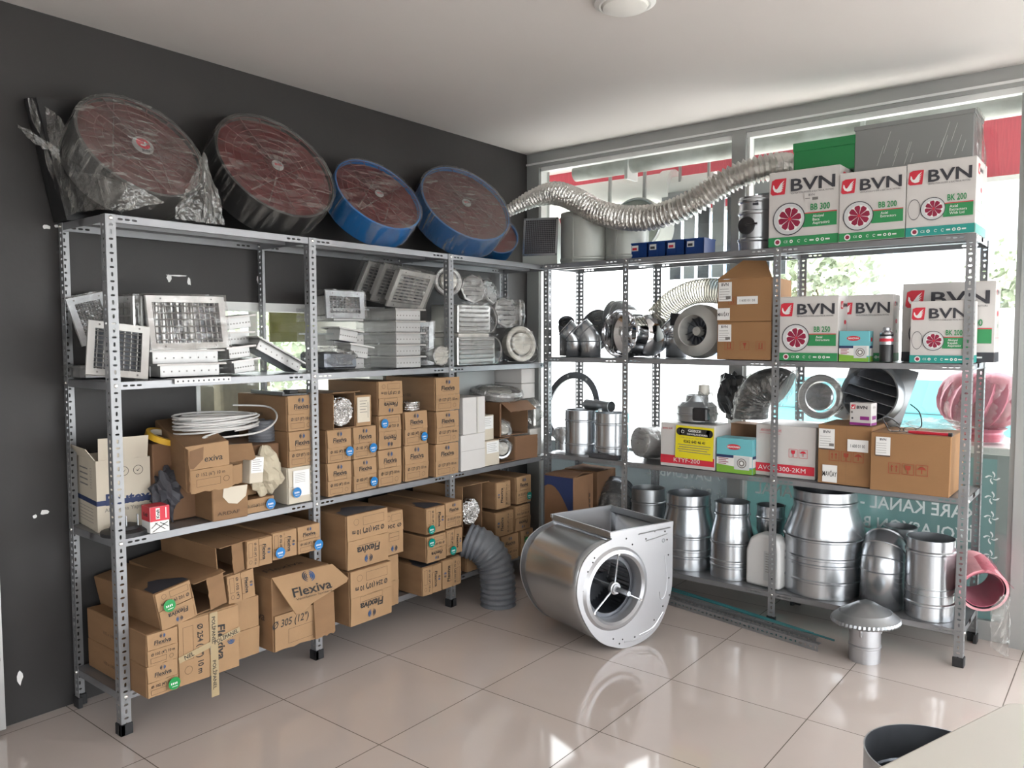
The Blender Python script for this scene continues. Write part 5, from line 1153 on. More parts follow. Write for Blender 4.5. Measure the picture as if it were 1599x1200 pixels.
b = MB(); b.M = Matrix.Translation((0, -.009, .075)) @ Matrix.Rotation(-math.atan2(.05, H), 4, 'X')
for k in range(1, 19): x = -W/2+W*k/19; b.box(x-.0007, x+.0007, -.001, .0004, .01, h2-.01, 'galv'); z = h2*k/19; b.box(-W/2+.01, W/2-.01, -.001, .0004, z-.0007, z+.0007, 'galv')
b.build('wire_mesh', t, smooth=0)
t = thing('small_blue_fan', 'blue fan drum partly hidden behind the mesh-fronted hood in the corner', 'fan', M=frameM((-.49, 2.64, 2.20), (.6, -.35, .3)))
b = MB(); b.lathe([(.12, -.13), (.135, -.13), (.135, 0), (.128, 0), (.128, -.02), (.001, -.02)], ['fan_blue']*4+['fan_red'], 48); b.build('drum', t)
b = MB(); b.lathe([(.139, -.12), (.141, .006), (.08, .014), (.002, .014)], 'shrink_film', 24); b.build('stretch_film', t, smooth=0)
# flexible foil duct draped along the top
def flex(name, label, P, r, m, pitch=.016, depth=.10, N=20, cat='flexible duct', jit=.03, seed=5, rfun=None):
    q_ = random.Random(seed); C = spline(P, 40); L = [0]
    for i in range(1, len(C)): L.append(L[-1]+(C[i]-C[i-1]).length)
    n = int(L[-1]/(pitch/4)); pts = []; j = 0
    for i in range(n+1):
        d = L[-1]*i/n
        while j < len(L)-2 and L[j+1] < d: j += 1
        pts.append(C[j].lerp(C[j+1], (d-L[j])/max(1e-9, L[j+1]-L[j])))
    prof = (1.0, 1-depth*.45, 1-depth, 1-depth*.45)
    t = thing(name, label, cat); b = MB(); M_ = MB()
    rr = [(r*(rfun(i/n) if rfun else 1))*prof[i % 4]*(1+q_.uniform(-jit, jit)*.4) for i in range(n+1)]
    b.tube(pts, lambda i: rr[i], m, N, caps=False)
    b.v = [v+Vector((q_.uniform(-1, 1), q_.uniform(-1, 1), q_.uniform(-1, 1)))*r*jit for v in b.v]
    b.build('duct_wall', t, smooth=0 if jit > .02 else 60)
    return t
flex('foil_flex_duct', 'long silver foil flexible duct draped along the top of the window rack', [(-.62, 2.80, 2.345), (-.50, 2.81, 2.395), (-.33, 2.82, 2.445), (-.16, 2.82, 2.455), (.02, 2.80, 2.385), (.20, 2.78, 2.29), (.42, 2.76, 2.235), (.62, 2.77, 2.235), (.80, 2.79, 2.29), (.95, 2.82, 2.375), (1.08, 2.86, 2.43), (1.20, 2.92, 2.455), (1.26, 3.0, 2.46)], .076, 'foil_duct', .026, .26, 26, jit=.02, rfun=lambda u: .42+.58*min(1, u/.22))

# ---- second shelf from the top
def elbow(name, label, loc, r, rotz, m='galv', h=.10, bend=60, seg=3, cat='duct elbow', L2=.05, film=False, lean=0.):
    t = thing(name, label, cat, loc, rotz, pitch=lean); b = MB(); n = 36
    P = [(0, 0, 0), (0, 0, h)]; a = 0; p = Vector((0, 0, h)); rb = r*1.25
    path = [(Vector((0, 0, 0)), 0.)]; path.append((Vector((0, 0, h)), 0.))
    for k in range(1, seg*3+1):
        a = R(bend)*k/(seg*3); path.append((Vector((0, -rb*(1-math.cos(a)), h+rb*math.sin(a))), a))
    d = Vector((0, -math.sin(a), math.cos(a))); path.append((path[-1][0]+d*L2, a))
    def ringpts(c, a_, r_): return [c+Vector((math.cos(2*PI*i/n)*r_, -(-math.sin(2*PI*i/n)*r_)*math.cos(a_), math.sin(2*PI*i/n)*r_*math.sin(a_))) for i in range(n)]
    rings = []
    for k, (c, a_) in enumerate(path):
        rings.append(ringpts(c, a_, r))
        if k in (1, len(path)-2) or (k > 1 and (k-1) % 3 == 0): rings.append(ringpts(c+Vector((0, -math.sin(a_), math.cos(a_)))*.003, a_, r+.005)); rings.append(ringpts(c+Vector((0, -math.sin(a_), math.cos(a_)))*.006, a_, r))
    b.add([v for rg in rings for v in rg], [(j*n+i, j*n+(i+1) % n, (j+1)*n+(i+1) % n, (j+1)*n+i) for j in range(len(rings)-1) for i in range(n)], m)
    b.build('elbow_wall', t, solid=.002)
    c, a_ = path[-1]; b = MB(); b.tube(ringpts(c, a_, r), .003, m, 8, closed=True); b.build('rim', t)
    if film:
        b = MB(); q_ = random.Random(label); rg2 = [ringpts(c, a_, r+.012) for c, a_ in path[::2]]+[ringpts(path[-1][0]+d*.01, path[-1][1], r*.5)]
        b.add([v+Vector((q_.uniform(-.006, .006), q_.uniform(-.006, .006), q_.uniform(-.004, .004))) for rg in rg2 for v in rg], [(j*n+i, j*n+(i+1) % n, (j+1)*n+(i+1) % n, (j+1)*n+i) for j in range(len(rg2)-1) for i in range(n)], 'shrink_film_heavy'); b.build('plastic_wrap', t, smooth=0)
    return t
elbow('duct_elbow', 'galvanised duct elbow leaning left, first of the pair by the corner post', (-.035, 2.86, T3), .060, R(-60), 'galv', .095, 48, seg=1, L2=.055)
elbow('duct_elbow', 'galvanised duct elbow, second of the pair left of the chrome drum', (.10, 2.83, T3), .062, R(-75), 'galv', .095, 48, seg=1, L2=.055)
t = thing('wrapped_disc', 'dark round plate in film leaning at the window behind the first elbow', 'round plate', M=frameM((-.02, 3.06, T3+.17), (-.2, -1, .3)))
b = MB(); b.lathe([(.001, 0), (.13, 0), (.14, .01), (.14, -.03)], 'galv_dark', 40); b.build('plate', t)
b = MB(); b.lathe([(.15, -.03), (.148, .02), (.08, .03), (.002, .03)], 'shrink_film_heavy', 20); b.build('plastic_wrap', t, smooth=0)
elbow('duct_elbow', 'dark wrapped duct elbow right beside the corner post', (-.150, 2.93, T3), .05, R(30), 'galv_dark', .14, 50, film=True)
elbow('duct_elbow', 'large wrapped duct elbow arching behind the chrome drum', (.24, 3.075, T3), .095, R(-100), 'galv_dull', .14, 80, film=True)
t = thing('chrome_drum', 'shiny chrome round drum lying with its dark open mouth behind the second front post', 'duct', M=frameM((.30, 2.83, T3+.150), (-.22, -1, .04)))
b = MB(); r = .147; b.lathe([(r*.55, -.17), (r*.9, -.15), (r*1.0, -.10), (r, -.015), (r*1.02, -.004), (r*.99, 0), (r*.95, -.02), (r*.93, -.10), (r*.5, -.14), (.001, -.145)], 'chrome', 56); b.build('drum_shell', t)
b = MB(); b.lathe([(.001, -.06), (r*.30, -.07), (r*.36, -.10), (r*.3, -.138)], 'chrome', 40); b.build('inner_cone', t)
t = thing('chrome_drum', 'bright metal rounded drum lying right behind the chrome one', 'duct', M=frameM((.47, 2.95, T3+.138), (.75, -.66, .0)))
b = MB(); r = .135; b.lathe([(r*.6, -.16), (r, -.12), (r, -.07), (r*.93, -.03), (r*.75, .0), (r*.45, .015), (.001, .02)], 'chrome', 48); b.build('drum_shell', t)
elbow('duct_elbow', 'galvanised elbow behind the round inline fan', (.57, 3.06, T3), .062, R(-60), 'galv', .12, 50)
t = thing('inline_fan', 'large grey round inline fan lying with its dark inlet facing forward', 'fan', M=frameM((.80, 2.80, T3+.157), (-.05, -1, .06)))
b = MB(); r = .155; b.lathe([(r*.5, -.22), (r*.8, -.17), (r, -.12), (r, -.09), (r*1.0, -.075), (r*.93, -.04), (r*.62, -.008), (r*.585, .0), (r*.56, -.006), (r*.54, -.10), (.001, -.10)], ['fan_grey']*9+['galv_dark'], 56); b.build('fan_casing', t)
b = MB(); b.lathe([(.001, -.045), (r*.16, -.05), (r*.2, -.09)], 'fan_grey', 30); b.build('motor_hub', t)
b = MB()
for k in range(14): a = 2*PI*k/14; b.add([(math.cos(a)*r*.2, math.sin(a)*r*.2, -.09), (math.cos(a+.25)*r*.53, math.sin(a+.25)*r*.53, -.09), (math.cos(a+.25)*r*.53, math.sin(a+.25)*r*.53, -.06), (math.cos(a)*r*.2, math.sin(a)*r*.2, -.065)], [(0, 1, 2, 3)], 'galv_dark')
b.build('impeller', t)
b = MB(); b.cbox((-r*.95, r*.45, -.08), (.05, .07, .06), 'black_plastic'); b.build('terminal_box', t)
flex('clear_flex_duct', 'translucent ribbed flexible duct arching over the inline fan', [(.44, 3.05, T3+.24), (.55, 3.03, T3+.33), (.68, 3.02, T3+.385), (.82, 3.01, T3+.395), (.96, 3.0, T3+.36), (1.07, 3.0, T3+.27), (1.10, 3.0, T3+.14), (1.10, 3.0, T3+.08)], .07, 'clear_duct', .012, .10, 24, jit=.004)
_P = spline([(.44, 3.05, T3+.24), (.55, 3.03, T3+.33), (.68, 3.02, T3+.385), (.82, 3.01, T3+.395), (.96, 3.0, T3+.36), (1.07, 3.0, T3+.27), (1.10, 3.0, T3+.14), (1.10, 3.0, T3+.08)], 160)
_L = [0]
for i in range(1, len(_P)): _L.append(_L[-1]+(_P[i]-_P[i-1]).length)
_h = []
for i in range(0, len(_P)-1):
    T_ = (_P[i+1]-_P[i]).normalized(); u_ = Vector((0, 1, 0)); u_ = (u_-T_*u_.dot(T_)).normalized(); w_ = T_.cross(u_); a = _L[i]/.017*2*PI
    _h.append(_P[i]+(u_*math.cos(a)+w_*math.sin(a))*.0715)
b = MB(); b.tube(_h, .0022, 'ink_grey', 4); b.build('spiral_wire', [o for o in COL.objects if o.name.startswith('clear_flex_duct')][0])
for k, (l, z, h) in enumerate((('lower tan carton of the stacked pair beside the inline fan', 0, .205), ('upper tan carton with open top flap on the stacked pair', .207, .230))):
    t = thing('tan_carton', l, 'carton', (1.122, YF+.006, T3+z), 0, 'stacked tan cartons'); W = .302
    body = MB(); body.bbox(-W/2, W/2, 0, .30, 0, h, 'kraft_tan', .003, .002)
    b = MB(); b.off = .0045
    b.rect(-W*.47, -W*.22, h*.48, h*.93, 'white_print', 1); b.off = .005; b.text('BVN', -W*.35, h*.84, h*.07, 'ink_slate', bold=.02)
    for i in range(5): b.rect(-W*.45, -W*.28+W*.02*(i % 2), h*(.76-.06*i), h*(.77-.06*i), 'ink_grey')
    b.rect(-W*.33, -W*.24, h*.53, h*.60, 'ink_grey')
    if k: b.off = .0045; b.rect(-W*.49, -W*.25, h*.04, h*.32, 'white_print'); b.off = .005; b.text('MAVİAY', -W*.37, h*.13, h*.085, 'ink_black', width=W*.22, bold=.012); b.off = .0045; b.rect(-W*.12, W*.26, h*.40, h*.58, 'white_print'); b.off = .005; b.text('1 600 01 00', W*.07, h*.46, h*.06, 'ink_slate', width=W*.28)
    b.build('paper_labels', t)
    b = body; b.off = .0042
    for i in range(3 if not k else 1): x = (-.34+.29*i)*W if not k else -.28*W; z0 = h*.26 if not k else h*.40; s = .05 if not k else .045; b.frame(x, x+s, z0, z0+s*.9, .0012, 'ink_orange'); [b.rect(x+s*.3, x+s*.38, z0+s*.2, z0+s*.75, 'ink_orange'), b.rect(x+s*.62, x+s*.7, z0+s*.2, z0+s*.75, 'ink_orange'), b.rect(x+s*.25, x+s*.75, z0+s*.14, z0+s*.2, 'ink_orange')] if i != 1 else b.poly([(x+s*.3, z0+s*.75), (x+s*.7, z0+s*.75), (x+s*.55, z0+s*.4), (x+s*.55, z0+s*.15), (x+s*.45, z0+s*.15), (x+s*.45, z0+s*.4)][::-1], 'ink_orange')
    b.build('carton_body', t)
    if k:
        b = MB(); b.M = Matrix.Translation((0, 0, h)) @ Matrix.Rotation(R(28), 4, 'X')
        b.add([(-W/2, 0, 0), (W/2, 0, 0), (W*.3, .11, .045), (-W*.12, .11, .055), (-W/2, 0, .003), (W/2, 0, .003), (W*.3, .11, .048), (-W*.12, .11, .058)], [(3, 2, 1, 0), (4, 5, 6, 7), (0, 1, 5, 4), (2, 3, 7, 6)], 'kraft_tan'); b.build('top_flap', t, smooth=0)
bvn_box('white fan carton with code ending 250 beside the tan cartons', 1.462, T3, .300, .330, .25, 'BB 250', ('Axial', 'Extractors'), y=YF+.006)
bvn_box('white fan carton half hidden behind the light blue box', 1.700, T3, .26, .335, .13, None, (), y=YF+.16)
plain_box('white_carton', 'narrow white carton standing behind the spray can', (1.90, 3.0, T3), .10, .33, .12, 'carton_white', rotz=0, group='white fan cartons')
bvn_box('tall greyish fan carton behind the smaller one with lid drawing', 2.06, T3, .40, .385, .15, 'BK 300', (), band='ink_slate', y=YF+.205)
bvn_box('white fan carton with lid drawing and blue-green panel at the right end', 2.065, T3, .250, .288, .19, 'BK 200', ('Aksiyel', 'Kapaklı', 'Aspiratör'), band='ink_teal', lid=True, y=YF+.004)
def blue_box(label, x, y, z, W, H, D, yaw=0.):
    t = thing('small_fan_box', label, 'box', (x, y, z), R(yaw)); b = MB(); b.bbox(-W/2, W/2, .001, D, 0, H, 'ink_aqua', .001); b.off = .0012; b.rect(-W/2+.001, W/2-.001, H*.2, H*.52, 'white_print'); b.poly([(-W/2+.001, .001), (W/2-.001, .001), (W/2-.001, H*.16), (-W/2+.001, H*.24)], 'ink_lime', 1.3); b.rect(-W/2+.001, -W*.02, H*.44, H*.52, 'ink_navy', 1.4)
    b.disc(-W*.02, H*.76, H*.08, 'ink_red', 1, 26, 2.6); b.disc(-W*.02, H*.76, H*.068, 'ink_red', 1.5, 26, 2.6); b.text('BAHÇIVAN', -W*.02, H*.735, H*.055, 'white_print', width=W*.34, bold=.03, lay=2)
    for k in range(4): b.rect(-W*.44, -W*.16-W*.06*(k % 2), H*(.40-.05*k), H*(.42-.05*k), 'ink_magenta', 2)
    b.rect(W*.0, W*.42, H*.12, H*.50, 'ink_pale', 2); b.disc(W*.21, H*.31, H*.14, 'ink_grey', 2.5); b.disc(W*.21, H*.31, H*.11, 'white_print', 2.8); b.ring(W*.21, H*.31, H*.05, H*.09, 'ink_grey', 3.2); b.M = Matrix.Translation((W/2, D/2, 0)) @ Matrix.Rotation(R(90), 4, 'Z'); b.off = .0012; b.rect(-D/2+.001, D/2-.001, H*.2, H*.45, 'white_print'); b.rect(-D/2+.001, D*.2, H*.44, H*.52, 'ink_navy', 1.4); b.disc(0, H*.72, H*.07, 'ink_red', 1, 24, 1.5); b.rect(-D/2+.001, D/2-.001, .001, H*.18, 'ink_lime'); b.build('box_body', t)
    return t
blue_box('small light blue fan box on the second shelf before the white cartons', 1.690, YF+.004, T3, .142, .152, .07)
t = thing('spray_can', 'black and silver spray can standing right of the light blue box', 'spray can', (1.832, 2.775, T3))
b = MB(); r = .031; lat(b, [(.001, 0), (r, .002), (r, .135), (r*.9, .145), (r*.5, .155), (r*.5, .160)], ['black_plastic', 'black_plastic', 'galv', 'galv', 'galv'], 36); b.build('can_body', t)
b = MB(); lat(b, [(r*1.01, .085), (r*1.01, .125)], 'galv_bright', 36); lat(b, [(r*1.02, .10), (r*1.02, .115)], 'ink_red', 36); b.build('can_label', t)
b = MB(); lat(b, [(r*.55, .150), (r*.55, .165), (r*.4, .17), (.001, .17)], 'galv_bright', 30); b.build('cap', t)

# ---- third shelf
t = thing('flange_ring', 'large grey flange ring leaning beside the corner post', 'ring', M=frameM((-.17, 3.02, T2+.27), (-.15, -1, .2)))
b = MB(); b.lathe([(.20, 0), (.245, 0), (.245, .012), (.20, .012), (.20, 0)], 'galv_dark', 56); b.build('ring_plate', t)
for k in range(8): a = k*PI/4+.3; b = MB(); b.cbox((math.cos(a)*.222, math.sin(a)*.222, .013), (.014, .014, .003), 'galv_bright'); b.build('bolt_head', t)
t = thing('wrapped_duct', 'crinkled clear-wrapped duct piece standing behind the corner post on the third shelf', 'duct', (-.135, 2.88, T2))
b = MB(); lat(b, [(.06, .0), (.06, .14), (.055, .14), (.055, .02)], 'galv', 36); b.build('duct_wall', t)
crumple('plastic_bag', '', (0, 0, .0), .075, .075, .115, 'shrink_film_heavy', 41, None, .2, 22, t)
for k, (x, r, h) in enumerate(((-.010, .105, .278), (.215, .108, .272))):
    t = thing('duct_coupler', ['upright galvanised duct coupler, left of the pair on the third shelf', 'upright galvanised duct coupler, right of the pair beside the second front post'][k], 'duct', (x, 2.895+.0*k, T2), 0, 'pair of duct couplers')
    b = MB(); lat(b, [(r, 0)]+rib(r, .062, .005, .007)+rib(r, h-.066, .005, .007)+[(r, h), (r-.003, h), (r-.003, .01), (.001, .008)], 'galv', 56); b.build('duct_wall', t)
t = thing('small_duct_tube', 'short dull duct tube lying across the two upright couplers', 'duct', M=frameM((.19, 2.93, T2+.305), (.95, -.3, .0)))
b = MB(); b.lathe([(.035, -.24), (.035, 0), (.032, 0), (.032, -.23)], 'galv_dull', 30); b.build('duct_wall', t)
t = thing('grey_plate', 'dark grey plate lying at the shelf front under the right coupler', 'plate', (.25, 2.762, T2))
b = MB(); b.box(-.11, .10, -.012, .018, 0, .028, 'galv_dark'); b.build('plate_body', t)
t = thing('wrapped_motor_drum', 'white round motor drum in film lying behind the second front post', 'motor', M=frameM((.455, 2.83, T2+.100), (-.42, -1, .1)))
b = MB(); r = .092; b.lathe([(.001, .01), (r*.5, .012), (r*.96, .004), (r, -.01), (r, -.20), (.001, -.2)], 'alu_white', 44); b.build('drum_shell', t)
for k in range(8): a = k*PI/4; b = MB(); b.cbox((math.cos(a)*r*.86, math.sin(a)*r*.86, .009), (.008, .008, .004), 'ink_grey'); b.build('screw', t)
b = MB(); b.lathe([(r*1.05, -.21), (r*1.06, .0), (r*.95, .02), (.002, .024)], 'shrink_film_heavy', 22); b.build('plastic_wrap', t, smooth=0)
plain_box('white_box', 'long white box lying behind the wrapped motor drum', (.52, 2.93, T2), .20, .15, .12, 'carton_white', rotz=0, cat='box')
def print_carton(label, x, z, W, H, D, art_, m='carton_white', y=YF+.004, group=None):
    t = thing('printed_carton', label, 'carton', (x, y, z), 0, group); b = MB(); b.bbox(-W/2, W/2, .002, D, 0, H, m, .003, .0015)
    b.off = .0035; art_(b, W, H); b.build('carton_body', t); return t
def symbols(b, x, z, s, m, first=True):
    for i in range(3):
        if i == 0 and not first: continue
        x0 = x+i*s*1.15; b.frame(x0, x0+s, z, z+s, s*.04, m)
        if i == 0: [b.poly([(x0+s*(.26+j), z+s*.2), (x0+s*(.34+j), z+s*.2), (x0+s*(.34+j), z+s*.6), (x0+s*(.42+j), z+s*.6), (x0+s*(.30+j), z+s*.82), (x0+s*(.18+j), z+s*.6), (x0+s*(.26+j), z+s*.6)], m) for j in (0, .38)]
        if i == 1: b.poly([(x0+s*.25, z+s*.85), (x0+s*.30, z+s*.5), (x0+s*.46, z+s*.4), (x0+s*.46, z+s*.18), (x0+s*.34, z+s*.12), (x0+s*.66, z+s*.12), (x0+s*.54, z+s*.18), (x0+s*.54, z+s*.4), (x0+s*.70, z+s*.5), (x0+s*.75, z+s*.85)], m)
        if i == 2: b.poly([(x0+s*.12, z+s*.55), (x0+s*.46, z+s*.60), (x0+s*.46, z+s*.2), (x0+s*.54, z+s*.2), (x0+s*.54, z+s*.60), (x0+s*.88, z+s*.55), (x0+s*.70, z+s*.78), (x0+s*.5, z+s*.86), (x0+s*.30, z+s*.78)], m)
def art1(b, W, H):
    b.rect(-W/2+.002, W/2-.002, H*.08, H*.27, 'ink_red'); b.text('KTYF-200', 0, H*.125, H*.10, 'white_print', width=W*.48, lay=1.4); b.text('BVN AIR', -W*.36, H*.86, H*.045, 'ink_red', width=W*.18)
t = print_carton('white carton with red band and yellow shop sign taped on it', .802, T2, .335, .250, .22, art1)
b = MB(); b.off = .0075; b.M = Matrix.Translation((.045, 0, .09)) @ Matrix.Rotation(-R(-1.5), 4, 'Y'); b.rect(-.115, .115, -.035, .150, 'ink_yellow'); b.off = .0082
b.rect(-.09, .09, .095, .138, 'ink_black'); b.disc(-.09, .1165, .0215, 'ink_black'); b.disc(.09, .1165, .0215, 'ink_black'); b.off = .0088
b.text('GEBZE', .0, .119, .013, 'white_print', width=.08, bold=.03); b.text('HAVALANDIRMA', .018, .101, .010, 'white_print', width=.125, bold=.02)
for k in range(4): b.ring(-.072, .1165, .006, .010, 'white_print', 1, 6, 1, k*PI/2, k*PI/2+1.1)
b.off = .0082; b.text('0262 643 46 41', 0, .055, .016, 'ink_black', width=.13, bold=.03); b.text('0262 223 87 27 - 0541 223 66 17', 0, .080, .006, 'ink_grey', width=.16)
for k in range(4): b.rect(-.10+.008*(k % 2), .10-.01*(k % 3), .040-k*.013, .044-k*.013, 'ink_grey')
b.build('yellow_sign', t, smooth=0)
t = thing('inline_fan', 'grey stepped inline fan in a clear plastic bag on the carton with the yellow sign', 'fan', (.80, 2.875, T2+.252))
b = MB(); lat(b, [(.06, 0), (.095, .002), (.112, .012), (.116, .045), (.120, .048), (.120, .055), (.114, .058), (.110, .095), (.085, .118), (.065, .122), (.062, .155), (.066, .157), (.060, .158), (.056, .12)], 'galv_dull', 56); b.build('fan_casing', t)
b = MB(); b.bbox(.03, .12, -.13, -.08, .02, .095, 'black_plastic', .008); b.build('terminal_box', t)
b = MB(); sheet(b, [(-.16, -.10, .006), (-.02, -.13, .10), (.06, -.14, .16), (.16, -.10, .004)], [(-.10, -.02, .10), (.0, -.05, .165), (.06, -.05, .175), (.15, .0, .06)], 'shrink_film_heavy', 21, 12, .012, 2)
sheet(b, [(.13, -.10, .005), (.15, .02, .005), (.12, .12, .005)], [(.07, -.04, .17), (.09, .02, .18), (.05, .06, .17)], 'shrink_film_heavy', 14, 10, .014, 5); b.build('plastic_bag', t, smooth=0)
t = thing('spray_nozzle', 'white plastic funnel piece on top of the bagged inline fan', 'plastic piece', (.83, 2.90, T2+.412))
b = MB(); lat(b, [(.034, 0), (.034, .004), (.030, .055), (.027, .055), (.030, .006)], 'white_enamel', 30); b.build('nozzle', t)
plain_box('brown_carton', 'dark orange-brown carton standing behind the light blue fan box', (1.075, 3.0, T2), .26, .245, .13, 'kraft_brown', rotz=0, cat='carton')
crumple('black_bag', 'crumpled black plastic bag on the brown carton by the window', (.945, 3.07, T2+.27), .10, .07, .13, 'black_plastic', 13, 'bag', .3, 26)
blue_box('light blue fan box with open flap between the two red-banded cartons', 1.083, YF+.002, T2, .205, .19, .12)
t = thing('wrapped_black_duct', 'big dark duct bend wrapped in clear film above the red-banded carton', 'duct', (1.16, 2.96, T2+.282))
b = MB(); b.tube(spline([(-.075, 0, .0), (-.065, 0, .09), (-.02, 0, .17), (.07, 0, .20), (.12, 0, .18)], 8), lambda i: .094, 'black_plastic', 30); b.v = [Vector((v.x, v.y, max(v.z, .004))) for v in b.v]; b.build('duct_bend', t)
b = MB(); q2 = random.Random(6); b.tube(spline([(-.075, 0, .0), (-.065, 0, .09), (-.02, 0, .17), (.07, 0, .20), (.135, 0, .18)], 8), lambda i: .105*(1+.04*math.sin(i*2.2)), 'shrink_film_heavy', 22); b.v = [Vector((v.x+q2.uniform(-.006, .006), v.y+q2.uniform(-.006, .006), max(v.z, .003))) for v in b.v]; b.build('plastic_wrap', t, smooth=0)
def art2(b, W, H):
    b.rect(-W/2+.002, W/2-.002, H*.08, H*.25, 'ink_red'); b.text('AVCT-300-2KM', -W*.05, H*.12, H*.09, 'white_print', width=W*.80, lay=1.4); b.text('AIRCONTROL SCOPE', -W*.24, H*.87, H*.05, 'ink_red', width=W*.36); b.rect(-W*.44, -W*.08, H*.83, H*.835, 'ink_red'); symbols(b, -.030, H*.40, .045, 'ink_red', False)
print_carton('white carton with red band and red symbols behind the third front post', 1.345, T2, .315, .275, .30, art2, y=YF+.042)
wrapped_round('round_damper', 'round silver damper in film standing on the red-banded carton by the window', (1.44, 3.04, T2+.418), (-.1, -1, .15), .122, .06, 'alu_white', 'galv', film='shrink_film')
t = thing('square_cowl', 'tilted square sheet-metal cowl with a large dark louvred round opening', 'cowl', M=frameM((1.70, 3.02, T2+.445), (-.16, -1, .14)))
t.matrix_world = t.matrix_world @ Matrix.Rotation(R(-14), 4, 'Z')
b = MB(); s = .175; n = 48
sq = []
for i in range(n):
    a = 2*PI*i/n; c_, s_ = math.cos(a), math.sin(a); k = s/max(abs(c_), abs(s_)); sq.append((c_*k, s_*k, -.06))
rg = [(math.cos(2*PI*i/n)*.160, math.sin(2*PI*i/n)*.160, -.045) for i in range(n)]; rg2 = [(math.cos(2*PI*i/n)*.150, math.sin(2*PI*i/n)*.150, .012) for i in range(n)]; rg3 = [(math.cos(2*PI*i/n)*.142, math.sin(2*PI*i/n)*.142, .012) for i in range(n)]; rg4 = [(math.cos(2*PI*i/n)*.142, math.sin(2*PI*i/n)*.142, -.07) for i in range(n)]
b.add(sq+rg+rg2+rg3+rg4, [(j*n+i, j*n+(i+1) % n, (j+1)*n+(i+1) % n, (j+1)*n+i) for j in range(4) for i in range(n)], 'galv_dull')
b.add([(p[0], p[1], -.062) for p in sq], [tuple(range(n))[::-1]], 'galv_dark'); b.build('cowl_plate', t)
for k in range(5):
    b = MB(); z = -.112+.052*k; w_ = math.sqrt(max(.001, .141**2-z*z)); b.add([(-w_, z-.022, -.012), (w_, z-.022, -.012), (w_, z+.026, -.042), (-w_, z+.026, -.042)], [(0, 1, 2, 3)], 'galv_dark'); b.add([(-w_, z-.024, -.010), (w_, z-.024, -.010), (w_, z-.021, -.010), (-w_, z-.021, -.010)], [(0, 1, 2, 3)], 'galv'); b.build('louvre_blade', t)
def art3(b, W, H):
    b.rect(-W*.48, -W*.18, H*.60, H*.93, 'white_print'); b.text('BVN', -W*.33, H*.86, H*.045, 'ink_slate', bold=.02, lay=1.3)
    for i in range(5): b.rect(-W*.46, -W*.25, H*(.80-.04*i), H*(.805-.04*i), 'ink_grey', 1.3)
    b.rect(-W*.28, -W*.19, H*.64, H*.69, 'ink_grey', 1.3); b.rect(-W*.47, -W*.17, H*.58, H*.595, 'ink_slate')
def art3a(b, W, H):
    art3(b, W, H); b.rect(W*.06, W*.44, H*.58, H*.78, 'white_print'); b.text('1 600 01 00', W*.25, H*.65, H*.055, 'ink_slate', width=W*.26, lay=1.3); symbols(b, -W*.28, H*.40, .050, 'ink_orange'); b.rect(-W*.40, -W*.12, H*.03, H*.32, 'white_print'); b.text('MAVİAY', -W*.26, H*.13, H*.085, 'ink_black', width=W*.27, bold=.012, lay=1.3)
    b.rect(-W*.10, -W*.095, .003, H-.003, 'kraft'); b.rect(W*.04, W*.045, .003, H-.003, 'kraft')
def art3b(b, W, H):
    b.rect(-W*.43, -W*.24, H*.62, H*.93, 'white_print'); b.text('BVN', -W*.335, H*.87, H*.04, 'ink_slate', bold=.02, lay=1.3); b.rect(-W*.43, -W*.24, H*.60, H*.615, 'ink_slate')
    for i in range(5): b.rect(-W*.42, -W*.29, H*(.82-.04*i), H*(.825-.04*i), 'ink_grey', 1.3)
    symbols(b, -W*.26, H*.32, .052, 'ink_orange')
print_carton('tan carton with two white stickers beside the red-banded carton', 1.655, T2, .258, .300, .30, art3a, 'kraft_tan', group='tan cartons on the third shelf')
t = print_carton('wide tan carton carrying eyeglasses and a red screwdriver', 1.960, T2, .345, .282, .34, art3b, 'kraft_tan', y=YF-.035, group='tan cartons on the third shelf')
t = thing('small_fan_box', 'small white and purple fan box on the tan carton before the cowl', 'box', (1.716, 2.79, T2+.302), R(-6))
b = MB(); b.bbox(-.052, .052, .001, .075, 0, .112, 'carton_white', .001)
b.off = .0012; b.rect(-.051, .051, .001, .014, 'ink_purple'); b.rect(.0, .044, .028, .046, 'ink_purple'); bird(b, -.035, .092, .022); b.text('BVN', .008, .083, .016, 'ink_slate', width=.052, bold=.03); b.rect(-.046, -.036, .06, .07, 'ink_grey'); b.disc(-.038, .035, .005, 'ink_slate')
b.M = Matrix.Translation((.052, .038, 0)) @ Matrix.Rotation(R(90), 4, 'Z'); b.off = .0012; b.rect(-.036, .036, .001, .014, 'ink_purple'); b.rect(-.025, .025, .03, .048, 'ink_purple'); b.text('BVN', 0, .085, .012, 'ink_grey'); b.build('box_body', t)
# eyeglasses: folded-open temples pointing up
t = thing('eyeglasses', 'dark framed eyeglasses lying upside down on the wide tan carton', 'eyeglasses', (1.905, 2.80, T2+.284), R(12))
b = MB()
for sx in (-.034, .034): b.tube([(sx+math.cos(a)*.027, -.012+.012*math.sin(a)*.3, .012+math.sin(a)*.014) for a in [i*2*PI/24 for i in range(24)]], .0016, 'black_plastic', 6, closed=True)
b.tube([(-.008, -.012, .015), (0, -.012, .018), (.008, -.012, .015)], .0014, 'black_plastic', 6); b.build('frame', t)
b = MB(); b.tube(spline([(-.062, -.01, .018), (-.085, .03, .060), (-.05, .08, .055), (-.01, .11, .02)], 8), .0032, 'black_plastic', 6); b.build('temple', t)
b = MB(); b.tube(spline([(.062, -.01, .018), (.085, .03, .03), (.075, .07, .09), (.035, .11, .125)], 8), .0032, 'black_plastic', 6); b.build('temple', t)
b = MB()
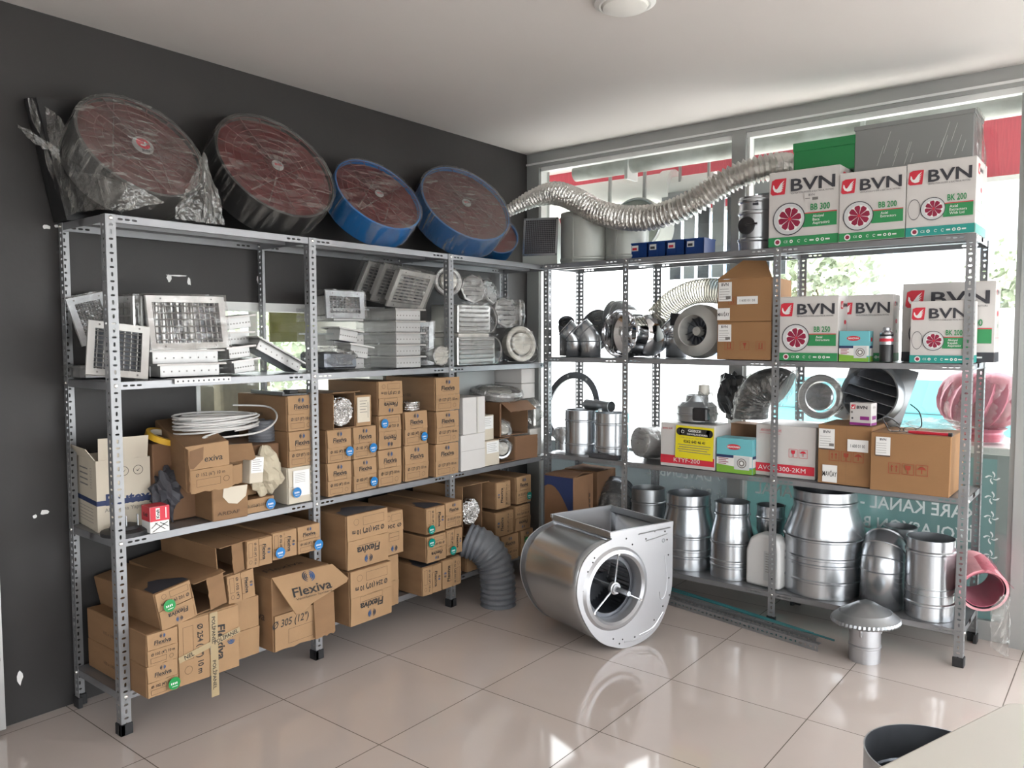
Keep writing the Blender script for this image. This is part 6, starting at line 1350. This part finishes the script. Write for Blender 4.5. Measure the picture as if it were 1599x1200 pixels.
for sx in (-.034, .034): b.add([(sx, -.011, .012)]+[(sx+math.cos(a)*.0255, -.0115, .012+math.sin(a)*.013) for a in [i*2*PI/20 for i in range(20)]], [(0, 1+i, 1+(i+1) % 20) for i in range(20)], 'window_glass')
b.build('lens', t)
t = thing('screwdriver', 'red handled tool lying at the front edge of the wide tan carton', 'screwdriver', (2.04, 2.735, T2+.292), R(-3))
b = MB(); b.M = Matrix.Rotation(R(90), 4, 'Y'); b.lathe([(.001, -.095), (.007, -.092), (.0085, -.05), (.0075, .05), (.0085, .09), (.001, .094)], 'red_plastic', 16); b.build('handle', t)
b = MB(); b.tube([(-.094, 0, 0), (-.17, 0, -.002)], .0028, 'galv', 8); b.build('shaft', t)
b = MB(); b.M = Matrix.Rotation(R(90), 4, 'Y'); b.lathe([(.009, .078), (.009, .094), (.001, .096)], 'black_plastic', 16); b.build('end_cap', t)
crumple('plastic_sheet', 'bunched translucent plastic sheet behind the eyeglasses on the wide carton', (2.02, 2.99, T2+.286), .15, .07, .025, 'shrink_film_heavy', 51, 'plastic film', .3, 26)

# ---- bottom shelf
def reducer(name, label, x, y, prof, m='galv', z=T1, cat='duct reducer', ribs=()):
    t = thing(name, label, cat, (x, y, z)); b = MB(); P = []
    for r, zz in prof: P.append((r, zz))
    for r, zz in ribs: pass
    R0 = [p for p in P]; top = P[-1]
    lat(b, P+[(top[0]+.003, top[1]), (top[0]-.004, top[1]), (top[0]-.004, top[1]-.06), (P[-2][0]-.01, max(.01, top[1]-.2)), (.001, max(.01, top[1]-.22))], m, 64); b.build('duct_wall', t); return t
def cylr(r, z0, z1, marks, h=.006):
    P = [(r, z0)]
    for mk in marks: P += [(r, mk-.009), (r+h, mk-.004), (r+h, mk+.004), (r, mk+.009)]
    return P+[(r, z1)]
reducer('duct_reducer', 'huge galvanised reducer with stepped rings, largest on the bottom shelf', 1.500, 2.975, cylr(.205, 0, .325, (.085, .170, .205, .30), .007)+cylr(.160, .455, .545, (.485,)), ribs=())
reducer('duct_reducer', 'wide galvanised reducer standing left behind the blower outlet', .715, 2.955, cylr(.158, 0, .225, (.075, .115, .19))+cylr(.128, .345, .43, (.365,)))
reducer('duct_reducer', 'slim galvanised reducer in the middle of the bottom shelf', 1.010, 2.905, cylr(.118, 0, .235, (.07, .10, .20))+cylr(.096, .335, .425, (.36, .335+.01)[:1]))
reducer('duct_reducer', 'small galvanised reducer hidden behind the white jerrycan', 1.175, 3.06, cylr(.07, 0, .24, (.1,))+cylr(.078, .26, .40, (.33,)), m='galv')
reducer('duct_reducer', 'dark narrow reducer farthest left beside the printed floor carton', .43, 2.98, cylr(.11, 0, .15, (.1,))+cylr(.102, .27, .425, (.34,)), m='galv_dull')
elbow('duct_elbow', 'dark duct elbow lying beyond the printed floor carton in the corner', (.17, 3.0, T1), .115, R(200), 'galv_dark', .20, 60, film=True)
t = thing('duct_ring', 'thin galvanised ring leaning behind the dark elbow', 'duct', M=frameM((.30, 3.11, T1+.25), (0, -1, .2)))
b = MB(); b.lathe([(.11, 0), (.125, 0), (.125, .02), (.11, .02), (.11, 0)], 'galv_dull', 40); b.build('ring_wall', t)
t = thing('jerrycan', 'grey-white plastic canister with rounded top behind the third front post', 'canister', (1.235, 2.848, T1), R(-8))
b = MB(); pr = [(-.10, 0), (.10, 0), (.10, .21), (.09, .26), (.06, .285), (-.03, .29), (-.075, .26), (-.10, .19)]
n = len(pr); W = .05
b.add([(p[0], -W, p[1]) for p in pr]+[(p[0], W, p[1]) for p in pr], [tuple(range(n)), tuple(range(2*n-1, n-1, -1))]+[(i, n+i, n+(i+1) % n, (i+1) % n) for i in range(n)], 'jerrycan'); o = b.build('canister_body', t); md = o.modifiers.new('round', 'BEVEL'); md.width = .014; md.segments = 3
b = MB(); b.off = .0515; b.rect(.01, .085, .04, .20, 'ink_pale')
b.off = .052
for k in range(8): b.rect(.02, .075-.008*(k % 3), .185-k*.014, .188-k*.014, 'ink_grey')
b.rect(.045, .075, .05, .062, 'ink_slate'); b.build('paper_label', t)
elbow('duct_elbow', 'tall dull galvanised elbow bending back beside the huge reducer', (1.812, 2.885, T1), .100, R(180), 'galv', .185, 62, L2=.01)
t = thing('duct_coupler', 'dark duct ring mouth standing behind the tall dull elbow', 'duct', (1.85, 3.085, T1))
b = MB(); r = .08; lat(b, [(r, 0), (r, .37), (r+.004, .372), (r-.003, .374), (r-.003, .02)], 'galv_dull', 48); b.build('duct_wall', t)
t = thing('duct_coupler', 'tall upright galvanised duct at the right end of the bottom shelf', 'duct', (2.032, 2.875, T1))
b = MB(); r = .107; lat(b, cylr(r, 0, .385, (.075, .325))+[(r+.002, .386), (r-.003, .386), (r-.003, .01), (.001, .008)], 'galv', 64); b.build('duct_wall', t)
b = MB(); lat(b, [(r+.0006, .12), (r+.0012, .122), (r+.0006, .124)], 'galv_dull', 64); lat(b, [(r+.0006, .15), (r+.0012, .152), (r+.0006, .154)], 'galv_dull', 64); b.build('rolled_line', t)
t = thing('pink_wrapped_duct', 'pink insulated duct in torn clear film sticking out at the right end', 'duct', M=frameM((2.265, 2.845, T1+.175), (.42, -.86, -.18)))
b = MB(); b.lathe([(.10, -.22), (.104, -.02), (.106, 0), (.094, 0), (.092, -.21)], ['pink_pvc', 'pink_pvc', 'pink_pvc', 'galv_dark'], 40); b.build('insulation_sleeve', t)
b = MB(); b.lathe([(.088, -.2), (.090, -.01), (.086, -.01), (.084, -.2)], 'pink_metal', 40); b.build('inner_duct', t)
b = MB(); q = random.Random(8); sheet(b, [(-.10, .06, .02), (.02, .11, .03), (.11, .03, .03)], [(-.08, .02, -.15), (.03, .12, -.15), (.12, .02, -.15)], 'pink_film', 14, 8, .01, 1); b.build('plastic_wrap', t, smooth=0)
t2 = thing('torn_film', 'torn strip of clear film hanging from the pink duct to the floor', 'plastic film', (2.30, 2.86, .0))
b = MB(); sheet(b, [(.0, -.10, .30), (.05, -.05, .36), (.06, .02, .32)], [(.0, -.03, .10), (.04, .0, .06), (.07, .01, .05)], 'shrink_film_heavy', 16, 14, .014, 3); b.build('film_strip', t2, smooth=0)
# ================================================================ things on the floor
# centrifugal blower
t = thing('centrifugal_blower', 'large galvanised centrifugal blower housing standing on the tiled floor', 'blower', (.824, 1.876, 0), R(72))
BD = .48
C0 = (.045, .307)
arc = [Vector((x, z, 0)) for x, z in ((.421, .33), (.412, .22), (.347, .085), (.26, .022), (.145, 0), (.06, .012), (-.05, .065), (-.135, .165), (-.185, .28), (-.188, .38), (-.155, .465), (-.084, .520), (.017, .550))]
outl = [Vector((.421, .57, 0))]+spline(arc, 5)+[Vector((.017, .585, 0))]
def ray_hit(a, P):
    d = Vector((math.cos(a), math.sin(a))); c = Vector(C0); best = 0
    for i in range(len(P)):
        p, q_ = Vector(P[i][:2]), Vector(P[(i+1) % len(P)][:2]); e = q_-p; den = d.x*e.y-d.y*e.x
        if abs(den) < 1e-9: continue
        w_ = p-c; s_ = (w_.x*e.y-w_.y*e.x)/den; u_ = (w_.x*d.y-w_.y*d.x)/den
        if s_ > 0 and -1e-6 <= u_ <= 1+1e-6: best = max(best, s_)
    return c+d*best
angs = sorted(set([2*PI*i/96 for i in range(96)]+[math.atan2(p.y-C0[1], p.x-C0[0]) % (2*PI) for p in (outl[0], outl[-1], outl[-2])]))
def plate(y, sg, name):
    b = MB(); n = len(angs); e = 1.012
    O = [ray_hit(a, outl) for a in angs]; c = Vector(C0); O = [c+(p-c)*e for p in O]
    def ring(r, yy): return [(C0[0]+math.cos(a)*r, yy, C0[1]+math.sin(a)*r) for a in angs]
    rg = [[(p.x, y+sg*.006, p.y) for p in O], [(p.x, y, p.y) for p in O], ring(.205, y), ring(.192, y-sg*.012), ring(.176, y-sg*.016), ring(.165, y-sg*.004), ring(.158, y+sg*.02), ring(.154, y+sg*.05)]
    b.add([v for r_ in rg for v in r_], [(j*n+i, j*n+(i+1) % n, (j+1)*n+(i+1) % n, (j+1)*n+i) for j in range(len(rg)-1) for i in range(n)], 'galv_bright')
    return b
b = plate(0, 1, 'f')
b.M = Matrix.Identity(4); b.off = .0012
for x, z in ((.385, .50), (.395, .42), (.40, .30), (.36, .16), (.30, .10), (.17, .04), (.09, .045), (.03, .06), (-.04, .14), (.02, .12), (-.13, .24), (-.155, .33), (-.13, .42), (-.09, .48), (.11, .545), (.15, .51), (.24, .525), (.30, .555), (.37, .545), (.07, .028), (.405, .21), (-.10, .46)): b.disc(x, z, .0042, 'ink_black', 1, 10)
b.off = .002; b.ring(.36, .50, .006, .011, 'galv_dull'); b.build('front_plate', t, solid=.0015)
def emboss(b, P, y=-.001, r=.0028): b.tube(spline([(p[0], y, p[1]) for p in P], 8), r, 'galv_bright', 6)
b = MB(); emboss(b, [(.37, .42), (.385, .30), (.375, .22), (.345, .20), (.335, .24)]); emboss(b, [(.33, .09), (.27, .045), (.18, .025), (.10, .03)]); emboss(b, [(.36, .13), (.29, .065), (.20, .045)]); emboss(b, [(.19, .555), (.30, .558), (.405, .560)], r=.004); emboss(b, [(.24, .515), (.30, .52), (.385, .53)]); b.build('pressed_rib', t)
b = plate(BD, -1, 'b'); b.build('rear_plate', t, solid=.0015)
b = MB(); P = outl[:-1]; n = len(P); K = 8
b.add([(p.x, .006+(BD-.012)*j/K, p.y) for j in range(K+1) for p in P], [(j*n+i, (j+1)*n+i, (j+1)*n+i+1, j*n+i+1) for j in range(K) for i in range(n-1)], 'galv'); b.build('scroll_wrap', t, solid=.0015)
b = MB(); b.box(.005, .425, -.004, .010, .572, .590, 'galv_bright'); b.box(.010, .022, 0, BD, .560, .590, 'galv_dull'); b.box(.416, .428, 0, BD, .555, .588, 'galv_dull'); b.box(.005, .425, BD-.010, BD+.004, .572, .590, 'galv_bright'); b.build('outlet_flange', t)
b = MB()
for k in range(44):
    a = 2*PI*k/44; x0, z0 = C0[0]+math.cos(a)*.160, C0[1]+math.sin(a)*.160; x1, z1 = C0[0]+math.cos(a+.10)*.136, C0[1]+math.sin(a+.10)*.136
    b.add([(x0, .05, z0), (x1, .05, z1), (x1, BD-.05, z1), (x0, BD-.05, z0)], [(0, 1, 2, 3)], 'galv_dark')
b.M = Matrix.Translation((C0[0], 0, C0[1])) @ Matrix.Rotation(-R(90), 4, 'X')
for y in (.05, BD-.05): b.lathe([(.134, y-.003), (.162, y-.003), (.162, y+.003), (.134, y+.003), (.134, y-.003)], 'galv_dark', 44)
b.lathe([(.02, BD*.5-.004), (.15, BD*.5-.004), (.15, BD*.5+.004), (.02, BD*.5+.004)], 'galv_dark', 44, 0, PI*1.35); b.build('impeller_wheel', t)
b = MB(); b.M = Matrix.Translation((C0[0], 0, C0[1])) @ Matrix.Rotation(-R(90), 4, 'X'); b.lathe([(.001, -.095), (.012, -.095), (.013, -.092), (.013, BD*.9)], 'galv', 20); b.build('shaft', t)
b = MB(); b.M = Matrix.Translation((C0[0], 0, C0[1])) @ Matrix.Rotation(-R(90), 4, 'X'); b.lathe([(.014, -.008), (.024, -.008), (.024, .0), (.030, .002), (.030, .022), (.014, .028)], 'galv_bright', 30); b.build('bearing_hub', t)
for a in (88, 212, 332):
    a = R(a); b = MB(); b.tube([(C0[0]+math.cos(a)*.03, .008, C0[1]+math.sin(a)*.03), (C0[0]+math.cos(a)*.172, -.010, C0[1]+math.sin(a)*.172)], .0045, 'galv', 8); b.tube([(C0[0]+math.cos(a)*.172, -.018, C0[1]+math.sin(a)*.172), (C0[0]+math.cos(a)*.172, .0, C0[1]+math.sin(a)*.172)], .006, 'bolt_zinc', 8); b.build('bearing_arm', t)
# grey corrugated hose on the floor
flex('grey_flexible_hose', 'grey corrugated plastic hose rising from the floor beside the rack', [(-.045, 2.085, .003), (-.045, 2.085, .10), (-.05, 2.082, .18), (-.068, 2.07, .26), (-.115, 2.035, .335), (-.20, 1.985, .375)], .104, 'grey_pvc', .030, .10, 30, jit=.008, cat='hose')
# tall printed carton on the floor in the corner
t = thing('floor_carton', 'tall brown carton with dark wave print standing on the floor in the corner', 'carton', (.085, 2.505, 0))
b = MB(); W, H, D = .215, .70, .215; b.bbox(-W/2, W/2, 0, D, 0, H, 'kraft_brown', .003, .001)
b.off = .004; pts = [(-W/2+.003, H-.004), (W/2-.003, H-.004), (W/2-.003, H*.62)]+[(W/2-.003-(W-.006)*(k/8), H*(.62+.30*math.sin(k/8*PI*.62))) for k in range(1, 9)]
b.poly(pts[::-1], 'ink_navy'); b.build('carton_body', t)
b = MB(); b.M = Matrix.Translation((W/2+.0035, D/2, 0)) @ Matrix.Rotation(R(90), 4, 'Z'); b.off = .0006
for k in range(4): b.rect(.055, .068, H*(.80-.05*k), H*(.835-.05*k), 'ink_brown')
b.build('side_print', t, smooth=0)
b = MB(); b.add([(-W/2, 0, H+.001), (W/2, 0, H+.001), (W/2, D*.5, H+.016), (-W/2, D*.5, H+.006), (-W/2, D, H+.001), (W/2, D, H+.001)], [(0, 1, 2, 3), (3, 2, 5, 4)], 'kraft_brown'); b.build('top_flap', t, smooth=0, solid=.003)
plain_box('brown_carton', 'brown carton on the bottom shelf behind the tall printed floor carton', (-.02, 2.90, T1), .26, .50, .22, 'kraft_brown', rotz=0)
# chimney cowl
t = thing('chimney_cowl', 'small galvanised chimney cowl with pleated conical hat standing on the floor', 'chimney cowl', (1.82, 2.565, 0))
b = MB(); r = .069; lat(b, [(r, 0), (r, .068), (r+.004, .072), (r+.004, .078), (r, .082), (r, .165), (r-.003, .165), (r-.003, .01)], 'galv_bright', 48); b.build('duct_wall', t)
b = MB(); N = 96; rows = []
for rr, z, pl in ((.001, .312, 0), (.04, .296, 0), (.085, .270, 0), (.112, .252, 0), (.116, .256, 0), (.124, .246, 0), (.150, .226, .0015), (.153, .214, .003), (.149, .206, .003)):
    rows.append([((rr+(pl if i % 2 else -pl))*math.cos(2*PI*i/N), (rr+(pl if i % 2 else -pl))*math.sin(2*PI*i/N), z-.02+.10*(rr*math.cos(2*PI*i/N)*.5)) for i in range(N)])
b.add([v for r_ in rows for v in r_], [(j*N+i, j*N+(i+1) % N, (j+1)*N+(i+1) % N, (j+1)*N+i) for j in range(len(rows)-1) for i in range(N)], 'galv_dull'); b.build('conical_hat', t, smooth=25, solid=.0012)
for a in (-60, 60, 180): a = R(a-30); b = MB(); b.tube([(math.cos(a)*(r+.001), math.sin(a)*(r+.001), .13), (math.cos(a)*(r+.012), math.sin(a)*(r+.012), .215)], .006, 'galv', 8); b.build('strut', t)
b = MB(); lat(b, [(r-.004, .16), (r-.006, .19), (.001, .19)], 'galv_dark', 30); b.build('inner_collar', t)
# loose slotted angles and rods on the floor
for k, (l, x0, y0, x1, y1) in enumerate((('front one of two loose slotted steel angles lying on the floor before the window rack', .66, 2.700, 1.63, 2.520), ('rear one of two loose slotted steel angles lying on the floor under the window rack', .60, 2.790, 1.60, 2.600))):
    L_ = math.hypot(x1-x0, y1-y0); t = thing('slotted_angle', l, 'steel angle', (x0, y0, .001), math.atan2(y1-y0, x1-x0))
    b = MB(); n = int(L_/.0263)
    for i in range(n): slot_cells(b, i*.0263, 0, .0263, .034, 'vh'[i % 2], 'post_steel', 'A')
    b.M = Matrix.Translation((0, 0, .034)) @ Matrix.Rotation(-R(90), 4, 'X')
    for i in range(n): slot_cells(b, i*.0263, 0, .0263, .034, 'vh'[i % 2], 'post_steel', 'A')
    b.build('angle_profile', t, smooth=0, solid=.0018)
for k, (x0, y0, x1, y1) in enumerate(((.62, 2.835, 1.66, 2.635), (.66, 2.850, 1.55, 2.665), (.80, 2.795, 1.50, 2.655), (.60, 2.750, 1.50, 2.575))):
    b = MB(); b.tube([(x0, y0, .040+.004*k if k < 3 else .007), ((x0+x1)/2, (y0+y1)/2+.006, .038 if k < 3 else .007), (x1, y1, .034 if k < 3 else .007)], .0055, 'cable_teal', 8)
    tag(b.build('threaded_rod'), ['teal-grey rod, rearmost on the loose steel angles', 'teal-grey rod, second from the back on the loose steel angles', 'short teal-grey rod on top of the loose steel angles', 'teal-grey rod lying on the floor between the loose angles'][k], 'rod')
# metal bin and desk corner in the foreground
t = thing('metal_duct_ring', 'open black-and-steel round duct standing on the floor in the lower right corner', 'duct', (2.405, .985, 0))
b = MB(); r = .180; lat(b, [(r, 0), (r, .18), (r+.005, .185), (r+.005, .193), (r, .198), (r, .397), (r+.001, .400), (r-.003, .400), (r-.003, .30), (r-.006, .294), (r-.006, .288), (r-.003, .282), (r-.003, .002), (.001, .002)], ['galv_dull']*7+['galv_dark']*6, 72); b.build('duct_wall', t)
t = thing('desk', 'cream desk top corner in the lower right foreground', 'desk', (2.605, .705, 0), -R(18.8))
b = MB(); rc = .05; pts = [(0, -1.15), (0.70, -1.15), (.70, 0)]+[(rc-rc*math.sin(k*PI/16), -rc+rc*math.cos(k*PI/16)) for k in range(9)]
n = len(pts); b.add([(p[0], p[1], .695) for p in pts]+[(p[0], p[1], .722) for p in pts], [tuple(range(n))[::-1], tuple(range(n, 2*n))]+[(i, (i+1) % n, n+(i+1) % n, n+i) for i in range(n)], 'desk_cream'); o = b.build('desk_top', t); md = o.modifiers.new('round', 'BEVEL'); md.width = .006; md.segments = 3; md.limit_method = 'ANGLE'
for x in (.05, .62):
    for y in (-1.1, -.10): b = MB(); b.box(x, x+.04, y, y+.04, 0, .695, 'frame_alu'); b.build('leg', t)
b = MB(); b.box(.09, .62, -1.09, -1.07, .25, .695, 'desk_cream'); b.build('modesty_panel', t)
# rest every thing of the two racks cleanly on its shelf
bpy.context.view_layer.update()
def _tree(o):
    yield o
    for c in o.children: yield from _tree(c)
_done = set()
for o in list(COL.objects):
    if o.parent or o.type in ('CAMERA', 'LIGHT') or o.get('kind') or o.get('category') in (None, 'shelving rack', 'chair', 'strip', 'plastic film', 'sign board'): continue
    V = [c.matrix_world @ v.co for c in _tree(o) if c.type == 'MESH' and not c.name.startswith('packing_tape') for v in c.data.vertices]
    if not V: continue
    lo = [min(v[i] for v in V) for i in range(3)]; hi = [max(v[i] for v in V) for i in range(3)]
    if lo[1] > 3.2: continue
    LV = (0, .165, .765, 1.37, 2.0) if lo[0] < -.21 and hi[1] < 2.9 else (0, .175, .79, 1.41, 2.0)
    for z in LV:
        d = z+.0012-lo[2]
        if 0 < d < .026 and hi[2] > z+.02: o.location.z += d; break
